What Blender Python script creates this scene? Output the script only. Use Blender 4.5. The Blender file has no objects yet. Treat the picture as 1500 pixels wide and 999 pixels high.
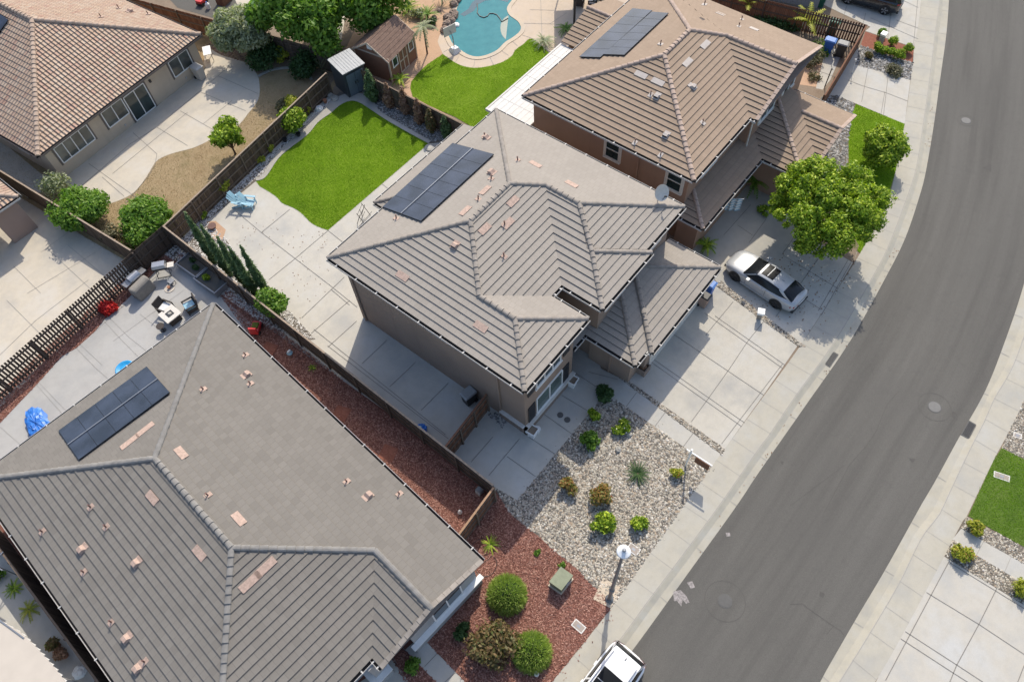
import bpy, math, random
import numpy as np
from mathutils import Vector, Matrix
random.seed(7); RNG = np.random.default_rng(11)
S = bpy.context.scene
COL = S.collection
V3 = lambda *a: np.array(a, float)

# ------------------------------------------------------------------ camera model (drone at 36 m)
CAMH = 36.0
FPX, CX, CY = 1080.0, 750.0, 499.5
PITCH, ROLL, YAW = math.radians(57.82), math.radians(-4.2), math.radians(-48.0)
def cam_axes():
    cp, sp = math.cos(PITCH), math.sin(PITCH)
    fwd = V3(0, cp, -sp); right = V3(1, 0, 0); up = np.cross(right, fwd)
    cr, sr = math.cos(ROLL), math.sin(ROLL)
    r = right*cr + up*sr; u = -right*sr + up*cr
    cy, sy = math.cos(YAW), math.sin(YAW)
    M = np.array([[cy, -sy, 0], [sy, cy, 0], [0, 0, 1.0]])
    return M@r, M@u, M@fwd
CR, CU, CF = cam_axes()
CAM = V3(0, 0, CAMH)
def ray(px, py): return CF + (px-CX)/FPX*CR - (py-CY)/FPX*CU
def at(px, py, z=0.0):
    """world point at height z that the survey pixel (px, py) of the 1500 px photo sees"""
    d = ray(px, py); return CAM + d*((z-CAMH)/d[2])
def on(plane, px, py):
    p0, n = plane; d = ray(px, py)
    return CAM + d*(((p0-CAM)@n)/(d@n))
def W(pts, z=0.0): return [at(x, y, z) for x, y in pts]
def up_height(base, top):
    """height of a vertical standing on ground pixel base whose head is seen at pixel top"""
    b = at(*base); best = (1e9, 0)
    for k in range(0, 1200):
        z = k*0.01; v = V3(b[0], b[1], z)-CAM
        x = CX+FPX*(v@CR)/(v@CF); y = CY-FPX*(v@CU)/(v@CF)
        e = math.hypot(x-top[0], y-top[1])
        if e < best[0]: best = (e, z)
    return best[1]

# ------------------------------------------------------------------ materials
MATS = {}
def _mat(name):
    m = bpy.data.materials.new(name); m.use_nodes = True
    nt = m.node_tree; b = nt.nodes['Principled BSDF']; MATS[name] = m
    return m, nt, b
def lk(nt, a, b): nt.links.new(a, b)
def nd(nt, t, **kw):
    n = nt.nodes.new(t)
    for k, v in kw.items():
        if k in n.inputs: n.inputs[k].default_value = v
        else: setattr(n, k, v)
    return n
def rgba(c): return (c[0], c[1], c[2], 1.0)
def mix(nt, fac, a, b, mode='MIX'):
    n = nt.nodes.new('ShaderNodeMix'); n.data_type = 'RGBA'; n.blend_type = mode
    for sock, val in ((n.inputs[0], fac), (n.inputs[6], a), (n.inputs[7], b)):
        if hasattr(val, 'links') or isinstance(val, bpy.types.NodeSocket): lk(nt, val, sock)
        elif isinstance(val, (int, float)): sock.default_value = val
        else: sock.default_value = rgba(val)
    return n.outputs[2]
def ramp(nt, fac, stops):
    r = nt.nodes.new('ShaderNodeValToRGB'); lk(nt, fac, r.inputs[0])
    e = r.color_ramp.elements
    while len(e) < len(stops): e.new(0.5)
    for i, (p, c) in enumerate(stops):
        e[i].position = p; e[i].color = rgba(c) if not isinstance(c, (int, float)) else (c, c, c, 1)
    return r.outputs[0]
def coords(nt, kind='Object'):
    t = nt.nodes.new('ShaderNodeTexCoord'); return t.outputs[kind]
def noise(nt, vec, scale, detail=4, rough=0.55):
    n = nd(nt, 'ShaderNodeTexNoise', Scale=scale, Detail=detail, Roughness=rough); lk(nt, vec, n.inputs['Vector']); return n.outputs['Fac']
def bump(nt, b, h, strength=0.3, dist=0.02):
    n = nd(nt, 'ShaderNodeBump', Strength=strength, Distance=dist); lk(nt, h, n.inputs['Height']); lk(nt, n.outputs[0], b.inputs['Normal'])

def plain(name, c, rough=0.6, metal=0.0, var=0.08, scale=6.0):
    m, nt, b = _mat(name)
    v = coords(nt)
    n = noise(nt, v, scale)
    lk(nt, ramp(nt, n, [(0.3, [x*(1-var) for x in c]), (0.7, [min(1, x*(1+var)) for x in c])]), b.inputs['Base Color'])
    b.inputs['Roughness'].default_value = rough; b.inputs['Metallic'].default_value = metal
    return m
def stucco(name, c):
    m, nt, b = _mat(name); v = coords(nt)
    big = noise(nt, v, 0.5, 3); fine = noise(nt, v, 40, 3)
    col = ramp(nt, big, [(0.3, [x*0.9 for x in c]), (0.7, [x*1.06 for x in c])])
    mp = nd(nt, 'ShaderNodeMapping'); mp.inputs['Scale'].default_value = (3, 3, 0.25); lk(nt, v, mp.inputs[0])
    streak = noise(nt, mp.outputs[0], 1.0, 3)
    col = mix(nt, ramp(nt, streak, [(0.55, 0.0), (0.8, 0.35)]), col, [x*0.7 for x in c])
    lk(nt, col, b.inputs['Base Color']); b.inputs['Roughness'].default_value = 0.95
    b.inputs['Specular IOR Level'].default_value = 0.2
    bump(nt, b, fine, 0.35, 0.02); return m
def concrete(name, c, stain=0.25, warm=(1.0, 0.96, 0.88), scale=0.35):
    m, nt, b = _mat(name); v = coords(nt)
    big = noise(nt, v, scale, 5, 0.62); mid = noise(nt, v, 2.3, 4, 0.6); fine = noise(nt, v, 30, 3)
    dark = [x*(1-stain) for x in c]
    w = [c[i]*warm[i] for i in range(3)]
    col = ramp(nt, big, [(0.32, dark), (0.5, w), (0.68, c)])
    col = mix(nt, ramp(nt, mid, [(0.45, 0.0), (0.72, 0.35)]), col, [x*0.78 for x in w])
    col = mix(nt, ramp(nt, fine, [(0.35, 0.22), (0.6, 0.0)]), col, [x*0.7 for x in c])
    lk(nt, col, b.inputs['Base Color']); b.inputs['Roughness'].default_value = 0.9
    b.inputs['Specular IOR Level'].default_value = 0.25
    bump(nt, b, fine, 0.15, 0.01); return m
def tiles(name, cols, tw=0.33, th=0.365, mortar=0.010, jit=0.16, barrel=False, groove=0.8):
    """roof tile colours laid out in the plane's own metric UV"""
    m, nt, b = _mat(name)
    uv = coords(nt, 'UV')
    br = nd(nt, 'ShaderNodeTexBrick'); br.offset = 0.5
    br.inputs['Scale'].default_value = 1.0; br.inputs['Mortar Size'].default_value = mortar
    br.inputs['Mortar Smooth'].default_value = 0.3; br.inputs['Bias'].default_value = 0.0
    br.inputs['Brick Width'].default_value = tw; br.inputs['Row Height'].default_value = th
    br.inputs['Color1'].default_value = rgba((0, 0, 0)); br.inputs['Color2'].default_value = rgba((1, 1, 1)); br.inputs['Mortar'].default_value = rgba((0.5, 0.5, 0.5))
    lk(nt, uv, br.inputs['Vector'])
    st = [(i/(len(cols)-1) if len(cols) > 1 else 0, c) for i, c in enumerate(cols)]
    col = ramp(nt, br.outputs['Color'], st)
    v = coords(nt)
    big = noise(nt, v, 0.45, 4, 0.6)
    mean = [sum(c[i] for c in cols)/len(cols) for i in range(3)]
    col = mix(nt, ramp(nt, big, [(0.4, 0.0), (0.75, 0.5)]), col, [x*0.86 for x in mean])
    fine = noise(nt, v, 22, 3)
    col = mix(nt, ramp(nt, fine, [(0.3, jit), (0.6, 0.0)]), col, [x*0.62 for x in mean])
    col = mix(nt, br.outputs['Fac'], col, [x*groove for x in mean])
    lk(nt, col, b.inputs['Base Color']); b.inputs['Roughness'].default_value = 0.85
    b.inputs['Specular IOR Level'].default_value = 0.3
    if barrel:
        wv = nd(nt, 'ShaderNodeTexWave'); wv.wave_type = 'BANDS'; wv.bands_direction = 'X'; wv.wave_profile = 'SIN'
        wv.inputs['Scale'].default_value = 1.0/(tw)*0.3142*1.0; lk(nt, uv, wv.inputs['Vector'])
        bump(nt, b, wv.outputs['Fac'], 1.0, 0.09)
    else: bump(nt, b, fine, 0.25, 0.015)
    return m
def glass(name, c=(0.02, 0.035, 0.035)):
    m, nt, b = _mat(name); v = coords(nt); n = noise(nt, v, 0.8, 2)
    lk(nt, ramp(nt, n, [(0.35, [x*0.6 for x in c]), (0.7, [x*1.6 for x in c])]), b.inputs['Base Color'])
    b.inputs['Roughness'].default_value = 0.06; b.inputs['Specular IOR Level'].default_value = 0.7; return m
def wood(name, c, dark=0.45):
    m, nt, b = _mat(name); v = coords(nt, 'UV')
    br = nd(nt, 'ShaderNodeTexWhiteNoise'); 
    sep = nd(nt, 'ShaderNodeSeparateXYZ'); lk(nt, v, sep.inputs[0])
    fl = nd(nt, 'ShaderNodeMath', operation='FLOOR'); lk(nt, sep.outputs[0], fl.inputs[0])
    br.noise_dimensions = '1D'; lk(nt, fl.outputs[0], br.inputs['W'])
    o = coords(nt); mp = nd(nt, 'ShaderNodeMapping'); mp.inputs['Scale'].default_value = (9, 9, 0.7); lk(nt, o, mp.inputs[0])
    g = noise(nt, mp.outputs[0], 2.0, 4)
    col = ramp(nt, br.outputs['Value'], [(0.0, [x*(1-dark) for x in c]), (0.5, c), (1.0, [x*1.25 for x in c])])
    col = mix(nt, ramp(nt, g, [(0.35, 0.5), (0.65, 0.0)]), col, [x*0.5 for x in c])
    lk(nt, col, b.inputs['Base Color']); b.inputs['Roughness'].default_value = 0.9; b.inputs['Specular IOR Level'].default_value = 0.2
    return m
def leafmat(name, cols, trans=0.35):
    """each leaf gets its own shade from a per-face random attribute"""
    m, nt, b = _mat(name)
    a = nd(nt, 'ShaderNodeAttribute'); a.attribute_name = 'rnd'
    col = ramp(nt, a.outputs['Fac'], [(i/(len(cols)-1), c) for i, c in enumerate(cols)])
    lk(nt, col, b.inputs['Base Color']); b.inputs['Roughness'].default_value = 0.55; b.inputs['Specular IOR Level'].default_value = 0.3
    t = nd(nt, 'ShaderNodeBsdfTranslucent'); lk(nt, mix(nt, 1.0, col, (1.0, 1.15, 0.45), 'MULTIPLY'), t.inputs['Color'])
    mx = nd(nt, 'ShaderNodeMixShader'); mx.inputs[0].default_value = trans
    lk(nt, b.outputs[0], mx.inputs[1]); lk(nt, t.outputs[0], mx.inputs[2])
    lk(nt, mx.outputs[0], nt.nodes['Material Output'].inputs['Surface']); return m
def rndmat(name, cols, rough=0.85, spec=0.25):
    m, nt, b = _mat(name)
    a = nd(nt, 'ShaderNodeAttribute'); a.attribute_name = 'rnd'
    r = ramp(nt, a.outputs['Fac'], [(i/(len(cols)-1), c) for i, c in enumerate(cols)])
    lk(nt, r, b.inputs['Base Color']); b.inputs['Roughness'].default_value = rough; b.inputs['Specular IOR Level'].default_value = spec
    return m
def patchy(name, cols, scale=0.6, fine=14, rough=0.95, bs=0.4, detail=6):
    m, nt, b = _mat(name); v = coords(nt)
    n = noise(nt, v, scale, detail, 0.65)
    col = ramp(nt, n, [(0.28+0.44*i/(len(cols)-1), c) for i, c in enumerate(cols)])
    f = noise(nt, v, fine, 4, 0.7)
    mean = [sum(c[i] for c in cols)/len(cols) for i in range(3)]
    col = mix(nt, ramp(nt, f, [(0.35, 0.55), (0.62, 0.0)]), col, [x*0.55 for x in mean])
    lk(nt, col, b.inputs['Base Color']); b.inputs['Roughness'].default_value = rough; b.inputs['Specular IOR Level'].default_value = 0.15
    bump(nt, b, f, bs, 0.03); return m
def paint(name, c, metal=0.0, coat=1.0, rough=0.3):
    m, nt, b = _mat(name); v = coords(nt); n = noise(nt, v, 3.0, 3)
    lk(nt, ramp(nt, n, [(0.3, [x*0.96 for x in c]), (0.7, c)]), b.inputs['Base Color'])
    b.inputs['Metallic'].default_value = metal; b.inputs['Roughness'].default_value = rough
    b.inputs['Coat Weight'].default_value = coat; b.inputs['Coat Roughness'].default_value = 0.05; return m

# ------------------------------------------------------------------ mesh builder
class MB:
    def __init__(s): s.v = []; s.f = []; s.uv = {}; s.mi = []; s.smooth = False
    def add(s, vs, fs, mi=0):
        o = len(s.v); s.v += [tuple(map(float, p)) for p in vs]
        for f in fs: s.f.append([o+i for i in f]); s.mi.append(mi)
        return s
    def box(s, x0, x1, y0, y1, z0, z1, M=None, mi=0):
        P = [(x0,y0,z0),(x1,y0,z0),(x1,y1,z0),(x0,y1,z0),(x0,y0,z1),(x1,y0,z1),(x1,y1,z1),(x0,y1,z1)]
        if M is not None: P = [tuple(M @ Vector(p)) for p in P]
        return s.add(P, [(0,3,2,1),(4,5,6,7),(0,1,5,4),(1,2,6,5),(2,3,7,6),(3,0,4,7)], mi)
    def bar(s, a, b, w, h=None, up=(0,0,1), mi=0):
        """rectangular bar from a to b, w across, h along up"""
        a = np.array(a, float); b = np.array(b, float); h = h or w
        d = b-a; L = np.linalg.norm(d); d = d/L; u = np.array(up, float); u = u-d*(u@d)
        if np.linalg.norm(u) < 1e-5: u = V3(1,0,0)-d*d[0]
        u /= np.linalg.norm(u); r = np.cross(d, u)
        P = [a+r*w/2*i+u*h/2*j for i, j in ((-1,-1),(1,-1),(1,1),(-1,1))]; P += [p+d*L for p in P]
        return s.add(P, [(0,3,2,1)[::-1],(4,5,6,7)[::-1],(0,1,5,4)[::-1],(1,2,6,5)[::-1],(2,3,7,6)[::-1],(3,0,4,7)[::-1]], mi)
    def tube(s, pts, r, n=8, cap=True, mi=0):
        pts = [np.array(p, float) for p in pts]; rs = r if hasattr(r, '__len__') else [r]*len(pts)
        o = len(s.v); V = []; F = []
        for i, p in enumerate(pts):
            d = pts[min(i+1, len(pts)-1)]-pts[max(i-1, 0)]; d /= (np.linalg.norm(d)+1e-9)
            u = V3(0,0,1) if abs(d[2]) < 0.9 else V3(1,0,0)
            a = np.cross(d, u); a /= np.linalg.norm(a); b = np.cross(d, a)
            for k in range(n):
                t = 2*math.pi*k/n; V.append(p+rs[i]*(math.cos(t)*a+math.sin(t)*b))
        for i in range(len(pts)-1):
            for k in range(n):
                k2 = (k+1) % n; F.append((i*n+k, i*n+k2, (i+1)*n+k2, (i+1)*n+k))
        if cap:
            F.append(tuple(range(n))[::-1]); F.append(tuple((len(pts)-1)*n+k for k in range(n)))
        return s.add(V, F, mi)
    def lathe(s, c, prof, n=16, mi=0):
        """prof: list of (r, z) from bottom to top, around the vertical through c"""
        V = []; F = []
        for r, z in prof:
            for k in range(n):
                t = 2*math.pi*k/n; V.append((c[0]+r*math.cos(t), c[1]+r*math.sin(t), c[2]+z))
        for i in range(len(prof)-1):
            for k in range(n):
                k2 = (k+1) % n; F.append((i*n+k, i*n+k2, (i+1)*n+k2, (i+1)*n+k))
        F.append(tuple(range(n))[::-1]); F.append(tuple((len(prof)-1)*n+k for k in range(n)))
        return s.add(V, F, mi)
    def poly(s, pts, mi=0): return s.add(pts, [tuple(range(len(pts)))], mi)
    def prism(s, pts2, z0, z1, mi=0):
        n = len(pts2); P = [(p[0], p[1], z0) for p in pts2]+[(p[0], p[1], z1) for p in pts2]
        a = sum(pts2[i][0]*pts2[(i+1)%n][1]-pts2[(i+1)%n][0]*pts2[i][1] for i in range(n))
        F = [tuple(range(n))[::-1], tuple(range(n, 2*n))]+[(i, (i+1)%n, n+(i+1)%n, n+i) for i in range(n)]
        if a < 0: F = [f[::-1] for f in F]
        return s.add(P, F, mi)
    def quad(s, a, b, c, d, mi=0): return s.add([a, b, c, d], [(0,1,2,3)], mi)
    def build(s, name, mats, parent=None, smooth=False, loc=None):
        me = bpy.data.meshes.new(name)
        V = s.v
        if loc is not None: V = [(x-loc[0], y-loc[1], z-loc[2]) for x, y, z in V]
        me.from_pydata(V, [], s.f)
        mats = mats if isinstance(mats, (list, tuple)) else [mats]
        for m in mats: me.materials.append(m)
        me.polygons.foreach_set('material_index', s.mi)
        if s.uv:
            uvl = me.uv_layers.new(name='UVMap'); arr = []
            for fi, f in enumerate(s.f):
                u = s.uv.get(fi); arr += [c for k in range(len(f)) for c in (u[k] if u else (0, 0))]
            uvl.data.foreach_set('uv', arr)
        if smooth: me.polygons.foreach_set('use_smooth', [True]*len(s.f))
        me.update()
        o = bpy.data.objects.new(name, me); COL.objects.link(o)
        if loc is not None: o.location = loc
        if parent is not None: o.parent = parent
        return o
def raw(name, verts, faces, mat, parent=None, rnd=None, smooth=False):
    """fast numpy mesh: verts (n,3), faces (m,k)"""
    me = bpy.data.meshes.new(name); verts = np.asarray(verts, np.float32); faces = np.asarray(faces, np.int32)
    m, k = faces.shape
    me.vertices.add(len(verts)); me.vertices.foreach_set('co', verts.ravel())
    me.loops.add(m*k); me.loops.foreach_set('vertex_index', faces.ravel())
    me.polygons.add(m); me.polygons.foreach_set('loop_start', np.arange(0, m*k, k, dtype=np.int32))
    me.update(calc_edges=True)
    if rnd is not None:
        at_ = me.attributes.new('rnd', 'FLOAT', 'FACE'); at_.data.foreach_set('value', np.asarray(rnd, np.float32))
    if smooth: me.polygons.foreach_set('use_smooth', np.ones(m, bool))
    me.materials.append(mat); o = bpy.data.objects.new(name, me); COL.objects.link(o)
    if parent is not None: o.parent = parent
    return o
def tag(o, label=None, cat=None, group=None, kind=None):
    if label: o['label'] = label
    if cat: o['category'] = cat
    if group: o['group'] = group
    if kind: o['kind'] = kind
    return o
def thing(name, label, cat, loc=(0, 0, 0), rz=0.0, group=None):
    o = bpy.data.objects.new(name, None); COL.objects.link(o); o.empty_display_size = 0.3
    o.location = tuple(map(float, loc)); o.rotation_euler = (0, 0, rz)
    return tag(o, label, cat, group)
def dup(root, loc, rz=0.0, label=None, group=None, scale=None):
    r = root.copy(); COL.objects.link(r); r.location = tuple(map(float, loc)); r.rotation_euler = (0, 0, rz)
    if scale is not None: r.scale = (scale,)*3 if isinstance(scale, (int, float)) else scale
    if label: r['label'] = label
    if group: r['group'] = group
    for ch in list(root.children):
        c = ch.copy(); COL.objects.link(c); c.parent = r
        for g in list(ch.children):
            d = g.copy(); COL.objects.link(d); d.parent = c
    return r
def inside(poly, X, Y):
    poly = [(p[0], p[1]) for p in poly]; r = np.zeros(X.shape, bool); n = len(poly); j = n-1
    for i in range(n):
        xi, yi = poly[i]; xj, yj = poly[j]
        if yi != yj: r ^= ((yi > Y) != (yj > Y)) & (X < (xj-xi)*(Y-yi)/(yj-yi)+xi)
        j = i
    return r
def scatter(poly, dens, holes=(), zmax=None):
    P = np.array([(p[0], p[1]) for p in poly]); lo = P.min(0); hi = P.max(0)
    n = int(dens*(hi-lo).prod()); X = RNG.uniform(lo[0], hi[0], n); Y = RNG.uniform(lo[1], hi[1], n)
    k = inside(poly, X, Y)
    for h in holes: k &= ~inside(h, X, Y)
    return X[k], Y[k]
def crom(pts, n=8, closed=False):
    """Catmull-Rom through points"""
    P = [np.array(p, float) for p in pts]; out = []; m = len(P)
    rng = range(m if closed else m-1)
    for i in rng:
        if closed: a, b, c, d = P[(i-1)%m], P[i], P[(i+1)%m], P[(i+2)%m]
        else: a, b, c, d = P[max(i-1,0)], P[i], P[i+1], P[min(i+2,m-1)]
        for k in range(n):
            t = k/n; out.append(0.5*((2*b)+(c-a)*t+(2*a-5*b+4*c-d)*t*t+(3*b-a-3*c+d)*t**3))
    if not closed: out.append(P[-1])
    return out
def offset2(pts, d, closed=True):
    """shift a 2-D polyline sideways (left of travel) by d"""
    n = len(pts); out = []
    for i in range(n):
        a = pts[(i-1) % n] if closed or i > 0 else pts[i]; c = pts[(i+1) % n] if closed or i < n-1 else pts[i]
        t = np.array([c[0]-a[0], c[1]-a[1]]); t /= (np.linalg.norm(t)+1e-9)
        out.append(np.array([pts[i][0]-t[1]*d, pts[i][1]+t[0]*d]+list(pts[i][2:])))
    return out
def sheet(name, pts, z, mat, kind='structure'):
    """flat ground sheet from a polygon (any order)"""
    a = sum(pts[i][0]*pts[(i+1)%len(pts)][1]-pts[(i+1)%len(pts)][0]*pts[i][1] for i in range(len(pts)))
    if a < 0: pts = pts[::-1]
    o = MB().poly([(p[0], p[1], z) for p in pts]).build(name, mat); tag(o, kind=kind); return o
def band(name, A, B, zA, zB, mat, kind='structure'):
    m = MB(); V = [(p[0], p[1], zA) for p in A]+[(p[0], p[1], zB) for p in B]; n = len(A)
    a = np.array(A[0][:2]); b = np.array(B[0][:2]); c = np.array(A[1][:2])
    cr = (c-a)[0]*(b-a)[1]-(c-a)[1]*(b-a)[0]
    m.add(V, [(i, i+1, n+i+1, n+i) if cr > 0 else (i, n+i, n+i+1, i+1) for i in range(n-1)])
    ln = [0.0]
    for i in range(n-1): ln.append(ln[-1]+math.hypot(A[i+1][0]-A[i][0], A[i+1][1]-A[i][1]))
    for i in range(n-1):
        q = [(ln[i],0),(ln[i+1],0),(ln[i+1],1),(ln[i],1)]; m.uv[i] = q if cr > 0 else [q[0],q[3],q[2],q[1]]
    o = m.build(name, mat); tag(o, kind=kind); return o
def lines(name, segs, z, w, mat):
    """thin grooves (joints, cracks): each seg a polyline of pixels"""
    m = MB()
    for sg in segs:
        P = [at(*p, 0) for p in sg]
        for a, b in zip(P[:-1], P[1:]):
            d = (b-a)[:2]; L = np.linalg.norm(d)
            if L < 1e-4: continue
            n = np.array([-d[1], d[0]])/L*w/2
            m.add([(a[0]-n[0],a[1]-n[1],z),(b[0]-n[0],b[1]-n[1],z),(b[0]+n[0],b[1]+n[1],z),(a[0]+n[0],a[1]+n[1],z)], [(0,1,2,3)])
    o = m.build(name, mat); tag(o, kind='structure'); return o
# ------------------------------------------------------------------ materials used
M = {}
M['main_tile'] = tiles('greige_tile', [(.318,.284,.246),(.348,.312,.271),(.332,.297,.258)], mortar=.012, groove=.82)
M['grey_tile'] = tiles('charcoal_tile', [(.183,.167,.147),(.215,.197,.174),(.199,.182,.160)], mortar=.012, groove=.80)
M['neigh_tile'] = tiles('brown_tile', [(.300,.222,.160),(.338,.252,.184),(.318,.237,.172)], mortar=.012, groove=.82)
M['terra_tile'] = tiles('terracotta_tile', [(.46,.35,.26),(.42,.29,.21),(.47,.37,.285),(.38,.23,.175)], tw=0.27, th=0.365, barrel=True)
M['shingle'] = tiles('brown_shingle', [(.16,.10,.075),(.24,.155,.115),(.20,.13,.10)], tw=0.3, th=0.14)
M['main_cap'] = plain('greige_cap', (.27,.24,.21), .9, var=.2, scale=3)
M['grey_cap'] = plain('charcoal_cap', (.215,.205,.192), .9, var=.2, scale=3)
M['neigh_cap'] = plain('brown_cap', (0.388,0.294,0.237), .85, var=.2, scale=3)
M['terra_cap'] = plain('terracotta_cap', (.40,.30,.23), .85, var=.25, scale=3)
M['salmon'] = plain('salmon_clay', (.43,.31,.25), .85, var=.2, scale=9)
M['salmon_dk'] = plain('vent_pipe_brown', (.16,.09,.075), .8)
M['pale_vent'] = plain('pale_vent_metal', (.45,.40,.36), .7)
M['stucco_main'] = stucco('taupe_stucco', (.30,.225,.175))
M['stucco_neigh'] = stucco('brown_stucco', (.34,.215,.15))
M['stucco_cream'] = stucco('cream_stucco', (.55,.45,.34))
M['stucco_grey'] = stucco('grey_stucco', (.38,.37,.36))
M['stucco_tan'] = stucco('tan_stucco', (.34,.245,.20))
M['soffit'] = plain('soffit_board', (.30,.25,.21), .9)
M['gutter'] = plain('gutter_brown', (.13,.11,.10), .5)
M['gutter_in'] = plain('gutter_inside', (.035,.033,.032), .9)
M['gutter_white'] = plain('gutter_white', (.47,.455,.435), .55)
M['white'] = plain('white_paint', (.78,.77,.74), .5, var=.04)
M['offwhite'] = plain('offwhite_trim', (.62,.58,.52), .6)
M['dark'] = plain('dark_metal', (.03,.03,.032), .5)
M['black'] = plain('black_plastic', (.018,.018,.02), .45)
M['rubber'] = plain('rubber', (.015,.015,.016), .8)
M['steel'] = plain('brushed_steel', (.55,.55,.56), .35, .9)
M['grey_metal'] = plain('grey_metal', (.30,.31,.33), .45, .5)
M['glass'] = glass('window_glass')
M['glass_green'] = glass('green_window_glass', (.05,.085,.075))
M['glass_blind'] = glass('blind_window_glass', (.10,.108,.095))
M['tile_edge_shade'] = plain('tile_edge_shade', (.022,.018,.015), .95)  # tile butts coloured near-black to carry the shade under each course
M['glass_car'] = glass('car_glass', (.012,.014,.016))
M['glass_car'].node_tree.nodes['Principled BSDF'].inputs['Roughness'].default_value = .16; M['glass_car'].node_tree.nodes['Principled BSDF'].inputs['Specular IOR Level'].default_value = .35
M['solar'] = glass('solar_cell', (.022,.027,.042)); 
M['solar'].node_tree.nodes['Principled BSDF'].inputs['Roughness'].default_value = .2
M['solar_frame'] = plain('solar_frame', (.022,.024,.03), .4, .3)
M['rail'] = plain('rail_aluminium', (.30,.31,.33), .45, .6)
M['conc_yard'] = concrete('yard_concrete', (.50,.487,.455), .2, (1.0,.965,.90))
M['conc_drive'] = concrete('driveway_concrete', (.485,.468,.43), .25, (1.0,.965,.90))
M['conc_walk'] = concrete('sidewalk_concrete', (.43,.415,.375), .14)
M['conc_gutter'] = concrete('gutter_concrete', (.41,.395,.35), .18, scale=.6)
M['conc_right'] = concrete('pale_driveway_concrete', (.475,.468,.445), .17, (1.0,.945,.86))
M['conc_old'] = concrete('weathered_concrete', (.54,.50,.44), .2)
M['conc_stamp'] = concrete('stamped_concrete', (.41,.405,.395), .16, (1,.98,.95))
M['conc_path'] = concrete('path_concrete', (0.462,0.457,0.441), .1)
M['kerbing'] = concrete('kerbing_concrete', (.40,.39,.37), .2)
M['coping'] = concrete('pool_coping', (.56,.48,.39), .08)
M['deck'] = concrete('pool_deck', (.55,.465,.385), .08)
M['joint'] = plain('joint_dark', (.20,.188,.172), .95)  # dark grey of the slab joint lines
M['joint_soft'] = plain('joint_fine', (.31,.295,.27), .95)
M['crack'] = plain('crack_dark', (.085,.080,.073), .95)
m, nt, b = _mat('asphalt'); M['asphalt'] = m
_uv = coords(nt, 'UV'); _mp = nd(nt, 'ShaderNodeMapping'); _mp.inputs['Scale'].default_value = (.05, 7, 1); lk(nt, _uv, _mp.inputs[0])
_st = noise(nt, _mp.outputs[0], 1.0, 4, .6); _o = coords(nt); _bg = noise(nt, _o, .16, 5, .6); _fi = noise(nt, _o, 55, 3, .7); _md = noise(nt, _o, 2.2, 4, .6)
_c = ramp(nt, _st, [(.3, (.094,.089,.081)), (.5, (.121,.115,.104)), (.7, (.139,.132,.120))])
_c = mix(nt, ramp(nt, _bg, [(.4, 0.0), (.7, .5)]), _c, (.112,.107,.098)); _c = mix(nt, ramp(nt, _md, [(.55, 0.0), (.8, .3)]), _c, (.085,.082,.077))
_c = mix(nt, ramp(nt, _fi, [(.36, .55), (.5, 0.0)]), _c, (.062,.060,.056)); _c = mix(nt, ramp(nt, _fi, [(.6, 0.0), (.74, .5)]), _c, (.24,.23,.21))
lk(nt, _c, b.inputs['Base Color']); b.inputs['Roughness'].default_value = .9; b.inputs['Specular IOR Level'].default_value = .2; bump(nt, b, _fi, .2, .02)
M['soil'] = patchy('bare_soil', [(.20,.15,.11),(.28,.22,.165),(.24,.18,.13)], .8, 18)
M['gravel_bed'] = patchy('gravel_bed', [(.13,.115,.095),(.20,.175,.145)], 6, 25)
M['tan_dirt'] = patchy('tan_granite', [(.47,.305,.20),(.54,.36,.24),(.50,.33,.22)], 1.2, 25, bs=.2)
M['mulch_bed'] = patchy('mulch_bed', [(.15,.064,.049),(.24,.105,.079),(.19,.082,.062)], 3, 30)
M['lawn'] = patchy('lawn_turf', [(.10,.18,.010),(.17,.27,.016),(.21,.31,.028)], .5, 22)
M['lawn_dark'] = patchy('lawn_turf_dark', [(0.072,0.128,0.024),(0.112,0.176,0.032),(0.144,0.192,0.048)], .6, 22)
M['dead_lawn'] = patchy('dry_turf', [(.30,.215,.12),(.38,.285,.17),(.25,.20,.105)], .7, 18)
M['artificial'] = plain('artificial_turf', (.075,.15,.06), .95)
M['brick'] = patchy('red_brick_paving', [(.24,.09,.06),(.31,.13,.09)], 5, 16)
M['white_floor'] = plain('white_boards', (.60,.585,.555), .7)
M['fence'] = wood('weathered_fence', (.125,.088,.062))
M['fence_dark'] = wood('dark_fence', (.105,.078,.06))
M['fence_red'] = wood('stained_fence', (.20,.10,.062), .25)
M['post'] = plain('fence_post', (.15,.11,.08), .9, var=.2)
M['post_dark'] = plain('dark_fence_post', (.085,.064,.05), .9, var=.2)
M['fence_cap'] = plain('fence_cap', (.30,.23,.17), .85, var=.2)
M['bark'] = plain('bark', (.12,.085,.06), .95, var=.3)
M['terracotta'] = plain('terracotta_pot', (.36,.16,.09), .8)
M['stone'] = rndmat('river_stone', [(.10,.095,.085),(.24,.22,.19),(.38,.35,.295),(.50,.46,.385),(.33,.255,.185),(.66,.63,.57)])
M['stone_grey'] = rndmat('grey_stone', [(.08,.08,.08),(.18,.18,.175),(.32,.31,.30),(.50,.48,.46)])
M['stone_white'] = rndmat('white_stone', [(.35,.33,.31),(.55,.53,.50),(.72,.70,.66)])
M['stone_rock'] = rndmat('brown_rock', [(.14,.09,.07),(.22,.15,.11),(.30,.22,.17)])
M['chip'] = rndmat('wood_chip', [(.13,.056,.042),(.24,.105,.078),(.34,.165,.125),(.45,.26,.20)])
M['blade'] = leafmat('grass_blade', [(.13,.25,.008),(.23,.39,.014),(.36,.50,.032)], .42)
M['blade_dry'] = leafmat('dry_blade', [(.25,.175,.085),(.36,.265,.14),(.43,.335,.20)], .25)
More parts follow.
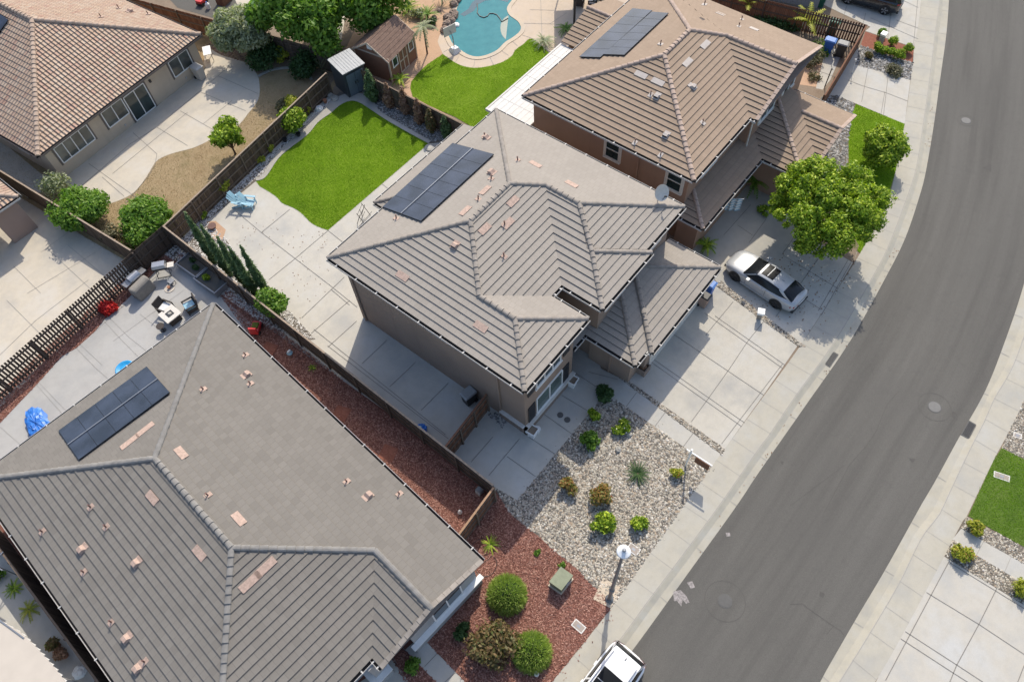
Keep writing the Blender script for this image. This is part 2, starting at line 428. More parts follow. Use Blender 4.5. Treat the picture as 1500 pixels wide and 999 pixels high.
M['lf_lime'] = leafmat('lime_leaf', [(.035,.085,.008),(.20,.32,.020),(.58,.66,.07)], .3)
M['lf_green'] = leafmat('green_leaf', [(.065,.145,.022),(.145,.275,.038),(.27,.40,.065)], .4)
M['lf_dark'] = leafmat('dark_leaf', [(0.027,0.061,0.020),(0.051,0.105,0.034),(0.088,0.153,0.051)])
M['lf_olive'] = leafmat('olive_leaf', [(.19,.22,.12),(.32,.35,.21),(.46,.48,.33)])
M['lf_cyp'] = leafmat('cypress_leaf', [(0.040,0.080,0.026),(0.080,0.136,0.048),(0.128,0.192,0.072)], .15)
M['lf_dead'] = leafmat('dead_leaf', [(0.169,0.091,0.055),(0.273,0.156,0.098),(0.377,0.234,0.156)], .2)
M['lf_yellow'] = leafmat('yellow_leaf', [(0.168,0.224,0.025),(0.350,0.378,0.042),(0.532,0.504,0.070)])
M['lf_bronze'] = leafmat('bronze_leaf', [(0.075,0.090,0.033),(0.150,0.135,0.053),(0.240,0.150,0.075),(0.150,0.180,0.060)])
M['lf_rust'] = leafmat('rusty_leaf', [(0.140,0.182,0.042),(0.238,0.238,0.063),(0.420,0.196,0.070),(0.210,0.280,0.070)])
M['lf_fine'] = leafmat('fine_shrub_leaf', [(.20,.29,.06),(.36,.47,.11),(.50,.58,.18)], .4)
M['lf_red'] = leafmat('red_flower', [(.35,.012,.012),(.60,.03,.03),(.72,.07,.06)], .3)
M['lf_sage'] = leafmat('sage_leaf', [(.10,.10,.055),(.16,.15,.085),(.22,.20,.12)], .2)
M['water'] = None
m, nt, b = _mat('pool_water'); M['water'] = m
_n = noise(nt, coords(nt), 1.6, 3); 
b.inputs['Base Color'].default_value = (.03,.17,.19,1); b.inputs['Roughness'].default_value = .05
lk(nt, ramp(nt, _n, [(.3,(.035,.185,.215)),(.7,(.05,.225,.25))]), b.inputs['Base Color']); bump(nt, b, noise(nt, coords(nt), 7, 2), .06, .02)
m.node_tree.nodes['Principled BSDF'].inputs['Specular IOR Level'].default_value = .12; b.inputs['Roughness'].default_value = .12
M['water_deep'] = plain('pool_deep', (.012,.075,.11), .1)
M['ledge'] = plain('tanning_ledge', (.24,.27,.22), .2)
M['silver'] = paint('silver_paint', (.41,.42,.43), .15, 1.0, .38)
M['carwhite'] = paint('white_car_paint', (.80,.80,.80), 0, 1.0, .3)
M['carblack'] = paint('black_car_paint', (.02,.024,.03), .3, 1.0, .25)
M['trim'] = plain('car_trim', (.02,.02,.022), .5)
M['rim'] = plain('dark_alloy', (.07,.07,.075), .35, .7)
M['chrome'] = plain('chrome', (.6,.6,.6), .15, 1.0)
M['tail'] = plain('tail_lens', (.35,.015,.015), .2)
M['lamp_lens'] = plain('clear_lens', (.55,.57,.6), .12)
M['plate'] = plain('number_plate', (.7,.7,.68), .5)
M['bin_blue'] = plain('blue_bin', (.025,.12,.45), .5)
M['bin_lid_blue'] = plain('blue_bin_lid', (.10,.22,.52), .5)
M['bin_grey'] = plain('grey_bin', (.045,.047,.045), .6)
M['bin_lid_grey'] = plain('grey_bin_lid', (.26,.26,.25), .6)
M['bin_green'] = plain('green_bin', (.02,.12,.075), .6)
M['blue_tarp'] = plain('blue_plastic', (.03,.17,.55), .45, var=.25, scale=9)
M['blue_pale'] = plain('pale_blue_plastic', (.30,.50,.60), .55)
M['cyan'] = plain('cyan_plastic', (.02,.30,.62), .4)
M['red'] = plain('red_plastic', (.55,.03,.03), .45)
M['pink'] = plain('pink_plastic', (.75,.04,.12), .5)
M['util_green'] = plain('utility_green', (.22,.24,.155), .6, var=.12)
M['util_dk'] = plain('utility_green_side', (.20,.22,.15), .6)
M['shed_wood'] = stucco('shed_siding', (.25,.135,.085))
M['shed_trim'] = plain('shed_trim', (.52,.42,.32), .7)
M['shed_metal'] = plain('dark_shed_metal', (.055,.065,.075), .45, .3)
M['shed_door'] = plain('shed_door_metal', (.17,.21,.25), .4, .3)
M['shed_roof'] = plain('shed_roof_metal', (.30,.31,.32), .5, .2, var=.1)
M['wicker'] = plain('dark_wicker', (.055,.045,.04), .9, var=.3, scale=30)
M['cushion'] = plain('white_cushion', (.66,.67,.68), .9)
M['sand'] = plain('cover_cloth', (.52,.46,.39), .9, var=.06)
M['cloth_cream'] = plain('cream_awning', (.50,.445,.38), .9, var=.04, scale=1.5)
M['stonework'] = patchy('ledge_stone', [(.22,.16,.13),(.33,.26,.21),(.27,.2,.17)], 8, 20)
M['fence_panel_tan'] = plain('tan_gate_board', (.33,.20,.12), .85, var=.2)
M['iron'] = plain('cast_iron', (.10,.097,.092), .8)
M['iron_lt'] = plain('worn_iron', (.165,.16,.152), .8)
M['seam'] = plain('patch_seam', (.092,.087,.079), .95)
M['chalk'] = plain('chalk_mark', (.27,.245,.235), .95, var=.4, scale=12)
M['lampgrey'] = plain('lamp_pole_grey', (.17,.185,.20), .5, .5)
M['lampwhite'] = plain('lamp_head_white', (.70,.72,.74), .4)
M['box_lid'] = plain('meter_lid', (.34,.29,.25), .9)
M['box_rim'] = plain('meter_rim', (.66,.64,.60), .9)
M['grill_lid'] = plain('grill_lid', (.42,.43,.45), .35, .8)
M['grill_body'] = plain('grill_body', (.10,.10,.10), .6)
M['taupe_cover'] = plain('taupe_grill_cover', (.24,.22,.195), .95, var=.12)
M['roof_glass'] = plain('roof_glass', (.012,.013,.015), .35); M['roof_glass'].node_tree.nodes['Principled BSDF'].inputs['Specular IOR Level'].default_value = .06
# ------------------------------------------------------------------ street, kerbs, pavements
ZST = -0.12
asph_L = crom(W([(760,1120),(850,1010+40),(931.8,944.8),(1006,842),(1079.5,740),(1110,694),(1180,594),(1245,500),(1296,409),(1326,349),(1348,284),(1357,247),(1368,182),(1377,117),(1386,52),(1390,0),(1393,-60),(1393,-130)], ZST), 6)
kerb_L = crom(W([(730,1120),(830,1010+20),(906,941),(947,885),(999,816),(1055,740),(1110,661),(1129.5,635),(1168.6,577),(1222,503),(1282,401),(1303,359),(1323,307),(1342,250),(1353,182),(1364,104),(1370,52),(1377,0),(1381,-60),(1382,-130)], 0.0), 6)
back_L = crom(W([(640,1140),(735,1085),(808,999),(893,893),(990,757),(1043,682.5),(1110,592),(1172,507),(1222,431),(1260,371),(1297,302),(1312,250),(1325,181),(1334,117),(1339,70),(1345.6,34),(1349.5,0),(1353,-60),(1354,-130)], 0.0), 6)
asph_R = crom(W([(1120,1120),(1201,999),(1209,984),(1254,906),(1297,833.6),(1349,740),(1368,708),(1404,642),(1443,573),(1472,500),(1499,419),(1520,330),(1535,240),(1545,130),(1550,0),(1550,-130)], ZST), 6)
kerb_R = crom(W([(1150,1120),(1228,999),(1276,922),(1318,850.5),(1349,787),(1375,753),(1390,721),(1421,656),(1441,617),(1456,583),(1485,531),(1515,440),(1538,340),(1553,240),(1563,130),(1569,0),(1569,-130)], 0.0), 6)
back_R = crom(W([(1205,1120),(1287,990),(1323,927),(1383,815),(1389.5,802),(1413,758),(1416,756),(1454,677),(1474.5,638),(1498,591),(1535,500),(1560,400),(1580,300),(1592,180),(1598,0),(1598,-130)], 0.0), 6)
def resample(P, n=120):
    P = np.array(P); d = np.r_[0, np.cumsum(np.linalg.norm(np.diff(P[:, :2], axis=0), axis=1))]
    t = np.linspace(0, d[-1], n); return np.c_[np.interp(t, d, P[:, 0]), np.interp(t, d, P[:, 1]), np.interp(t, d, P[:, 2])]
asph_L, kerb_L, back_L, asph_R, kerb_R, back_R = [resample(p) for p in (asph_L, kerb_L, back_L, asph_R, kerb_R, back_R)]
def towards(A, B, d):   # points of A moved d metres towards the curve B
    out = []
    for p in A:
        k = np.argmin(np.linalg.norm(B[:, :2]-p[:2], axis=1)); v = B[k, :2]-p[:2]; out.append([*(p[:2]+v/np.linalg.norm(v)*d), p[2]])
    return np.array(out)
face_L = towards(kerb_L, asph_L, 0.28); face_R = towards(kerb_R, asph_R, 0.28)
sheet('ground', [(-260,-260),(320,-260),(320,320),(-260,320)], -0.30, M['soil'])
band('street', asph_L, asph_R, ZST+.004, ZST+.004, M['asphalt'])
band('gutter_pan', asph_L, face_L, ZST+.010, ZST+.018, M['conc_gutter']); band('kerb', face_L, kerb_L, ZST+.018, 0.012, M['conc_gutter'])
band('pavement', kerb_L, back_L, 0.012, 0.012, M['conc_walk'])
band('gutter_pan', asph_R, face_R, ZST+.010, ZST+.018, M['conc_gutter']); band('kerb', face_R, kerb_R, ZST+.018, 0.012, M['conc_gutter'])
band('pavement', kerb_R, back_R, 0.012, 0.012, M['conc_walk'])
sheet('yard_ground', [tuple(p[:2]) for p in back_L]+[(110,110),(-120,130),(-120,-60)], -0.004, M['soil'])
sheet('yard_ground', [tuple(p[:2]) for p in back_R]+[(90,-60),(0,-60)], -0.004, M['soil'])
# pavement joints: square to the kerb, plus the line along the back of the kerb
def cross_joints(name, picks, A, B, z, w=.022):
    m = MB()
    for k in picks:
        a = A[k]; b = B[np.argmin(np.linalg.norm(B[:, :2]-a[:2], axis=1))]
        d = (b-a)[:2]; n = np.array([-d[1], d[0]])/np.linalg.norm(d)*w/2
        m.add([(a[0]-n[0],a[1]-n[1],z),(b[0]-n[0],b[1]-n[1],z),(b[0]+n[0],b[1]+n[1],z),(a[0]+n[0],a[1]+n[1],z)], [(0,1,2,3)])
    tag(m.build(name, M['joint_soft']), kind='structure')
def by_len(P, step):
    d = np.r_[0, np.cumsum(np.linalg.norm(np.diff(P[:, :2], axis=0), axis=1))]
    return sorted(set(int(np.argmin(abs(d-t))) for t in np.arange(1.0, d[-1], step)))
fineK = resample(kerb_L, 900); fineB = resample(back_L, 900); fineA = resample(asph_L, 900); fineF = resample(face_L, 900)
cross_joints('pavement_joints', by_len(fineK, 1.52), fineK, fineB, .017)
cross_joints('pavement_joints', by_len(fineF, 3.04), fineF, fineA, ZST+.024, .03)
fineKR = resample(kerb_R, 900); fineBR = resample(back_R, 900); fineAR = resample(asph_R, 900); fineFR = resample(face_R, 900)
cross_joints('pavement_joints', by_len(fineKR, 1.52), fineKR, fineBR, .017)
cross_joints('pavement_joints', by_len(fineFR, 3.04), fineFR, fineAR, ZST+.024, .03)
band('pavement_joints', towards(kerb_L, back_L, .02), towards(kerb_L, back_L, .05), .0165, .0165, M['joint_soft'])
band('pavement_joints', towards(kerb_R, back_R, .02), towards(kerb_R, back_R, .05), .0165, .0165, M['joint_soft'])
# worn seams in the asphalt
lines('asphalt_cracks', [[(1248,608),(1300,590-4),(1330,552)],[(1158,740),(1238,680)]][1:], ZST+.009, .02, M['crack'])
lines('asphalt_cracks', [[(1318,571),(1300,592),(1292,612),(1285,630),(1270,652),(1245,680),(1232,705),(1216,735),(1208,750)],[(1158,884),(1176,883),(1189,893),(1222,916),(1232,922),(1238,930)],[(1275,530),(1281,548)],[(1222,916),(1212,928)]], ZST+.009, .022, M['crack'])

# ------------------------------------------------------------------ yard sheets (each a few millimetres above the one below)
# main lot
SLAB = [(740,722.5),(758,733),(878,588),(903,586),(1043,683.5),(1058.5,666.5),(906.6,553),(880,540),(845,505),(700,560),(560,470),(480,380),(640,215),(630,195),(480,330),(375,265),(300,330),(330,370),(375,443),(435,470),(520,545),(600,612),(660,660)]
sheet('concrete_yard', W([(240,372),(476,135),(690,200),(860,440),(880,540),(906.6,553),(903,586),(878,588),(758,733),(720,712)]), .004, M['conc_yard'])
sheet('front_path', W([(880,540),(906.6,553),(1058.5,666.5),(1043,683.5),(903,586),(870,580)]), .010, M['conc_path'])
sheet('driveway', W([(922,559),(1061.5,657.5),(1119,578),(1168,507),(1047,418),(1000,380),(900,470)]), .008, M['conc_drive'])
GRAVEL = W([(758,733),(878,587),(903,586),(1043,683.5),(990,757),(893,893),(890,876),(864,854),(844,832),(818,811),(797,792),(774,774),(748,753),(722,712)])
sheet('gravel_bed', GRAVEL, .006, M['gravel_bed'])
STRIP1 = W([(906,553),(922,558.6),(1061.5,657.5),(1057.6,666.6)]); sheet('gravel_bed', STRIP1, .012, M['gravel_bed'])
STRIP2 = W([(1047,417),(1056,412),(1106,452),(1180,508),(1170,508),(1108,463)]); sheet('gravel_bed', STRIP2, .012, M['gravel_bed'])
LAWNP = crom(W([(375,265.6),(389.5,260),(411.6,229),(450.7,198),(466,180),(484.5,166.6),(500,153.6),(515.8,148.4),(531.4,153.6),(562.6,174.4),(594,192.6),(627.7,211)]), 5)
LAWNB = crom(W([(480.6,337.5),(470,334),(456,327),(443,314),(430,305),(414,298),(404,288),(392,280),(380.4,273.4)]), 4)
LAWN = LAWNP+LAWNB
kerbA = resample(LAWNP, 80)
kw = np.interp(np.linspace(0, 1, 80), [0, .1, .5, .62, .7, 1], [.3, .35, .85, .9, .34, .3])
nrm = []
for i in range(80):
    t = kerbA[min(i+1,79)]-kerbA[max(i-1,0)]; t = t[:2]/np.linalg.norm(t[:2]); nrm.append((-t[1], t[0]))
nrm = np.array(nrm); kerbB = kerbA.copy(); kerbB[:, :2] += nrm*kw[:, None]
BEDL = [tuple(p[:2]) for p in kerbA]
sheet('gravel_bed', BEDL+[tuple(at(690,205)[:2]), tuple(at(664,187)[:2]+V3(0,.8,0)[:2]), (26.2,38.9), (11.3,37.3), (9.7,36.7), tuple(at(300,327)[:2])], .008, M['gravel_bed'])
tag(MB().add([(*p[:2], .05) for p in kerbA]+[(*p[:2], .05) for p in kerbB]+[(*p[:2], 0) for p in kerbA]+[(*p[:2], 0) for p in kerbB],
    [(i, i+1, 81+i, 80+i)[::-1] for i in range(79)]+[(i, i+1, 161+i, 160+i) for i in range(79)]+[(80+i, 81+i, 241+i, 240+i)[::-1] for i in range(79)]).build('lawn_kerbing', M['kerbing']), kind='structure')
sheet('lawn', [tuple(p[:2]) for p in LAWN], .014, M['lawn'])
BEDC = W([(240,372),(262,352),(304.5,325.5),(330,350),(352,380),(378,443),(420,452),(437,470),(462,497),(440,500),(380,470)])
sheet('gravel_bed', BEDC, .012, M['gravel_bed'])
sheet('mulch_bed', W([(303,325),(316,324),(331,337),(326,352),(312,350)]), .016, M['tan_dirt'])
# lower left lot
sheet('mulch_bed', [(9.45,36.9),(8.93,9.9),tuple(at(722,712)[:2]),tuple(at(748,753)[:2]),tuple(at(774,774)[:2]),tuple(at(797,792)[:2]),tuple(at(818,811)[:2]),tuple(at(844,832)[:2]),tuple(at(864,854)[:2]),tuple(at(890,876)[:2]),tuple(at(893,893)[:2]),tuple(at(808,999)[:2]),tuple(at(735,1085)[:2]),(-3,5),(-13,8),(-12,35.4),(0,36.1)], .002, M['mulch_bed'])
sheet('stamped_patio', W([(262,384),(320,430),(375,480),(372,500),(330,560),(0,760),(-200,860),(-330,800),(0,620),(54.7,562.5),(91,522),(112,510),(140,485),(152.6,468.6),(161,463),(199,426),(232.5,393)]), .008, M['conc_stamp'])
sheet('front_path', W([(593.6,951.5),(616,930.6),(682,999),(735,1060),(700,1085),(639,999)]), .010, M['conc_path'])
sheet('driveway', W([(540,990),(560,950),(576,968),(600,999),(672,1085),(560,1240),(380,1100)]), .008, M['conc_drive'])
# upper left lot
ULP = crom(W([(301,66),(322.7,80.7),(356.5,91),(374.7,106.7),(380,122),(378.6,145.7),(364,166.5),(346,187),(322.7,197.7),(286,216),(250,226),(229,237),(216,257.6),(197.8,281),(177,293),(153.6,299.4),(135,294),(112,282),(91,264)]), 4)
UL_BASE = [(5.5,50),(6.7,37.2),(9.4,37.1),(25.8,39.4),tuple(at(505,100)[:2]),tuple(at(398,80)[:2]),tuple(at(333,55)[:2]),tuple(at(189,15)[:2]),(5,70)]
sheet('dry_lawn', UL_BASE, .002, M['dead_lawn'])
sheet('planting_bed', W([(300,95),(318,72),(333,50),(398,80),(495,110),(476,135),(453,116),(449,110.7),(439,103.7),(421,101.6),(400,104.4),(384.7,110.7),(374.7,106.7),(356.5,91),(322,80)]), .006, M['soil'])
sheet('concrete_patio', [tuple(p[:2]) for p in ULP]+[(8.6,48.3),(22.2,49.9)], .010, M['conc_old'])
sheet('side_path', W([(97,266),(60,255),(0,205),(-60,160),(-160,200),(0,262),(40,290)]), .008, M['conc_old'])
k2 = resample(crom(W([(380,114),(384.7,110.7),(400,104.4),(421,101.6),(439,103.7),(449,110.7),(455,119)]), 6), 40)
k2b = np.array(offset2([tuple(p) for p in k2], .22, False))
tag(MB().add([(*p[:2], .06) for p in k2]+[(*p[:2], .06) for p in k2b]+[(*p[:2], 0) for p in k2], [(i,i+1,41+i,40+i) for i in range(39)]+[(i,i+1,81+i,80+i) for i in range(39)]).build('lawn_kerbing', M['kerbing']), kind='structure')
# far left lot
sheet('concrete_yard', [(5.2,62),(5.6,49.9),(6.35,41.9),(6.9,37.2),(7,36.9),(-1,36.05),(-2.6,35.6),(-13,34.5),(-40,40),(-30,70)], .004, M['conc_old'])
# lots beyond the back fence
sheet('artificial_lawn', W([(361,10),(380,-20),(440,-30),(430,30),(402,20)]), .012, M['artificial'])
sheet('paved_path', W([(340,-10),(365,-40),(520,-60),(500,60),(404,34),(352,18)]), .006, M['conc_old'])
sheet('dark_yard', W([(230,-20),(330,-60),(380,-14),(352,10),(340,20),(333,33),(260,12)]), .004, M['asphalt'])
sheet('planting_bed', W([(333,34),(352,14),(410,34),(500,60),(620,0),(560,-60),(700,-90),(660,60),(560,130),(500,84),(400,52)]), .002, M['soil'])
# pool lot
sheet('granite_bed', W([(500,86),(560,-40),(700,-80),(690,20),(668,78),(626,96),(604,122),(607,142),(690,188),(700,200),(560,130)]), .008, M['tan_dirt'])
POOLP = crom(W([(668,-22),(670,-6),(671,6),(668,18),(662,30),(658.5,40.6),(656.4,47.7),(658.5,56),(664,66),(676.7,75.7),(688,82),(700.5,84),(714.5,81),(728.6,74),(739.8,63),(751,56),(760.8,47.7),(763,40.6),(758,32),(746.8,23.8),(742.6,15.4),(744.7,8.4),(751,0),(757,-12),(735,-32),(700,-36)]), 4, True)
DECKO = crom(W([(648.7,80),(658.5,87),(669.7,94),(683.7,98.8),(700.5,100),(720,96.7),(737,91),(749.6,82.7),(755,74),(766,66),(780,57.5),(806,80)]), 4)
deckpoly = [tuple(p[:2]) for p in DECKO]+[tuple(at(*p)[:2]) for p in [(830,90),(920,20),(960,-60),(800,-120),(700,-80),(672,-20),(672,4),(660,22),(652,40),(644,52),(641,62)]]
sheet('pool_deck', deckpoly, .014, M['deck'])
pc = sum(np.array(p[:2]) for p in POOLP)/len(POOLP)
cop = offset2([tuple(p) for p in POOLP], .34)
if np.linalg.norm(cop[0][:2]-pc) < np.linalg.norm(POOLP[0][:2]-pc): cop = offset2([tuple(p) for p in POOLP], -.34)
n = len(POOLP)
c_ = MB().add([(*p[:2], .05) for p in POOLP]+[(*p[:2], .05) for p in cop]+[(*p[:2], .019) for p in POOLP]+[(*p[:2], .0) for p in cop],
    [(i, (i+1)%n, n+(i+1)%n, n+i) for i in range(n)]+[(i, (i+1)%n, 2*n+(i+1)%n, 2*n+i) for i in range(n)]+[(n+i, n+(i+1)%n, 3*n+(i+1)%n, 3*n+i) for i in range(n)])
tag(c_.build('pool_coping', M['coping']), kind='structure')
sheet('pool_water', [tuple(p[:2]) for p in POOLP], .020, M['water'])
def blob(px, py, rx, ry, n=24, z=0):
    return W([(px+rx*math.cos(2*math.pi*k/n), py+ry*math.sin(2*math.pi*k/n)) for k in range(n)], z)
ledge = [p for p in blob(749, 42, 16, 19)]
POOL2 = [tuple(p[:2]) for p in POOLP]
inn = [p for p in ledge if inside(POOL2, np.array([p[0]]), np.array([p[1]]))[0]]
sheet('pool_ledge', inn, .024, M['ledge'])
sheet('pool_deep_end', W([(686,14),(692,4),(706,-6),(722,-10),(748,-8),(744,4),(727,0),(710,2),(700,8),(694,17),(680,25),(674,22)]), .024, M['water_deep'])
LAWN2P = [tuple(p[:2]) for p in DECKO]+[tuple(at(*p)[:2]) for p in [(735,165),(692,187),(667,172),(630,156),(604.5,142),(601,130),(602.4,120.5),(612,108),(626,95)]]
sheet('lawn', LAWN2P, .018, M['lawn'])
# lot to the right of the neighbour
sheet('driveway', W([(1112,300),(1150,270),(1262,352),(1250.6,383),(1222,431),(1172,507),(1108,463),(1050,413),(1000,360)]), .008, M['conc_drive'])
sheet('porch_slab', W([(990,360),(1020,300),(1095,225),(1160,255),(1150,275),(1050,345),(1010,380)]), .005, M['conc_drive'])
sheet('side_yard', W([(1060,25),(1150,20),(1275,40),(1205,150),(1150,140),(1130,110)]), .004, M['soil'])
sheet('side_path', W([(1208,70),(1236,74),(1230,86),(1216,118),(1205,132),(1195,130),(1204,95)]), .010, M['conc_right'])
sheet('sand_patch', W([(1185,84),(1204,80),(1206,98),(1196,128),(1168,124),(1172,100)]), .008, M['tan_dirt'])
sheet('front_path', W([(1254,95.7),(1333.6,117.5),(1325,182),(1248,150),(1227.8,141),(1207,140),(1240,86),(1262,68)]), .010, M['conc_right'])
sheet('brick_bed', W([(1267.7,47),(1338.6,71),(1337.4,92.5),(1260.5,67.3)]), .012, M['brick'])
BEDN = W([(1260.5,67.3),(1337.4,92.5),(1333.6,117.5),(1254,95.7)]); sheet('gravel_bed', BEDN, .008, M['gravel_bed'])
BEDN2 = W([(1207,140),(1227.8,141),(1248,150),(1253,153),(1247,170),(1243,205),(1240,250),(1190,330),(1130,290),(1150,200)]); sheet('gravel_bed', BEDN2, .006, M['gravel_bed'])
LAWN3 = W([(1253.7,153),(1325,182),(1312,250),(1297,302),(1260,371),(1236,352),(1243,290),(1243,200),(1248,166.5)]); sheet('lawn', LAWN3, .014, M['lawn'])
sheet('planting_bed', W([(1170,340),(1200,300),(1240,330),(1258,360),(1250,385)]), .018, M['soil'])
sheet('driveway', W([(1275,40),(1267.7,46),(1338.6,70),(1346,34),(1349.5,0),(1353,-60),(1230,-70),(1190,0)]), .008, M['conc_right'])
# across the street
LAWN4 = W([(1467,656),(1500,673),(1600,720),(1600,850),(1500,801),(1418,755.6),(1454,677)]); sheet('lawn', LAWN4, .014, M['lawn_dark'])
BEDR = W([(1414,757),(1500,801),(1600,850),(1640,950),(1500,888),(1383,815)]); sheet('gravel_bed', BEDR, .008, M['gravel_bed'])
BEDRa = W([(1416,757),(1500,801),(1600,850),(1600,880),(1500,826),(1408,774)]); BEDRb = W([(1396,790),(1430,813),(1482,844),(1500,857),(1600,912),(1620,945),(1500,886),(1461,862),(1384,815)])
sheet('front_path', W([(1394,791),(1408,774),(1500,826),(1600,880),(1600,912),(1500,857),(1482,844),(1430,813)]), .014, M['conc_path'])
BEDR2 = W([(1474.5,638),(1498,591),(1540,520),(1620,560),(1600,720),(1500,673),(1467,656)]); sheet('gravel_bed', BEDR2, .008, M['gravel_bed'])
sheet('driveway', W([(1383,815),(1500,886),(1640,950),(1560,1200),(1230,1110),(1287,990),(1323,927)]), .010, M['conc_right'])

# ------------------------------------------------------------------ joints in the slabs
Z = .021
lines('concrete_joints', [
    [(383,341),(484.5,419),(523,450)],[(383,341),(424.7,307)],[(383,341),(346,310)],[(432.5,379),(480.6,338)],[(432.5,379),(394,410)],[(480.6,338),(502,355)],
    [(442,466),(504.5,406)],[(456,488.5),(512.6,440)],[(480.4,508.6),(522.6,470.4)],[(530.7,532.7),(566.8,498.5)],[(570.8,566.8),(609,530.7)],[(617,601),(657,561)],[(460,482.5),(653,637)],[(480,506.6),(657,643)],[(485,424),(512,447)],
    [(690,677),(722,640)],[(715.8,696.9),(761,642.8)],[(742.8,668.6),(784.6,698)],[(774.7,640.4),(812.8,665)],[(795.6,606),(837.4,635.5)],[(822.6,579),(859.5,601)],[(842,546),(876.7,569)],[(862,545),(905,556)],
    [(627,213),(640,222)],[(560,270),(585,290)],[(545,310),(515,345)]], Z, .028, M['joint'])
lines('concrete_joints', [[(981.9,486.7),(1118.6,578.8)],[(1032,458.8),(1146.5,539.7)],[(1047.4,463),(1150.7,535.6)],[(951,528.6),(1086.5,624.8)],[(958,527),(1090.7,619.3)],[(1118.6,471.4),(1096,499),(1068,541),(1036,585.8),(1012.5,617.9)],[(1074,442),(1033.5,491)],[(1146.5,532.8),(1057,650)],
    [(917,596),(932.6,575)],[(959,625),(974.6,604)],[(1001,654),(1016.6,633)]], Z, .028, M['joint'])
lines('concrete_joints', [[(1096.7,356.5),(1122,321.6)],[(1145.5,373),(1170.6,337)],[(1135.8,465),(1176,411),(1209.7,363.4)],[(1147,374.6),(1228,423.4)],[(1080,330),(1102,345)],[(1175,436),(1202.7,454)],[(1247,384),(1202.7,462.5)],[(1241.8,381.6),(1198.5,455.5)],[(1060,345),(1100,300)]], Z, .028, M['joint'])
lines('concrete_joints', [[(1357,867.4),(1433.7,914),(1500,958)],[(1325.8,924.6),(1403.8,975),(1440,998.7)],[(1319,935),(1397,985.7),(1418,999)],[(1389.5,823),(1297,996)],[(1459.7,862),(1433.7,914),(1401,974),(1390,1001)],[(1500,974),(1490,1000)],[(1391,824),(1459.7,866),(1500,891)]], Z, .034, M['joint'])
lines('concrete_joints', [[(100,290),(190,212),(230,187),(336,98)],[(130,240),(200,290)],[(195,195),(230,226),(228,238)],[(230,187),(275,214)],[(264,163),(320,195)],[(295,136),(360,163)],[(320,112),(378,138)],[(165,255),(275,165)],[(298,182),(340,148)],[(184,298),(218,258),(228,240)],[(150,260),(182,288)]], Z, .03, M['joint'])
lines('concrete_joints', [[(30,300),(66,268)],[(60,370),(115,330)],[(40,430),(140,370)],[(0,520),(52,470),(130,410)],[(70,365),(140,430),(180,450)],[(10,440),(90,520)],[(20,390),(60,430)],[(100,360),(160,410)]], Z, .022, M['joint_soft'])
lines('concrete_joints', [[(112,510),(141,540),(200,590)],[(152,470),(180,500),(210,530)],[(160,465),(190,495),(222,520)],[(140,485),(235,400)],[(52,562),(95,610)],[(0,625),(40,660)],[(166,500),(270,425)],[(205,460),(230,480)],[(57,560),(100,605)],[(118,505),(150,535)],[(150,470),(300,340)][:1]+[(245,405)]], Z, .018, M['joint_soft'])
lines('concrete_joints', [[(1271,102),(1262,150)],[(1301,110),(1294,170)],[(1242,118),(1262,126),(1299,137),(1330,149)],[(1240,10),(1230,45)],[(1300,60),(1305,18)],[(1312,30),(1345,42)],[(1268,20),(1262,44)],[(1338,68),(1345,-10)],[(1200,105),(1222,113)],[(1320,0),(1345,12)],[(1275,27),(1345,58)],[(1296,135),(1290,170)]], Z, .03, M['joint'])
lines('concrete_joints', [[(598.5,957),(588,946)],[(622,976),(640,957)],[(650,1000),(668,984)],[(567,950),(590,985)]], Z, .03, M['joint'])
lines('concrete_joints', [[(776,15),(812,16)],[(792,0),(794,55)],[(765,35),(812,36)],[(650,77),(659,72)],[(667,92),(672,84)],[(694,98),(696,88)],[(723,96),(717,83)],[(745,82),(733,74)],[(758,68),(747,58)],[(765,52),(782,58)],[(805,36),(830,20)],[(770,-10),(800,-8)]], Z+.006, .03, M['joint_soft'])
lines('path_joints', [[(1430,813),(1441,792)],[(1471,838),(1481,815)]], Z, .022, M['joint_soft'])
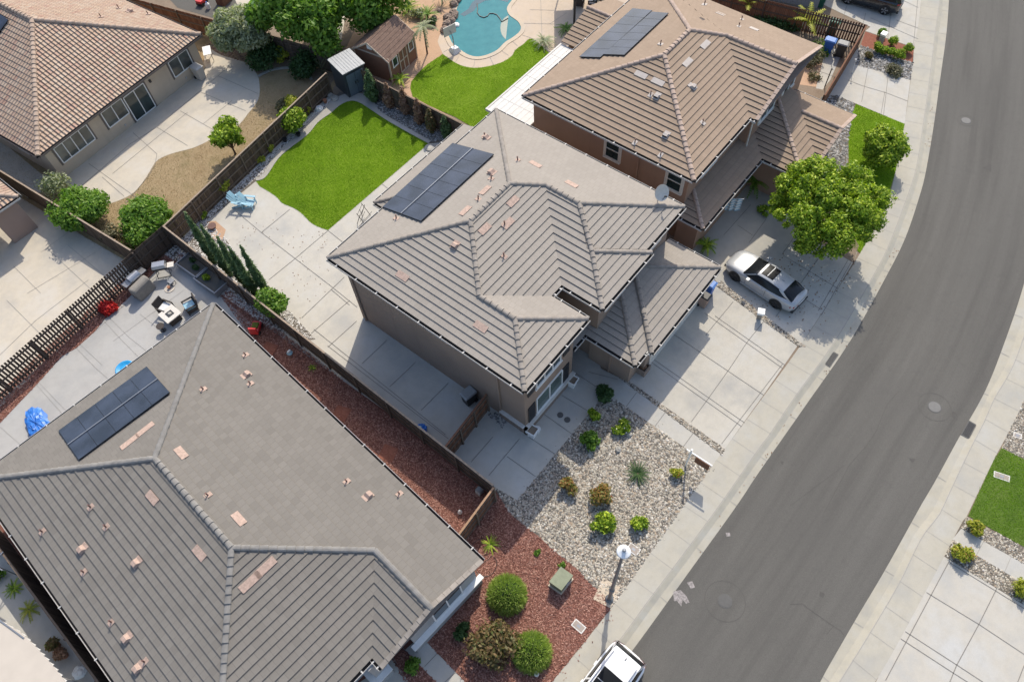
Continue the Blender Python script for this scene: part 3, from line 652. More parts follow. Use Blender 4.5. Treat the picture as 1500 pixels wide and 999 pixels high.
# ------------------------------------------------------------------ roof and house tools
def newell(P):
    n = np.zeros(3)
    for a, b in zip(P, P[1:]+P[:1]):
        n += V3((a[1]-b[1])*(a[2]+b[2]), (a[2]-b[2])*(a[0]+b[0]), (a[0]-b[0])*(a[1]+b[1]))
    n /= np.linalg.norm(n); return n if n[2] > 0 else -n
def clip_half(P, ax, v, keep_above):
    out = []; n = len(P)
    for i in range(n):
        a, b = P[i], P[(i+1) % n]
        ia = (a[ax] >= v-1e-9) if keep_above else (a[ax] <= v+1e-9)
        ib = (b[ax] >= v-1e-9) if keep_above else (b[ax] <= v+1e-9)
        if ia: out.append(a)
        if ia != ib:
            t = (v-a[ax])/(b[ax]-a[ax]); out.append(a+(b-a)*t)
    return out
def tile_plane(mb, poly, e=.365, t=.06, uoff=0.0):
    """lay courses of flat tile on a roof plane: every course is its own strip, standing proud at its lower edge"""
    P = [np.array(p, float) for p in poly]; n = newell(P); c = sum(P)/len(P)
    g = V3(0,0,1)-n*n[2]; g /= np.linalg.norm(g); a = np.cross(g, n)
    Q = [np.array([(p-c)@a, (p-c)@g]) for p in P]
    v0 = min(q[1] for q in Q); v1 = max(q[1] for q in Q); k = 0
    while v0+k*e < v1-1e-4:
        lo, hi = v0+k*e, v0+(k+1)*e
        R = clip_half(clip_half(Q, 1, lo, True), 1, hi, False); k += 1
        # drop duplicates
        R2 = []
        for r in R:
            if not R2 or np.linalg.norm(r-R2[-1]) > 1e-5: R2.append(r)
        if len(R2) > 1 and np.linalg.norm(R2[0]-R2[-1]) < 1e-5: R2.pop()
        if len(R2) < 3: continue
        area = sum(R2[i][0]*R2[(i+1)%len(R2)][1]-R2[(i+1)%len(R2)][0]*R2[i][1] for i in range(len(R2)))
        if abs(area) < 1e-4: continue
        if area < 0: R2 = R2[::-1]
        off = [t*(1-.80*(r[1]-lo)/e) for r in R2]
        vs = [c+a*r[0]+g*r[1]+n*o for r, o in zip(R2, off)]
        if np.cross(vs[1]-vs[0], vs[2]-vs[0])@n < 0: vs = vs[::-1]; R2 = R2[::-1]; off = off[::-1]
        fi = len(mb.f); mb.add(vs, [tuple(range(len(vs)))]); mb.uv[fi] = [(r[0]+uoff, r[1]-v0) for r in R2]
        for i in range(len(R2)):
            r, s = R2[i], R2[(i+1) % len(R2)]
            if abs(r[1]-lo) < 1e-5 and abs(s[1]-lo) < 1e-5 and abs(r[0]-s[0]) > 1e-4:
                p, q = vs[i], vs[(i+1) % len(vs)]
                fi = len(mb.f); mb.add([p, q, q-n*(t+.012), p-n*(t+.012)], [(0,3,2,1)], 1)
                mb.uv[fi] = [(r[0], k*e), (s[0], k*e), (s[0], k*e), (r[0], k*e)]
    return (c, n)
def caps(mb, lo, hi, seg=.37, w=.13, h=.085, lift=.025):
    """overlapping hip and ridge caps from the low end to the high end"""
    lo = np.array(lo, float); hi = np.array(hi, float)
    if lo[2] > hi[2]: lo, hi = hi, lo
    d = hi-lo; L = np.linalg.norm(d); d /= L; r = np.cross(d, V3(0,0,1)); r /= np.linalg.norm(r); u = np.cross(r, d)
    n = max(1, round(L/seg)); s = L/n
    prof = [(-1,-.35),(-.92,.45),(-.55,.92),(0,1.08),(.55,.92),(.92,.45),(1,-.35)]
    for i in range(n):
        a = lo+d*s*i; b = lo+d*(s*(i+1)+.06)
        A = [a+r*w*x+u*(h*y+lift+.03) for x, y in prof]; B = [b+r*w*.86*x+u*(h*.84*y+lift-.008) for x, y in prof]
        m = len(prof); mb.add(A+B, [(j, j+1, m+j+1, m+j) for j in range(m-1)]+[tuple(range(m))[::-1]])
def gutter(mb, a, b, out, z=None, hang=True, depth=.13):
    """U-shaped eaves gutter: index 0 inside, 1 lip and hangers"""
    a = np.array(a, float); b = np.array(b, float); o = V3(out[0], out[1], 0); o /= np.linalg.norm(o)
    d = b-a; L = np.linalg.norm(d); d /= L
    base = a-V3(0,0,.10)
    mb.quad(base, base+d*L, base+d*L+o*depth, base+o*depth, 0)
    mb.quad(a+V3(0,0,-.10)-o*.002, b+V3(0,0,-.10)-o*.002, b-o*.002+V3(0,0,.01), a-o*.002+V3(0,0,.01), 0)
    mb.bar(a+o*(depth+.016)-V3(0,0,.06), b+o*(depth+.016)-V3(0,0,.06), .018, .12, mi=1)
    if hang:
        k = max(1, int(L/1.6))
        for i in range(k+1):
            p = a+d*(L*(i+.5)/(k+1)); mb.bar(p-o*.0+V3(0,0,-.01), p+o*(depth+.05)+V3(0,0,-.004), .06, .04, mi=1)
def pt(mb, name, mat, root, parent=None, smooth=False):
    return mb.build(name, mat, parent or root, smooth, loc=tuple(root.location)) if False else _pt(mb, name, mat, root, parent, smooth)
def _pt(mb, name, mat, root, parent, smooth):
    L = root.location; mb.v = [(x-L[0], y-L[1], z-L[2]) for x, y, z in mb.v]
    return mb.build(name, mat, parent or root, smooth)
def window(root, p, a, n, w, h, mull=1, frame='white', pane='glass', sill=True, fw=.07, name='window', trim=None, cross=False):
    """p lower left corner on the wall, a along the wall, n outward"""
    p = np.array(p, float); a = np.array(a, float); n = np.array(n, float); z = V3(0,0,1)
    f = MB(); q = p+n*.03
    def rail(A, B, ww=fw): f.bar(A, B, ww, .07, up=n)
    rail(q, q+a*w); rail(q+z*h, q+a*w+z*h); rail(q+z*fw*.5, q+z*(h-fw*.5)); rail(q+a*w+z*fw*.5, q+a*w+z*(h-fw*.5))
    for i in range(1, mull+1): rail(q+a*w*i/(mull+1)+z*fw*.5, q+a*w*i/(mull+1)+z*(h-fw*.5), fw*.9)
    if cross: f.bar(q+z*h*.5+a*fw*.5+n*.004, q+z*h*.5+a*(w-fw*.5)+n*.004, fw*.8, .06, up=n)
    fo = pt(f, name, M[frame], root)
    g = MB(); g.quad(p+n*.025, p+a*w+n*.025, p+a*w+z*h+n*.025, p+z*h+n*.025); pt(g, 'pane', M[pane], root, fo)
    if sill:
        s = MB(); s.bar(p-a*.12-z*.09+n*.03, p+a*(w+.12)-z*.09+n*.03, .15, .10, up=z); pt(s, 'sill', M[trim or frame], root, fo)
    if trim:
        t = MB(); t.bar(p-a*.1-z*.1+n*.01, p-a*.1+z*(h+.1)+n*.01, .12, .06, up=n); t.bar(p+a*(w+.1)-z*.1+n*.01, p+a*(w+.1)+z*(h+.1)+n*.01, .12, .06, up=n)
        t.bar(p-a*.16+z*(h+.09)+n*.012, p+a*(w+.16)+z*(h+.09)+n*.012, .12, .07, up=n); pt(t, 'surround', M[trim], root, fo)
    return fo
def walls(root, foot, z1, mat, z0=-.1):
    m = MB(); n = len(foot)
    a = sum(foot[i][0]*foot[(i+1)%n][1]-foot[(i+1)%n][0]*foot[i][1] for i in range(n))
    if a < 0: foot = foot[::-1]
    for i in range(n):
        p, q = foot[i], foot[(i+1) % n]
        m.quad((p[0],p[1],z0), (q[0],q[1],z0), (q[0],q[1],z1), (p[0],p[1],z1))
    return m
def frame_of(plane):
    c, n = plane; g = V3(0,0,1)-n*n[2]; g /= np.linalg.norm(g); a = np.cross(g, n); return n, g, a
def vent_pipe(root, plane, px, py, mat='salmon', tall=.30):
    """roof jack: clay flashing with a stub pipe"""
    p = on(plane, px, py); n, g, a = frame_of(plane); m = MB()
    m.bar(p-g*.17+n*.062, p+g*.17+n*.042, .24, .02, up=n)
    f = pt(m, 'vent_flashing', M[mat], root)
    q = MB().tube([p+n*.06, p+V3(0,0,tall)], .035, 8); q.tube([p+V3(0,0,tall-.03), p+V3(0,0,tall+.02)], .045, 8); pt(q, 'vent_pipe', M['salmon_dk'], root, f)
def vent_box(root, plane, px, py, mat='salmon', s=.33):
    """dormer-like exhaust vent"""
    p = on(plane, px, py); n, g, a = frame_of(plane); m = MB()
    b = [p+a*s*.5*x+g*s*.5*y+n*.02 for x, y in ((-1,-1),(1,-1),(1,1),(-1,1))]
    t = [p+a*s*.42*x+g*s*.45*y+n*.21 for x, y in ((-1,-1),(1,-1),(1,.2),(-1,.2))]
    m.add(b+t, [(4,5,6,7),(1,2,6,5),(2,3,7,6),(3,0,4,7)]); m.bar(p-g*.25+n*.06, p+g*.27+n*.05, s*1.1, .02, up=n)
    f = pt(m, 'exhaust_vent', M[mat], root)
    d = MB().quad(b[0]+n*.03, b[1]+n*.03, t[1], t[0]); pt(d, 'vent_mouth', M['black'], root, f)
def vent_tile(root, plane, px, py, mat='salmon', w=.74, h=.36):
    """low-profile attic vent tile"""
    p = on(plane, px, py); n, g, a = frame_of(plane); m = MB()
    m.bar(p-a*w/2+n*.055, p+a*w/2+n*.055, h, .035, up=n)
    pt(m, 'attic_vent', M[mat], root)
def solar(root, plane, quads, rows, cols, gap=.007, lift=.14):
    """panels laid over the quad of four pixels (low-left, low-right, high-right, high-left) on the roof plane"""
    n, g, a = frame_of(plane); A, B, C, D = [on(plane, *q)+n*lift for q in quads]
    for i in range(rows):
        for j in range(cols):
            def P(u, v): return (A*(1-u)*(1-v)+B*u*(1-v)+C*u*v+D*(1-u)*v)
            u0, u1, v0, v1 = j/cols, (j+1)/cols, i/rows, (i+1)/rows
            c = [P(u0,v0), P(u1,v0), P(u1,v1), P(u0,v1)]; ctr = sum(c)/4
            c = [q+(ctr-q)/np.linalg.norm(ctr-q)*gap for q in c]
            if np.cross(c[1]-c[0], c[2]-c[0])@n < 0: c = c[::-1]
            m = MB(); m.add([q-n*.045 for q in c]+c, [(0,1,5,4),(1,2,6,5),(2,3,7,6),(3,0,4,7),(4,5,6,7),(3,2,1,0)])
            f = pt(m, 'solar_panel', M['solar_frame'], root)
            s = MB().add([q+(ctr-q)/np.linalg.norm(ctr-q)*.016+n*.004 for q in c], [(0,1,2,3)]); pt(s, 'solar_cells', M['solar'], root, f)
    return A, B, C, D, n

# ------------------------------------------------------------------ the main two-storey house
s_, E_ = .3, 5.75
H1 = thing('house', 'two-storey taupe stucco house with grey-brown tiled hip roof beside the rock garden', 'house', (19.4, 17, 0))
zz = lambda d, E=E_: E+s_*d
RL, FL, FLr, nA, nB = (12.33,23.72,E_), (12.33,10.55,E_), (17.4,10.55,E_), (17.4,12.8,E_), (18.27,12.8,E_)
MF, MR, MR2, FR, RR = (18.27,10.3,E_), (22.75,10.3,E_), (22.75,10.62,E_), (26.45,10.62,E_), (26.45,23.72,E_)
ap1, ap2 = (17.79,18.26,zz(5.46)), (20.99,18.26,zz(5.46)); k1, k2 = (22.36,16.89,zz(4.09)), (22.36,14.71,zz(4.09))
k3, k3b = (20.51,12.54,zz(2.24)), (20.51,12.86,zz(2.24)); b1, b2 = (14.865,15.335,zz(2.535)), (14.865,13.085,zz(2.535))
rf = MB()
PL = {}
PL['rear'] = tile_plane(rf, [RR, RL, ap1, ap2]); PL['left'] = tile_plane(rf, [RL, FL, b2, b1, ap1]); PL['front'] = tile_plane(rf, [nA, nB, k1, ap2, ap1, b1])
PL['right'] = tile_plane(rf, [FR, RR, ap2, k1, k2]); tile_plane(rf, [FLr, nA, b1, b2]); PL['lw'] = tile_plane(rf, [FL, FLr, b2])
PL['wl'] = tile_plane(rf, [MF, k3, k3b, k2, k1, nB]); tile_plane(rf, [MF, MR, k3]); tile_plane(rf, [MR, MR2, k3b, k3], t=.03); tile_plane(rf, [MR2, FR, k2, k3b])
cp = MB()
for a, b in ((RL,ap1),(ap1,ap2),(RR,ap2),(k1,ap2),(k2,k1),(FR,k2),(k3,k2),(MF,k3),(MR,k3),(b1,ap1),(b2,b1),(FL,b2),(FLr,b2)): caps(cp, a, b)
so = MB().add([(x,y,E_-.11) for x,y,z in (RL,FL,FLr,nA,nB,MF,MR,MR2,FR,RR)], [tuple(range(10))])
ro = pt(rf, 'roof', [M['main_tile'], M['tile_edge_shade']], H1); pt(cp, 'ridge_cap', M['main_cap'], H1, ro); pt(so, 'soffit', M['soffit'], H1)
gu = MB()
for a, b, o in ((RL,FL,(-1,0)),(FL,FLr,(0,-1)),(FLr,nA,(1,0)),(nA,nB,(0,-1)),(nB,MF,(-1,0)),(MF,MR,(0,-1)),(MR2,FR,(0,-1)),(FR,RR,(1,0)),(RR,RL,(0,1))): gutter(gu, a, b, o)
pt(gu, 'gutter', [M['gutter_in'], M['gutter_white']], H1)
wl = walls(H1, [(12.8,11.0),(16.9,11.0),(16.9,13.25),(18.74,13.25),(18.74,10.75),(22.3,10.75),(22.3,11.07),(26.0,11.07),(26.0,23.25),(12.8,23.25)], E_-.1, None)
# garage walls, lower storey
for p, q in (((18.55,11.0),(18.55,8.35)),((18.55,8.35),(19.6,8.35)),((19.6,8.35),(19.6,8.05)),((19.6,8.05),(25.9,8.05)),((25.9,8.05),(25.9,11.07))):
    wl.quad((p[0],p[1],-.1),(q[0],q[1],-.1),(q[0],q[1],2.78),(p[0],p[1],2.78))
wo = pt(wl, 'wall', M['stucco_main'], H1)
# garage roof
G_ = 2.85; gz = lambda d: G_+s_*d
g1 = MB(); C1, gFL, gSt, bFL = (26.3,7.68,G_), (19.3,7.68,G_), (19.3,7.95,G_), (18.15,7.95,G_)
yw = 10.76
hR = (26.3-3.08, yw, gz(3.08)); hL2 = (18.15+2.81, yw, gz(2.81)); hL1 = (19.3+3.08, yw, gz(3.08))
PG = tile_plane(g1, [gFL, C1, hR, hL1]); tile_plane(g1, [C1, (26.3,11.06,G_), (26.3-3.1,11.06,gz(3.1)), hR])
tile_plane(g1, [bFL, gSt, hL1[:0] or (19.3+2.81, yw, gz(2.81)), hL2]); tile_plane(g1, [gFL, hL1, (hL1[0]-.02, hL1[1], hL1[2]-.02), gSt][:2]+[(19.3+2.81, yw, gz(2.81)), gSt], t=.02)
tile_plane(g1, [bFL, hL2, (18.74+.0, yw, gz(.59)), (18.15,yw,G_)]); tile_plane(g1, [(18.15,yw,G_),(18.72,yw,gz(.57)),(18.72,11.1,gz(.57)),(18.15,11.1,G_)])
tile_plane(g1, [(17.0,11.1,G_),(18.15,11.1,G_),(18.72,11.67,gz(.57)),(18.72,13.2,gz(2.1)),(17.0,13.2,gz(2.1))]); tile_plane(g1, [(18.15,11.1,G_),(18.72,11.1,gz(.57)),(18.72,11.67,gz(.57))])
r2 = pt(g1, 'lower_roof', [M['main_tile'], M['tile_edge_shade']], H1)
for a, b in ((C1,hR),(gFL,hL1),(bFL,hL2)): c1 = MB(); caps(c1, a, b); pt(c1, 'ridge_cap', M['main_cap'], H1, r2)
gu = MB()
for a, b, o in ((gFL,C1,(0,-1)),((26.3,11.06,G_),C1,(1,0)),(bFL,gSt,(0,-1)),(gSt,gFL,(-1,0)),((18.15,11.1,G_),bFL,(-1,0)),((17.0,11.1,G_),(18.15,11.1,G_),(0,-1))): gutter(gu, a, b, o)
pt(gu, 'gutter', [M['gutter_in'], M['gutter_white']], H1)
pt(MB().add([(18.15,7.97,2.75),(19.3,7.97,2.75),(19.3,7.7,2.75),(26.28,7.7,2.75),(26.28,11,2.75),(18.15,11,2.75)], [tuple(range(6))]), 'soffit', M['soffit'], H1)
gd = MB().box(20.1,25.3,8.0,8.06,0,2.15)
for k in range(1,4): gd.box(20.1,25.3,7.985,8.0,k*.53-.012,k*.53+.012)
pt(gd, 'garage_door', M['offwhite'], H1)
# rear patio roof
q = 26.85; p1 = MB(); zb = lambda y: 2.8+.28*(q-y)
tile_plane(p1, [(18.25,q,2.8),(26.7,q,2.8),(26.7,23.3,zb(23.3)),(18.25+1.6,23.3,zb(23.3)),(18.25+1.0,q-1.0,zb(q-1.0))][:3]+[(18.25+3.55,23.3,zb(23.3))])
tile_plane(p1, [(18.25,q,2.8),(18.25+3.55,23.3,zb(23.3)),(18.25,23.3,2.8)])
c2 = MB(); caps(c2, (18.25,q,2.8), (21.8,23.3,zb(23.3)))
r3 = pt(p1, 'patio_roof', [M['main_tile'], M['tile_edge_shade']], H1); pt(c2, 'ridge_cap', M['main_cap'], H1, r3)
gu = MB(); gutter(gu, (18.25,q,2.8), (26.7,q,2.8), (0,1)); gutter(gu, (18.25,23.7,2.8), (18.25,q,2.8), (-1,0)); pt(gu, 'gutter', [M['gutter_in'], M['gutter_white']], H1)
for x in (18.6, 22.4, 26.3): pt(MB().box(x-.12,x+.12,q-.5,q-.26,0,2.7), 'post', M['stucco_main'], H1)
pt(MB().box(18.3,26.65,q-.52,q-.24,2.55,2.7), 'beam', M['stucco_main'], H1)
# vents and panels
for p in ((705,200+2),): pass
for px, py in ((711.5,201),(721,254),(703,290),(581,321),(739.6,326),(734.4,374)): pass
vent_pipe(H1, PL['rear'], 710, 201); vent_box(H1, PL['rear'], 713, 203, s=.3); vent_pipe(H1, PL['rear'], 720, 263); vent_box(H1, PL['rear'], 721, 254, s=.36)
vent_pipe(H1, PL['rear'], 701, 293); vent_pipe(H1, PL['rear'], 581, 321); vent_pipe(H1, PL['right'], 758, 236); vent_tile(H1, PL['right'], 784, 242); vent_tile(H1, PL['right'], 837, 271)
for p in ((711,280),(682,310)): vent_tile(H1, PL['rear'], *p)
for p in ((710,336),(751,296),(744,328)): vent_tile(H1, PL['front'], *p)
vent_pipe(H1, PL['front'], 739, 330); vent_pipe(H1, PL['front'], 738, 376); vent_box(H1, PL['left'], 667, 360); vent_tile(H1, PL['left'], 590, 405); vent_tile(H1, PL['left'], 704.5, 479)
A, B, C, D, n_ = solar(H1, PL['rear'], [(561,306),(664,212),(725,229),(618,327)], 1, 1) if False else (0,)*5
A, B, C, D, n_ = solar(H1, PL['rear'], [(664,212.5),(561.5,306),(618,327),(724.5,229)], 2, 6)
m = MB(); m.bar((A+D)/2+n_*.02, (B+C)/2+n_*.02, .055, .05, up=n_); pt(m, 'mounting_rail', M['rail'], H1)
m = MB()
for t in (.04, .28, .52, .76, .97):
    m.bar(A+(B-A)*t-n_*.09, D+(C-D)*t-n_*.09, .05, .08, up=n_)
pt(m, 'panel_support', M['dark'], H1)
# satellite dish on the right eave
m = MB(); p = V3(25.75,11.9,5.98); m.tube([p, p+V3(0.05,0,.35), p+V3(.12,-.05,.5)], .025, 6); dd = pt(m, 'satellite_mast', M['gutter_white'], H1)
m = MB(); dirv = V3(-.42,-.75,.5); dirv /= np.linalg.norm(dirv); a_ = np.cross(dirv, V3(0,0,1)); a_ /= np.linalg.norm(a_); b_ = np.cross(a_, dirv); c_ = p+V3(.12,-.05,.62)
rings = [(.0,0),(.16,.02),(.3,.06),(.42,.13)]; VV = []; FF = []
for r, h in rings:
    for k in range(18):
        t = 2*math.pi*k/18; VV.append(c_+a_*r*math.cos(t)+b_*r*1.1*math.sin(t)+dirv*h)
for i in range(3):
    for k in range(18): FF.append((i*18+k, i*18+(k+1)%18, (i+1)*18+(k+1)%18, (i+1)*18+k))
m.add(VV, FF); m.add([v-dirv*.02 for v in VV], [f[::-1] for f in FF]); pt(m, 'satellite_dish', M['offwhite'], H1, dd, True)
m = MB(); m.tube([c_-b_*.4+dirv*.08, c_+dirv*.45-b_*.12], .018, 6); m.bar(c_+dirv*.42-b_*.12, c_+dirv*.56-b_*.12, .1, .07); pt(m, 'dish_arm', M['dark'], H1, dd)
# windows
window(H1, (12.8,17.15,4.45), (0,-1,0), (-1,0,0), 1.25, .75, mull=0, pane='glass_green')
front = (V3(0,11.0,0), V3(0,-1,0))
window(H1, (13.75,11.0,3.55), (1,0,0), (0,-1,0), 2.0, 1.5, mull=2); 
window(H1, (13.75,11.0,.75), (1,0,0), (0,-1,0), 2.2, 1.55, mull=1, pane='glass_green')
for x in (13.05, 16.0):
    sh = MB().box(x,x+.55,10.94,10.995,.75,2.3)
    for k in range(12): sh.box(x+.06,x+.49,10.925,10.94,.85+k*.115,.90+k*.115)
    pt(sh, 'shutter', M['dark'], H1)
    sh = MB().box(x,x+.55,10.94,10.995,3.55,5.05); pt(sh, 'shutter', M['dark'], H1)
window(H1, (19.4,10.75,4.2), (1,0,0), (0,-1,0), 1.6, 1.1, mull=1); window(H1, (23.6,11.07,4.2), (1,0,0), (0,-1,0), 1.4, 1.1, mull=1)
ld = MB(); ld.box(12.66,12.8,10.86,12.6,0,.62); ld.box(12.66,16.95,10.84,11.0,0,.62); lo_ = pt(ld, 'stone_base', M['stonework'], H1)
ld = MB(); ld.box(12.6,12.8,10.8,12.65,.62,.70); ld.box(12.6,17.0,10.78,11.0,.62,.70); pt(ld, 'base_ledge', M['offwhite'], H1, lo_)
for (x, y, z1, t) in ((12.74,12.65,E_-.2,1),(12.74,22.9,E_-.2,1)):
    pt(MB().box(x-.04,x+.04,y-.05,y+.05,.05,z1), 'downpipe', M['stucco_main'], H1)
pt(MB().box(18.44,18.55,9.55,9.63,.05,2.7), 'downpipe', M['stucco_main'], H1)
dm = MB().box(17.05,18.0,13.19,13.25,0,2.1); pt(dm, 'front_door', M['fence_red'], H1)
def local(o, deg):
    c, s = math.cos(math.radians(deg)), math.sin(math.radians(deg))
    return lambda x, y, z=0.0: (o[0]+c*x-s*y, o[1]+s*x+c*y, z)
# ------------------------------------------------------------------ single-storey house, lower left
H2 = thing('house', 'single-storey grey house with wide charcoal tiled roof in the lower left corner', 'house', (0, 18, 0))
T = local((7.33, 28.8), -4.75); e = 2.85; s = .3; g = lambda d: e+s*d
RR2, RL2, FL2, FRm = T(0,0,e), T(-14.05,0,e), T(-14.05,-20.5,e), T(0,-20.5,e)
P1, P2 = T(-7.2,-7.2,g(7.2)), T(-7.2,-13.3,g(7.2)); P3 = T(-3.015,-17.485,g(3.015)); GA = T(-3.015,-21.1,g(3.015)); GR, GL, VL = T(0,-21.1,e), T(-6.03,-21.1,e), T(-6.03,-20.5,e)
r_ = MB(); Q = {}
Q['right'] = tile_plane(r_, [GR, RR2, P1, P2, P3, GA]); Q['rear'] = tile_plane(r_, [RR2, RL2, P1]); Q['left'] = tile_plane(r_, [RL2, FL2, P2, P1])
Q['front'] = tile_plane(r_, [FL2, VL, P3, P2]); Q['wing'] = tile_plane(r_, [VL, GL, GA, P3])
c_ = MB()
for a, b in ((RR2,P1),(RL2,P1),(P2,P1),(P3,P2),(FL2,P2),(P3,GA)): caps(c_, a, b, w=.145, h=.095)
rk = MB()   # gable rake tiles
for a, b in ((GR,GA),(GL,GA)):
    a = np.array(a); b = np.array(b); d = b-a; L = np.linalg.norm(d); d /= L; k = int(L/.37)
    for i in range(k): rk.bar(a+d*(L*i/k)+V3(0,.03,.055+.012), a+d*(L*(i+.97)/k)+V3(0,.03,.035+.012), .22, .07)
ro = pt(r_, 'roof', [M['grey_tile'], M['tile_edge_shade']], H2); pt(c_, 'ridge_cap', M['grey_cap'], H2, ro); pt(rk, 'rake_tiles', M['main_cap'], H2, ro)
so = MB().add([(*p[:2], e-.11) for p in (RR2,RL2,FL2,VL,GL,GR)], [tuple(range(6))]); pt(so, 'soffit', M['soffit'], H2)
gu = MB()
ax = np.array(T(1,0))-np.array(T(0,0)); ay = np.array(T(0,1))-np.array(T(0,0))
for a, b, o in ((RR2,RL2,ay),(GR,RR2,ax),(RL2,FL2,-ax),(FL2,VL,-ay),(VL,GL,-ax)): gutter(gu, a, b, o[:2])
pt(gu, 'gutter', [M['gutter_in'], M['gutter_white']], H2)
ft = [T(-.45,-.45),T(-13.6,-.45),T(-13.6,-20.0),T(-6.3,-20.0),T(-6.3,-19.2),T(-4.4,-19.2),T(-4.4,-20.95),T(-.45,-20.95)]
w_ = walls(H2, [p[:2] for p in ft], e-.1, None)
w_.add([T(-.45,-20.94,e-.1),T(-5.7,-20.94,e-.1),T(-5.5,-20.94,e),T(-3.015,-20.94,g(2.9)),T(-.5,-20.94,e)], [(0,1,2,3,4)])
pt(w_, 'wall', M['stucco_grey'], H2)
pr = MB(); pr.add([T(-6,-21.32,2.62),T(-.0,-21.32,2.62),T(-.0,-20.95,2.80),T(-6,-20.95,2.80)], [(0,1,2,3)]); pr.add([T(-6,-21.32,2.62),T(-.0,-21.32,2.62),T(-.0,-21.32,2.5),T(-6,-21.32,2.5)], [(0,3,2,1)]); pr.add([T(-6,-21.32,2.5),T(0,-21.32,2.5),T(0,-20.95,2.5),T(-6,-20.95,2.5)], [(0,1,2,3)]) 
st = MB()
def tbox(m, x0, x1, y0, y1, z0, z1): m.add([T(x0,y0,z0),T(x1,y0,z0),T(x1,y1,z0),T(x0,y1,z0),T(x0,y0,z1),T(x1,y0,z1),T(x1,y1,z1),T(x0,y1,z1)], [(0,3,2,1),(4,5,6,7),(0,1,5,4),(1,2,6,5),(2,3,7,6),(3,0,4,7)]); return m
tbox(st, -4.55, -.3, -21.12, -20.95, 0, .95); sb = pt(st, 'wainscot', M['stucco_grey'], H2)
pt(tbox(MB(), -4.62, -.22, -21.22, -20.95, .95, 1.04), 'wainscot_cap', M['white'], H2, sb)
window(H2, T(-3.1,-20.95,1.12), np.array(T(1,0))-np.array(T(0,0)), -ay, 1.7, 1.35, mull=1)
pc_ = tbox(MB(), -6.5, -6.1, -20.75, -20.35, 0, 2.72); tbox(pc_, -6.75, -5.85, -20.95, -20.15, 0, .9); pl = pt(pc_, 'porch_pillar', M['stucco_grey'], H2)
pt(tbox(MB(), -6.82, -5.78, -21.02, -20.1, .9, .97), 'pillar_cap', M['white'], H2, pl)
pt(tbox(MB(), -5.9, -5.0, -19.25, -19.2, 0, 2.1), 'front_door', M['dark'], H2)
window(H2, T(-.45,-5.0,1.2), -ay, ax, 1.3, 1.1, mull=1); window(H2, T(-.45,-12.0,1.2), -ay, ax, 1.3, 1.1, mull=1)
window(H2, T(-2.5,-.45,1.0), -ax, ay, 1.6, 1.3, mull=1); window(H2, T(-6.5,-.45,.1), -ax, ay, 2.2, 2.0, mull=1, sill=False)
for p in ((360,521),(367,563),(298,571),(305,726),(508,706),(585,724)): vent_pipe(H2, Q['right'], *p)
for p in ((361,550),(539,727)): vent_box(H2, Q['right'], *p)
for p in ((265.5,664),(350,760.5)): vent_tile(H2, Q['right'], *p)
for p in ((213.4,630),(191,648)): vent_tile(H2, Q['rear'], *p, w=.95)
for p in ((224,729),(293,810)): vent_tile(H2, Q['left'], *p)
for p in ((134,743),(156.8,772),(63.5,779),(124,838),(164.6,911),(213,969)): vent_pipe(H2, Q['left'], *p)
for p in ((121.8,804),(201,824),(187,934),(203,978)): vent_box(H2, Q['left'], *p)
for p in ((389,831),(367,852)): vent_tile(H2, Q['front'], *p, w=1.0)
A, B, C, D, n_ = solar(H2, Q['rear'], [(217,539),(88,633),(118,676),(251,577)], 2, 5)
m = MB(); m.bar((A+D)/2+n_*.02, (B+C)/2+n_*.02, .055, .05, up=n_); pt(m, 'mounting_rail', M['rail'], H2)
m = MB()
for t in (.03, .27, .5, .73, .97): m.bar(A+(B-A)*t-n_*.09, D+(C-D)*t-n_*.09, .05, .08, up=n_)
pt(m, 'panel_support', M['dark'], H2)

# ------------------------------------------------------------------ brown two-storey neighbour, upper right
H3 = thing('house', 'two-storey brown stucco house with reddish brown tiled roof behind the leafy street tree', 'house', (36, 16, 0))
e = 5.6; s = .3125; g = lambda d: e+s*d
x0, x1, yr, yf = 28.55, 43.5, 23.3, 11.25; hd = (yr-yf)/2; ym = (yr+yf)/2
N1, N2, NR = (x0,yr,e), (x0,yf,e), (x1,yr,e); HB, HB2 = (x0+hd,ym,g(hd)), (x1-hd,ym,g(hd))
wl_, wc, wy = 34.85, 39.05, 10.78; wh = wc-wl_; zr_ = g(wh); KK = (wc, yf+wh, zr_); GAn = (wc, wy, zr_); GRn = (2*wc-wl_, wy, e); Nn = (wl_, yf, e); Nn2 = (wl_, wy, e)
r_ = MB(); Q = {}
Q['rear'] = tile_plane(r_, [N1, NR, HB2, HB]); Q['left'] = tile_plane(r_, [N1, N2, HB]); Q['front'] = tile_plane(r_, [N2, Nn, KK, HB2, HB])
Q['wl'] = tile_plane(r_, [Nn, Nn2, GAn, KK]); tile_plane(r_, [HB2, KK, NR]); Q['wr'] = tile_plane(r_, [KK, GAn, GRn, (GRn[0], yf+1.0, e)]); tile_plane(r_, [KK, (GRn[0], yf+1.0, e), NR])
c_ = MB()
for a, b in ((N1,HB),(N2,HB),(HB,HB2),(NR,HB2),(KK,HB2),(GAn,KK)): caps(c_, a, b, w=.145, h=.095)
rk = MB()
for a, b in (((GRn),GAn),(Nn2,GAn)):
    a = np.array(a); b = np.array(b); d = b-a; L = np.linalg.norm(d); d /= L; k = int(L/.37)
    for i in range(k): rk.bar(a+d*(L*i/k)+V3(0,.04,.067), a+d*(L*(i+.97)/k)+V3(0,.04,.047), .22, .07)
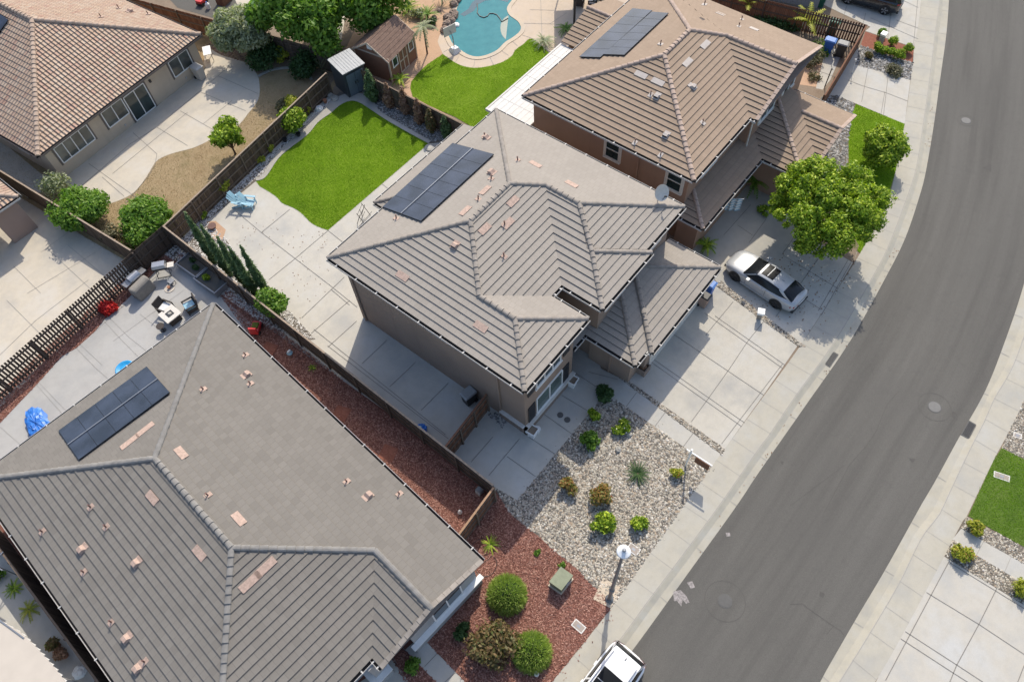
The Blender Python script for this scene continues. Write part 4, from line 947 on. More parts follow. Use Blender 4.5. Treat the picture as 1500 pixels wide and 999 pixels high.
ro = pt(r_, 'roof', [M['neigh_tile'], M['tile_edge_shade']], H3); pt(c_, 'ridge_cap', M['neigh_cap'], H3, ro); pt(rk, 'rake_tiles', M['neigh_cap'], H3, ro)
so = MB().add([(*p[:2], e-.11) for p in (N1,N2,Nn,Nn2,GRn,(GRn[0],yr,e))], [tuple(range(6))]); pt(so, 'soffit', M['soffit'], H3)
gu = MB()
for a, b, o in ((N1,N2,(-1,0)),(N2,Nn,(0,-1)),(Nn,Nn2,(-1,0)),(NR,N1,(0,1))): gutter(gu, a, b, o)
pt(gu, 'gutter', [M['gutter_in'], M['gutter_white']], H3)
w_ = walls(H3, [(29.0,11.7),(35.3,11.7),(35.3,11.2),(42.8,11.2),(42.8,22.85),(29.0,22.85)], e-.1, None)
w_.add([(35.3,11.21,e-.1),(42.8,11.21,e-.1),(wc+.2,11.21,zr_-.12),(wc-.2,11.21,zr_-.12)], [(0,1,2,3)])
for p, q_ in (((28.65,11.7),(28.65,10.35)),((28.65,10.35),(35.55,10.35)),((35.55,10.35),(35.55,7.65)),((35.55,7.65),(41.6,7.65)),((41.6,7.65),(41.6,11.2))):
    w_.quad((p[0],p[1],-.1),(q_[0],q_[1],-.1),(q_[0],q_[1],2.78),(p[0],p[1],2.78))
pt(w_, 'wall', M['stucco_neigh'], H3)
# lower roofs over porch and garage
e2 = 2.85; g2 = lambda d: e2+.3*d; l_ = MB()
A1, A2, A3, A4 = (28.15,9.88,e2), (35.17,9.88,e2), (35.17,7.2,e2), (37.1,7.2,e2)
tile_plane(l_, [A1, A2, (36.99,11.7,g2(1.82)), (29.97,11.7,g2(1.82))]); tile_plane(l_, [A1, (29.0,10.73,g2(.85)), (29.0,11.7,g2(.85)), (28.15,11.7,e2)]); tile_plane(l_, [(29.0,10.73,g2(.85)),(29.97,11.7,g2(1.82)),(29.0,11.7,g2(.85))])
T4 = (39.17,11.2,g2(4.0)); tile_plane(l_, [A2, A3, T4, (36.49,11.2,g2(1.32))])
zg = 2.47; gw = 39.57; PK = (gw, 7.2+zg, g2(zg)); GAl = (gw, 6.95, g2(zg)); GRl = (42.04,6.95,e2)
tile_plane(l_, [A3, A4, PK, (40.6,10.67,g2(3.47)), (40.6,11.2,g2(4.0)), T4]); tile_plane(l_, [A4, (37.1,6.95,e2), GAl, PK]); tile_plane(l_, [GAl, GRl, (42.04,11.2,e2), (40.6,11.2,g2(1.44)), (gw,10.6,g2(zg)), PK])
rk = MB()
for a, b in ((GRl,GAl),((37.1,6.95,e2),GAl)):
    a = np.array(a); b = np.array(b); d = b-a; L = np.linalg.norm(d); d /= L; k = int(L/.37)
    for i in range(k): rk.bar(a+d*(L*i/k)+V3(0,.04,.067), a+d*(L*(i+.97)/k)+V3(0,.04,.047), .22, .07)
r2 = pt(l_, 'lower_roof', [M['neigh_tile'], M['tile_edge_shade']], H3); [(lambda q: (caps(q, a, b), pt(q, 'ridge_cap', M['neigh_cap'], H3, r2)))(MB()) for a, b in ((A1,(29.97,11.7,g2(1.82))),(A3,T4),(PK,GAl))]; pt(rk, 'rake_tiles', M['neigh_cap'], H3, r2)
pt(MB().add([(41.5,7.64,e2-.1),(37.6,7.64,e2-.1),(gw,7.64,g2(zg)-.12)], [(0,1,2)]), 'gable_wall', M['stucco_neigh'], H3)
gu = MB()
for a, b, o in (((28.15,11.7,e2),A1,(-1,0)),(A1,A2,(0,-1)),(A2,A3,(-1,0)),(A3,A4,(0,-1))): gutter(gu, a, b, o)
g_r = MB(); gutter(g_r, GRl, (42.04,11.2,e2), (1,0)); pt(g_r, 'gutter', [M['gutter_in'], M['gutter_white']], H3)
pt(gu, 'gutter', [M['gutter_in'], M['gutter_white']], H3)
pt(MB().add([(28.2,9.9,2.74),(35.2,9.9,2.74),(35.2,7.22,2.74),(42,7.22,2.74),(42,11,2.74),(28.2,11.6,2.74)], [tuple(range(6))]), 'soffit', M['soffit'], H3)
gd = MB().box(36.2,41.0,7.6,7.66,0,2.15); pt(gd, 'garage_door', M['offwhite'], H3)
# rear covers
pt(MB().box(28.9,37.2,23.4,26.65,2.62,2.70), 'patio_cover', M['white_floor'], H3)
m = MB()
for k in range(1, 8): m.box(28.95,37.15,23.4+k*.42-.01,23.4+k*.42+.01,2.703,2.712)
for k in range(1, 6): m.box(28.9+k*1.4-.012,28.9+k*1.4+.012,23.42,26.63,2.7025,2.711)
pt(m, 'cover_seam', M['gutter_white'], H3)
m = MB(); m.bar((28.9,26.72,2.64),(37.2,26.72,2.64),.12,.18); m.bar((28.84,23.4,2.64),(28.84,26.78,2.64),.12,.18); pt(m, 'cover_gutter', M['gutter_white'], H3)
for x in (29.1,33,37): pt(MB().box(x-.06,x+.06,26.4,26.52,0,2.62), 'post', M['white'], H3)
b_ = MB(); zb = 2.85; hb = 3.1
PB = tile_plane(b_, [(37.25,26.75,zb),(37.25,23.2,zb),(37.25+hb,23.2,zb+.32*hb),(37.25+hb,26.75-1.0,zb+.32*hb)][:2]+[(37.25+hb,23.2,zb+.32*hb),(37.25+hb,26.75,zb+.32*hb)])
tile_plane(b_, [(37.25+hb,26.75,zb+.32*hb),(37.25+hb,23.2,zb+.32*hb),(37.25+2*hb,23.2,zb),(37.25+2*hb,26.75,zb)])
r3 = pt(b_, 'rear_roof', [M['neigh_tile'], M['tile_edge_shade']], H3); c_ = MB(); caps(c_, (37.25+hb,26.75,zb+.32*hb), (37.25+hb,23.3,zb+.32*hb+.001)); pt(c_, 'ridge_cap', M['neigh_cap'], H3, r3)
w2 = walls(H3, [(37.7,22.8),(43.0,22.8),(43.0,26.4),(37.7,26.4)], zb-.05, None); w2.add([(37.6,26.41,zb-.06),(43.1,26.41,zb-.06),(37.25+hb,26.41,zb+.32*hb-.1)], [(0,1,2)]); pt(w2, 'wall', M['stucco_neigh'], H3)
for p in ((1032.8,66.4),(1006.8,92.4)): vent_tile(H3, Q['front'], *p, mat='pale_vent', w=.8)
for p in ((939,110.6),(963.8,121)): vent_tile(H3, Q['left'], *p, mat='pale_vent', w=.8)
vent_box(H3, Q['left'], 962.5, 142, 'pale_vent'); vent_box(H3, Q['left'], 975.5, 199, 'pale_vent'); vent_box(H3, Q['front'], 1014, 128, 'pale_vent')
for p in ((953,140),(930,210),(967.7,228)): vent_pipe(H3, Q['left'], *p, mat='pale_vent')
vent_pipe(H3, Q['front'], 1029, 181, 'pale_vent'); vent_pipe(H3, Q['rear'], 967.7, 66, 'pale_vent'); vent_pipe(H3, Q['rear'], 1032, 8, 'pale_vent')
vent_pipe(H3, Q['wr'], 1082, 40, 'pale_vent'); vent_pipe(H3, Q['wr'], 1086, 30, 'pale_vent'); vent_tile(H3, Q['wr'], 1055, 22, 'pale_vent', .6); vent_tile(H3, Q['wr'], 1104, 44, 'pale_vent', .6)
A, B, C, D, n_ = solar(H3, Q['rear'], [(927,15.5),(849,86.5),(880,87.5),(956,18.5)], 1, 6); solar(H3, Q['rear'], [(955,20.5),(884,83),(915,84),(980,22.5)], 1, 6)
# left wall openings
window(H3, (29.0,17.35,3.75), (0,-1,0), (-1,0,0), .95, 1.35, mull=0, cross=True, frame='offwhite', trim='offwhite')
window(H3, (29.0,13.05,3.75), (0,-1,0), (-1,0,0), .95, 1.35, mull=0, cross=True, frame='offwhite', trim='offwhite')
window(H3, (30.6,11.7,4.1), (1,0,0), (0,-1,0), 1.6, 1.1, mull=1)
window(H3, (36.6,11.2,4.0), (1,0,0), (0,-1,0), 1.8, 1.3, mull=1, frame='white', trim='offwhite'); window(H3, (39.6,11.2,4.0), (1,0,0), (0,-1,0), 1.5, 1.3, mull=1, frame='white', trim='offwhite')
pt(MB().box(28.9,29.0,15.0,15.1,.05,e-.2), 'downpipe', M['stucco_neigh'], H3)
m = MB(); m.bar((35.2,11.15,5.2),(43.0,11.15,5.2),.10,.16); m.tube([(35.2,11.1,5.2),(35.2,11.05,2.9)],.05,6); pt(m, 'fascia_trim', M['offwhite'], H3)

# ------------------------------------------------------------------ cream single-storey house, upper left
H4 = thing('house', 'single-storey cream stucco house with terracotta tiled roof in the upper left', 'house', (15, 56, 0))
T = local((8.0, 47.62), 5.3); e = 2.8; s = .42; g = lambda d: e+s*d; Wd = 14.65; Ln = 22
a0, a1, a2, a3 = T(0,0,e), T(Wd,0,e), T(Wd,Ln,e), T(0,Ln,e); PA, PB_ = T(Wd/2,Wd/2,g(Wd/2)), T(Wd/2,Ln-Wd/2,g(Wd/2))
r_ = MB(); Q = {}
Q['front'] = tile_plane(r_, [a0, a1, PA], t=.034); Q['right'] = tile_plane(r_, [a1, a2, PB_, PA], t=.034); Q['left'] = tile_plane(r_, [a0, PA, PB_, a3], t=.05); tile_plane(r_, [a2, a3, PB_])
c_ = MB()
for a, b in ((a0,PA),(a1,PA),(PA,PB_),(a2,PB_),(a3,PB_)): caps(c_, a, b, w=.165, h=.12)
ro = pt(r_, 'roof', [M['terra_tile'], M['tile_edge_shade']], H4); pt(c_, 'ridge_cap', M['terra_cap'], H4, ro)
pt(MB().add([(*p[:2], e-.11) for p in (a0,a1,a2,a3)], [(0,1,2,3)]), 'soffit', M['soffit'], H4)
ax = np.array(T(1,0))-np.array(T(0,0)); ay = np.array(T(0,1))-np.array(T(0,0)); gu = MB()
for a, b, o in ((a0,a1,-ay),(a1,a2,ax),(a3,a0,-ax)): gutter(gu, a, b, o[:2], hang=False)
pt(gu, 'gutter', [M['gutter_in'], M['gutter']], H4)
w_ = walls(H4, [T(.5,.5)[:2],T(Wd-.5,.5)[:2],T(Wd-.5,Ln-.5)[:2],T(.5,Ln-.5)[:2]], e-.1, None); pt(w_, 'wall', M['stucco_cream'], H4)
def xw(px, py, z):    # local x of a point seen on the front wall
    p = at(px, py, z)-np.array(T(0,0)); return p[:2]@ax[:2]
for (xa, xb, za, zb_, mu, door) in ((xw(96.3,240.8,.95),xw(143,205.6,.95),.95,2.25,3,0),(xw(162.7,188.7,.95),xw(191,166.6,.95),.95,2.25,1,0),(xw(200.5,177.5,0.1),xw(228.5,156,.1),.08,2.15,1,1),(xw(257.7,114.5,.95),xw(282.4,93.7,.95),.95,2.25,1,0)):
    window(H4, T(xa,.5,za), ax, -ay, xb-xa, zb_-za, mull=mu if not door else 1, pane='glass' if door else 'glass_blind', sill=False, trim='gutter' if not door else 'gutter')
for (xa, z) in ((xw(216,118,1.9),1.95),): pt(MB().bar(T(xa,.5,z),T(xa,.38,z),.14,.2), 'wall_light', M['dark'], H4)
for (px, py) in ((181,182),(272,114)): p = T(xw(px,py,.4),.47,.4); pt(MB().bar(p, (p[0]-ay[0]*.04,p[1]-ay[1]*.04,p[2]), .1,.14), 'outlet_box', M['gutter_white'], H4)
window(H4, T(.5,4.4,1.0), -ay, -ax, 1.2, 1.1, mull=1, sill=False, trim='gutter'); window(H4, T(.5,8.4,1.0), -ay, -ax, 1.2, 1.1, mull=1, sill=False, trim='gutter')
for p in ((148,26),(174,13),(217,22)): vent_pipe(H4, Q['right'], *p, mat='salmon')
vent_box(H4, Q['right'], 190, 18, s=.36); 
A, B, C, D, n_ = solar(H4, Q['left'], [(15,31),(-8,62),(-40,40),(-20,8)], 2, 2)

# ------------------------------------------------------------------ house corner at the left edge and garage end at the top right
H5 = thing('house', 'tan stucco house corner with terracotta roof cut off by the left edge', 'house', (0, 46, 0))
cE = at(27.5, 288, 2.85); e = 2.85; r_ = MB()
K = lambda dx, dy, z=e: (cE[0]+dx, cE[1]+dy, z)
tile_plane(r_, [K(0,0), K(-9,0), K(-9,4,e+1.6), K(-4,4,e+1.6)], t=.05); tile_plane(r_, [K(0,0), K(0,9), K(-4,9,e+1.6), K(-4,4,e+1.6)], t=.05)
c_ = MB(); caps(c_, K(0,0), K(-4,4,e+1.6)); ro = pt(r_, 'roof', [M['terra_tile'], M['tile_edge_shade']], H5); pt(c_, 'ridge_cap', M['terra_cap'], H5, ro)
gu = MB(); gutter(gu, K(-9,0), K(0,0), (0,-1), hang=False); gutter(gu, K(0,0), K(0,9), (1,0), hang=False); pt(gu, 'gutter', [M['gutter_in'], M['gutter_white']], H5)
pt(MB().add([K(0,0,e-.11),K(-9,0,e-.11),K(-9,9,e-.11),K(0,9,e-.11)], [(0,1,2,3)]), 'soffit', M['soffit'], H5)
pt(MB().box(cE[0]-2.0,cE[0]-.3,cE[1]+.3,cE[1]+.75,-.1,2.74).box(cE[0]-9,cE[0]-3.6,cE[1]+3,cE[1]+9,-.1,2.74), 'wall', M['stucco_tan'], H5)
H6 = thing('house', 'pale stucco garage wall of the house cut off by the top edge', 'house', (60, 18, 0))
a = at(1110, -3, 0); b = at(1197, 13, 0); d = (b-a)[:2]/np.linalg.norm((b-a)[:2]); n2 = np.array([-d[1], d[0]]); n2 = n2 if n2[0] > 0 else -n2
f5 = [tuple(b[:2]), tuple(b[:2]+n2*9), tuple(b[:2]+n2*9-d*14), tuple(b[:2]-d*14)]
pt(walls(H6, f5, 2.8, None), 'wall', M['stucco_grey'], H6)
o5 = [np.array([*p, 2.85]) for p in (b[:2]+d*.5-n2*.3, b[:2]+n2*9.5+d*.5, b[:2]+n2*9.5-d*14.5, b[:2]-d*14.5-n2*.3)]
r_ = MB(); m1 = (o5[0]+o5[1])/2-np.array([*d*4.8,0])+V3(0,0,1.45); m2 = (o5[3]+o5[2])/2+np.array([*d*4.8,0])+V3(0,0,1.45)
tile_plane(r_, [o5[0],o5[1],m1]); tile_plane(r_, [o5[1],o5[2],m2,m1]); tile_plane(r_, [o5[2],o5[3],m2]); tile_plane(r_, [o5[3],o5[0],m1,m2])
pt(r_, 'roof', [M['main_tile'], M['tile_edge_shade']], H6)
# ------------------------------------------------------------------ fences
def fence(name, label, p0, p1, h=1.8, mat='fence', pmat='post', bw=.14, gap=.012, side=1, step=2.44, cap=None, rails=(.3,.95,1.55), solid_to=None, lat=None, cat='fence', group=None):
    """side: +1 puts rails and posts left of p0->p1; solid_to: metres from p0 after which the boards stand apart"""
    p0 = np.array(p0[:2], float); p1 = np.array(p1[:2], float); d = p1-p0; L = np.linalg.norm(d); d /= L; n = np.array([-d[1], d[0]])*side
    f = thing(name, label, cat, (*p0, 0), 0, group)
    R = random.Random(sum(map(ord, label)))
    b = MB(); x = 0; i = 0
    while x < L-.02:
        w = min(bw, L-x); a = p0+d*x; c = a+d*w; hh = h+R.uniform(-.012, .012); t = R.uniform(.016, .024); lean = R.uniform(-.008, .008)
        q = [(*(a+n*0),0.02),(*(c),0.02),(*(c+n*t),0.02),(*(a+n*t),0.02),(*(a+n*lean),hh),(*(c+n*lean),hh),(*(c+n*(t+lean)),hh),(*(a+n*(t+lean)),hh)]
        fi = len(b.f); b.add(q, [(0,3,2,1),(4,5,6,7),(0,1,5,4),(1,2,6,5),(2,3,7,6),(3,0,4,7)])
        for k in range(6): b.uv[fi+k] = [(i+.5, 0)]*4
        sp = gap if solid_to is None or x < solid_to else .075
        x += bw+sp; i += 1
    if side < 0:
        b.f = [q[::-1] for q in b.f]
    pt(b, 'boards', M[mat], f)
    for z in rails:
        r = MB(); r.bar((*(p0+n*.045), z), (*(p1+n*.045), z), .045, .09); pt(r, 'rail', M[pmat], f)
    k = max(1, round(L/step))
    for j in range(k+1):
        q = p0+d*(L*j/k)+n*.075; q = q+d*(.05 if j == 0 else -.05 if j == k else 0)
        m = MB().bar((*q, 0), (*q, h-.02+R.uniform(0,.06)), .09, .09, up=(d[0], d[1], 0)); pt(m, 'post', M[pmat], f)
    if cap:
        m = MB().bar((*(p0+n*.02), h+.03), (*(p1+n*.02), h+.03), .10, .04); pt(m, 'top_rail', M[cap], f)
    if lat:
        m = MB()
        for z in (h+.08, h+.26): m.bar((*p0, z), (*p1, z), .035, .04)
        y = .1
        while y < L: q = p0+d*y; m.bar((*q, h), (*q, h+.28), .03, .03); y += .2
        pt(m, 'lattice', M[lat], f)
    return f
c0 = (9.52, 37.01)
fence('wood_fence', 'long dark wooden fence between the paved back yard and the red mulch side yard', c0, (8.93, 9.95), 1.8, 'fence_dark', 'post_dark', side=-1, gap=.02, cap='fence_cap')
fence('wood_fence', 'dark slatted fence with daylight between its boards beside the stamped patio', c0, (-13, 35.05), 1.85, 'fence_dark', 'post_dark', bw=.12, gap=.01, side=1, solid_to=3.2, rails=(.3,1.0,1.6))
fence('wood_fence', 'weathered brown fence running behind the lawn from the cypresses to the metal shed', c0, (25.8, 39.33), 1.75, 'fence', 'post', side=-1, cap='fence_cap')
fence('wood_fence', 'dark fence between the dry lawn and the shaded concrete yard at left', (5.15, 58.0), (7.05, 37.0), 1.8, 'fence', 'post_dark', side=1, cap='fence_cap')
def top(px, py, z=1.8): return at(px, py, z)[:2]
q0, q1, q2, q3, q4 = top(150,-14), top(333,35), top(397,49), top(497,82), top(552,117)
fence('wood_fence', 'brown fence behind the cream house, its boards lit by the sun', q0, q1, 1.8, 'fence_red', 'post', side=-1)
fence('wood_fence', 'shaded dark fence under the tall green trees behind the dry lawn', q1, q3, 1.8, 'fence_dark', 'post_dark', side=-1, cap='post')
fence('wood_fence', 'short fence behind the grey metal shed', q3, q4, 1.8, 'fence', 'post', side=-1)
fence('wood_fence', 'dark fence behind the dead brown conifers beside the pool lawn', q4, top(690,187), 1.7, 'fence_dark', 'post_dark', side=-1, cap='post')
fence('side_gate', 'tan board gate closing the red mulch side yard', (8.85, 9.9), (5.85, 9.72), 1.75, 'fence_red', 'post', side=1, cap='fence_panel_tan', cat='gate', step=1.5)
fence('side_gate', 'reddish brown gate between the house corner and the dark fence', (12.62, 13.45), (9.0, 13.2), 1.75, 'fence_red', 'post', side=1, cap='fence_red', cat='gate', step=1.2)
n0, n1, n2_ = top(1030,-22), top(1270.5,36.8), top(1209,140)
fence('wood_fence', 'dark board fence with gaps at its street end behind the brown house', n0, n1, 1.8, 'fence_red', 'post_dark', side=-1, bw=.12, gap=.012, solid_to=np.linalg.norm(n1-n0)-4.6, rails=(.25,.95,1.6))
fence('wood_fence', 'low reddish fence hiding the blue and grey bins from the street', n1, n2_, 1.75, 'fence_red', 'post_dark', side=-1, cap='fence_red')
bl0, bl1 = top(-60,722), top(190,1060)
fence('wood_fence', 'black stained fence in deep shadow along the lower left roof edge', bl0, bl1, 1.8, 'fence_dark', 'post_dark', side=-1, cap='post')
# ------------------------------------------------------------------ foliage
def leaves(centers, radii, n, size, squash=1.0, shell=.55, aspect=1.8, droop=0.0, up=0.3):
    """n leaf quads spread through ellipsoidal clumps (centers k x 3, radii k x 3)"""
    centers = np.asarray(centers, float); radii = np.asarray(radii, float); k = len(centers)
    vol = radii.prod(1)**(2/3); idx = RNG.choice(k, n, p=vol/vol.sum())
    d = RNG.normal(size=(n, 3)); d /= np.linalg.norm(d, axis=1)[:, None]
    r = shell+(1-shell)*RNG.random(n)**.6; r *= RNG.uniform(.82, 1.12, n)
    P = centers[idx]+d*radii[idx]*r[:, None]
    nrm = d*1.0+RNG.normal(size=(n, 3))*.75; nrm[:, 2] += up; nrm /= np.linalg.norm(nrm, axis=1)[:, None]
    t = np.cross(nrm, RNG.normal(size=(n, 3))); t /= np.linalg.norm(t, axis=1)[:, None]
    t[:, 2] -= droop; t /= np.linalg.norm(t, axis=1)[:, None]
    b = np.cross(nrm, t); s = size*RNG.uniform(.6, 1.35, n)[:, None]
    v = np.stack([P-t*s*.5*aspect, P+b*s*.42, P+t*s*.5*aspect, P-b*s*.42], 1).reshape(-1, 3)
    return v, np.arange(4*n).reshape(n, 4), np.clip(RNG.normal(.5, .24, n)+.12*(d[:, 2]), 0, 1)  # tone is random, raised a little on the upper side of each clump
def clumps(c, rx, ry, rz, k, cr, inner=.55):
    """clump centres on and in an ellipsoid"""
    out = []
    for i in range(k):
        d = RNG.normal(size=3); d /= np.linalg.norm(d); d[2] = d[2] if d[2] > -.6 else -d[2]*.5
        r = RNG.uniform(inner, .95); out.append(np.array(c)+d*V3(rx, ry, rz)*r)
    R = RNG.uniform(.5, 1.35, k)*cr
    return np.array(out), np.stack([R, R, R*.8], 1)
def bush(name, label, cat, px, py, r, h, mat, n=900, leaf=.11, k=12, group=None, ry=None, aspect=1.8, base=None, stems=True, cr=None, up=.3, flowers=None):
    p = base if base is not None else at(px, py, 0); t = thing(name, label, cat, (p[0], p[1], 0), RNG.uniform(0, 6.28), group)
    c, R = clumps((0, 0, h*.55), r*.72, (ry or r)*.72, h*.42, k, cr or r*.42)
    v, f, q = leaves(c, R, n, leaf, aspect=aspect, up=up); v[:, 2] = np.maximum(v[:, 2], .02)
    raw('foliage', v, f, M[mat], t, q)
    if flowers:
        fm, fn, fs = flowers; v, f, q = leaves(c, R*1.05, fn, fs, shell=.95, aspect=1.1); v[:, 2] = np.maximum(v[:, 2], .05); raw('flowers', v, f, M[fm], t, q)
    if stems:
        m = MB()
        for i in range(6):
            e = c[RNG.integers(len(c))]; m.tube([(RNG.uniform(-.04,.04), RNG.uniform(-.04,.04), -.02), (e[0]*.5, e[1]*.5, e[2]*.6), tuple(e)], [.02+.012*r, .014+.006*r, .008], 5)
        m.build('stem', M['bark'], t)
    return t
def tree(name, label, px, py, r, z0, z1, mat, n, leaf, k=40, trunk=.14, group=None, lean=(0, 0), cr=None, inner=.5, base=None, ry=None, cat='tree', aspect=1.8):
    p = base if base is not None else at(px, py, 0); t = thing(name, label, cat, (p[0], p[1], 0), 0, group)
    c, R = clumps((lean[0], lean[1], (z0+z1)/2), r*.8, (ry or r)*.8, (z1-z0)*.42, k, cr or r*.27, inner)
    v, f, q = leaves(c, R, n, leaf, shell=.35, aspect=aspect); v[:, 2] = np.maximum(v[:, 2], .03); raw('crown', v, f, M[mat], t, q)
    m = MB(); h0 = max(z0*.8, .5); m.tube([(0,0,-.05),(lean[0]*.15,lean[1]*.15,h0*.5),(lean[0]*.4,lean[1]*.4,h0),(lean[0]*.8,lean[1]*.8,(z0+z1)/2)], [trunk*1.3,trunk,trunk*.85,trunk*.4], 8); tr = m.build('trunk', M['bark'], t)
    m = MB()
    for i in range(min(k, 22)):
        e = c[i]; s = V3(lean[0]*.4, lean[1]*.4, h0*RNG.uniform(.85, 1.2)); md = (s+e)/2+V3(0,0,.15*(z1-z0)*.3)
        m.tube([s, md, e], [trunk*.42, trunk*.25, trunk*.08], 5)
    m.build('limb', M['bark'], tr)
    return t
def column(name, label, px, py, h, r, mat, n, leaf=.09, group=None, base=None, lean=(0,0), cat='shrub', sparse=False):
    p = base if base is not None else at(px, py, 0); t = thing(name, label, cat, (p[0], p[1], 0), 0, group)
    k = int(h/.09); c = []; R = []
    for i in range(k):
        u = i/(k-1); rr = r*(min(1, .55+u*2.2) if u < .2 else 1-.8*((u-.2)/.8)**1.6); a = RNG.uniform(0, 6.28)
        c.append((lean[0]*u+math.cos(a)*rr*.25, lean[1]*u+math.sin(a)*rr*.25, .12+u*(h-.15))); R.append((rr*.72, rr*.72, .22))
    v, f, q = leaves(c, R, n, leaf, aspect=2.4, up=.9, shell=.5); v[:, 2] = np.maximum(v[:, 2], .03); raw('foliage', v, f, M[mat], t, q)
    MB().tube([(0,0,-.03),(lean[0],lean[1],h*.85)], [.05,.015], 6).build('trunk', M['bark'], t)
    return t
def fronds(name, label, cat, px, py, r, h, nf, mat, trunk=0.0, group=None, lw=.10, base=None, arch=.5, leaflets=10, tr_r=.07, up=.9):
    """rosette of arching fronds, each with leaflets"""
    p = base if base is not None else at(px, py, 0); t = thing(name, label, cat, (p[0], p[1], 0), RNG.uniform(0, 6), group)
    V = []; F = []; q = []
    for i in range(nf):
        a = 2*math.pi*i/nf*1.0+RNG.uniform(-.25, .25)+(i % 2)*.2; el = RNG.uniform(.15, up); L = r*RNG.uniform(.8, 1.15)
        dx, dy = math.cos(a), math.sin(a); pr = np.array([-dy, dx, 0])
        pts = [np.array([dx*L*u*math.cos(el*.6), dy*L*u*math.cos(el*.6), trunk+h*.25+L*(math.sin(el)*u-arch*u*u)]) for u in np.linspace(0, 1, leaflets)]
        sh = RNG.uniform(.2, .9)
        for j in range(leaflets-1):
            u = j/(leaflets-1); w = lw*(1-.75*u)*(1 if u > .08 else .4)
            A, B = pts[j], pts[j+1]; out = w*2.0
            for sgn in (1, -1):
                o = len(V); tip = (A+B)/2+(B-A)*.9+pr*sgn*out+np.array([0,0,-.25*out]); V += [A, B, tip]; F.append((o, o+1, o+2)); q.append(np.clip(sh+RNG.uniform(-.2,.2),0,1))
    V = np.array(V); V[:, 2] = np.maximum(V[:, 2], .02); raw('fronds', V, np.array(F), M[mat], t, np.array(q))
    m = MB()
    if trunk > .05: m.lathe((0,0,0), [(tr_r*1.2,-.02),(tr_r,trunk*.3),(tr_r*.9,trunk*.7),(tr_r*1.1,trunk+h*.25)], 8)
    else: m.lathe((0,0,0), [(.07,-.02),(.1,h*.12),(.05,h*.3)], 8)
    m.build('trunk', M['bark'], t); return t
G = 'shrubs in the front rock garden'
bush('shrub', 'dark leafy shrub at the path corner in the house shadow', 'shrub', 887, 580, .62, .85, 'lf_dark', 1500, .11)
bush('shrub', 'lime green round shrub in shade beside the concrete walk', 'shrub', 871, 613, .42, .55, 'lf_lime', 800, .10)
bush('shrub', 'lime shrub with white flowers half in the house shadow', 'shrub', 909, 628, .52, .6, 'lf_lime', 1000, .10, flowers=('stone_white', 50, .10))
bush('shrub', 'dark green shrub with lime tips in the gravel shadow', 'shrub', 864, 649, .58, .65, 'lf_green', 1100, .11)
bush('rose_bush', 'rusty green rose bush with a red bloom, leftmost in the gravel', 'shrub', 831, 715, .55, .75, 'lf_rust', 900, .09, flowers=('lf_red', 14, .12))
bush('rose_bush', 'tall bronze green rose bush in the middle of the gravel', 'shrub', 881, 727, .72, .95, 'lf_rust', 1300, .09, flowers=('lf_red', 5, .10))
fronds('sago_palm', 'dark sago palm with a starburst of fronds in the gravel', 'palm', 934, 695, .72, .5, 44, 'lf_dark', group=None, lw=.038, arch=.42, leaflets=14)
bush('shrub', 'small yellow green shrub with red flowers nearest the yard sign', 'shrub', 990, 696, .36, .45, 'lf_yellow', 600, .08, flowers=('lf_red', 22, .09))
bush('shrub', 'bright lime shrub in the gravel nearest the street lamp', 'shrub', 882, 771, .66, .75, 'lf_lime', 1300, .11)
bush('shrub', 'lime shrub with one orange bloom near the pavement edge', 'shrub', 935, 768, .48, .6, 'lf_lime', 900, .10, flowers=('lf_yellow', 14, .1))
def round_shrub(label, px, py, r, h):
    p = at(px, py, 0); t = thing('round_shrub', label, 'shrub', p, 0)
    n = 6500; d = RNG.normal(size=(n, 3)); d[:, 2] = abs(d[:, 2])*1.0+.02; d /= np.linalg.norm(d, axis=1)[:, None]
    rr = RNG.uniform(.72, 1.08, n)[:, None]; P = d*V3(r, r, h)*rr; P[:, 2] = np.maximum(P[:, 2], .03)
    up = d*.9+RNG.normal(size=(n, 3))*.35+V3(0, 0, .35); up /= np.linalg.norm(up, axis=1)[:, None]
    sd = np.cross(up, RNG.normal(size=(n, 3))); sd /= np.linalg.norm(sd, axis=1)[:, None]; L = RNG.uniform(.10, .2, n)[:, None]
    v = np.stack([P-sd*.018, P+sd*.018, P+up*L], 1).reshape(-1, 3); raw('foliage', v, np.arange(3*n).reshape(n, 3), M['lf_fine'], t, RNG.random(n))
    m = MB(); m.lathe((0,0,0), [(r*.8,-.02),(r*.86,h*.3),(r*.7,h*.62),(r*.3,h*.84)], 14); m.build('stem', M['lf_dark'], t)
round_shrub('round fine-leaved green shrub in red mulch, the upper of the pair', 743, 872, .88, 1.1)
round_shrub('round fine-leaved green shrub in red mulch nearest the pavement', 779, 956, .84, 1.05)
bush('shrub', 'large bronze brown shrub between the round green shrubs and the path', 'shrub', 724, 950, 1.25, 1.3, 'lf_bronze', 3600, .11, k=22)
fronds('grass_plant', 'small spiky light green plant in the mulch by the tan gate', 'plant', 718, 798, .5, .3, 22, 'lf_lime', lw=.03, arch=.3)
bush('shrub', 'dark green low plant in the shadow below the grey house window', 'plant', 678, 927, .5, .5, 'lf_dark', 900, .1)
bush('weed', 'low green sprig growing in the mulch by the gravel edge', 'plant', 787, 810, .2, .15, 'lf_green', 120, .08, stems=False)
bush('weed', 'low green sprig beside the utility box in the mulch', 'plant', 822, 828, .2, .2, 'lf_green', 120, .08, stems=False)
bush('shrub', 'dark green low plant in the bed between driveway and path below the grey gable', 'plant', 605, 975, .45, .3, 'lf_green', 500, .09)
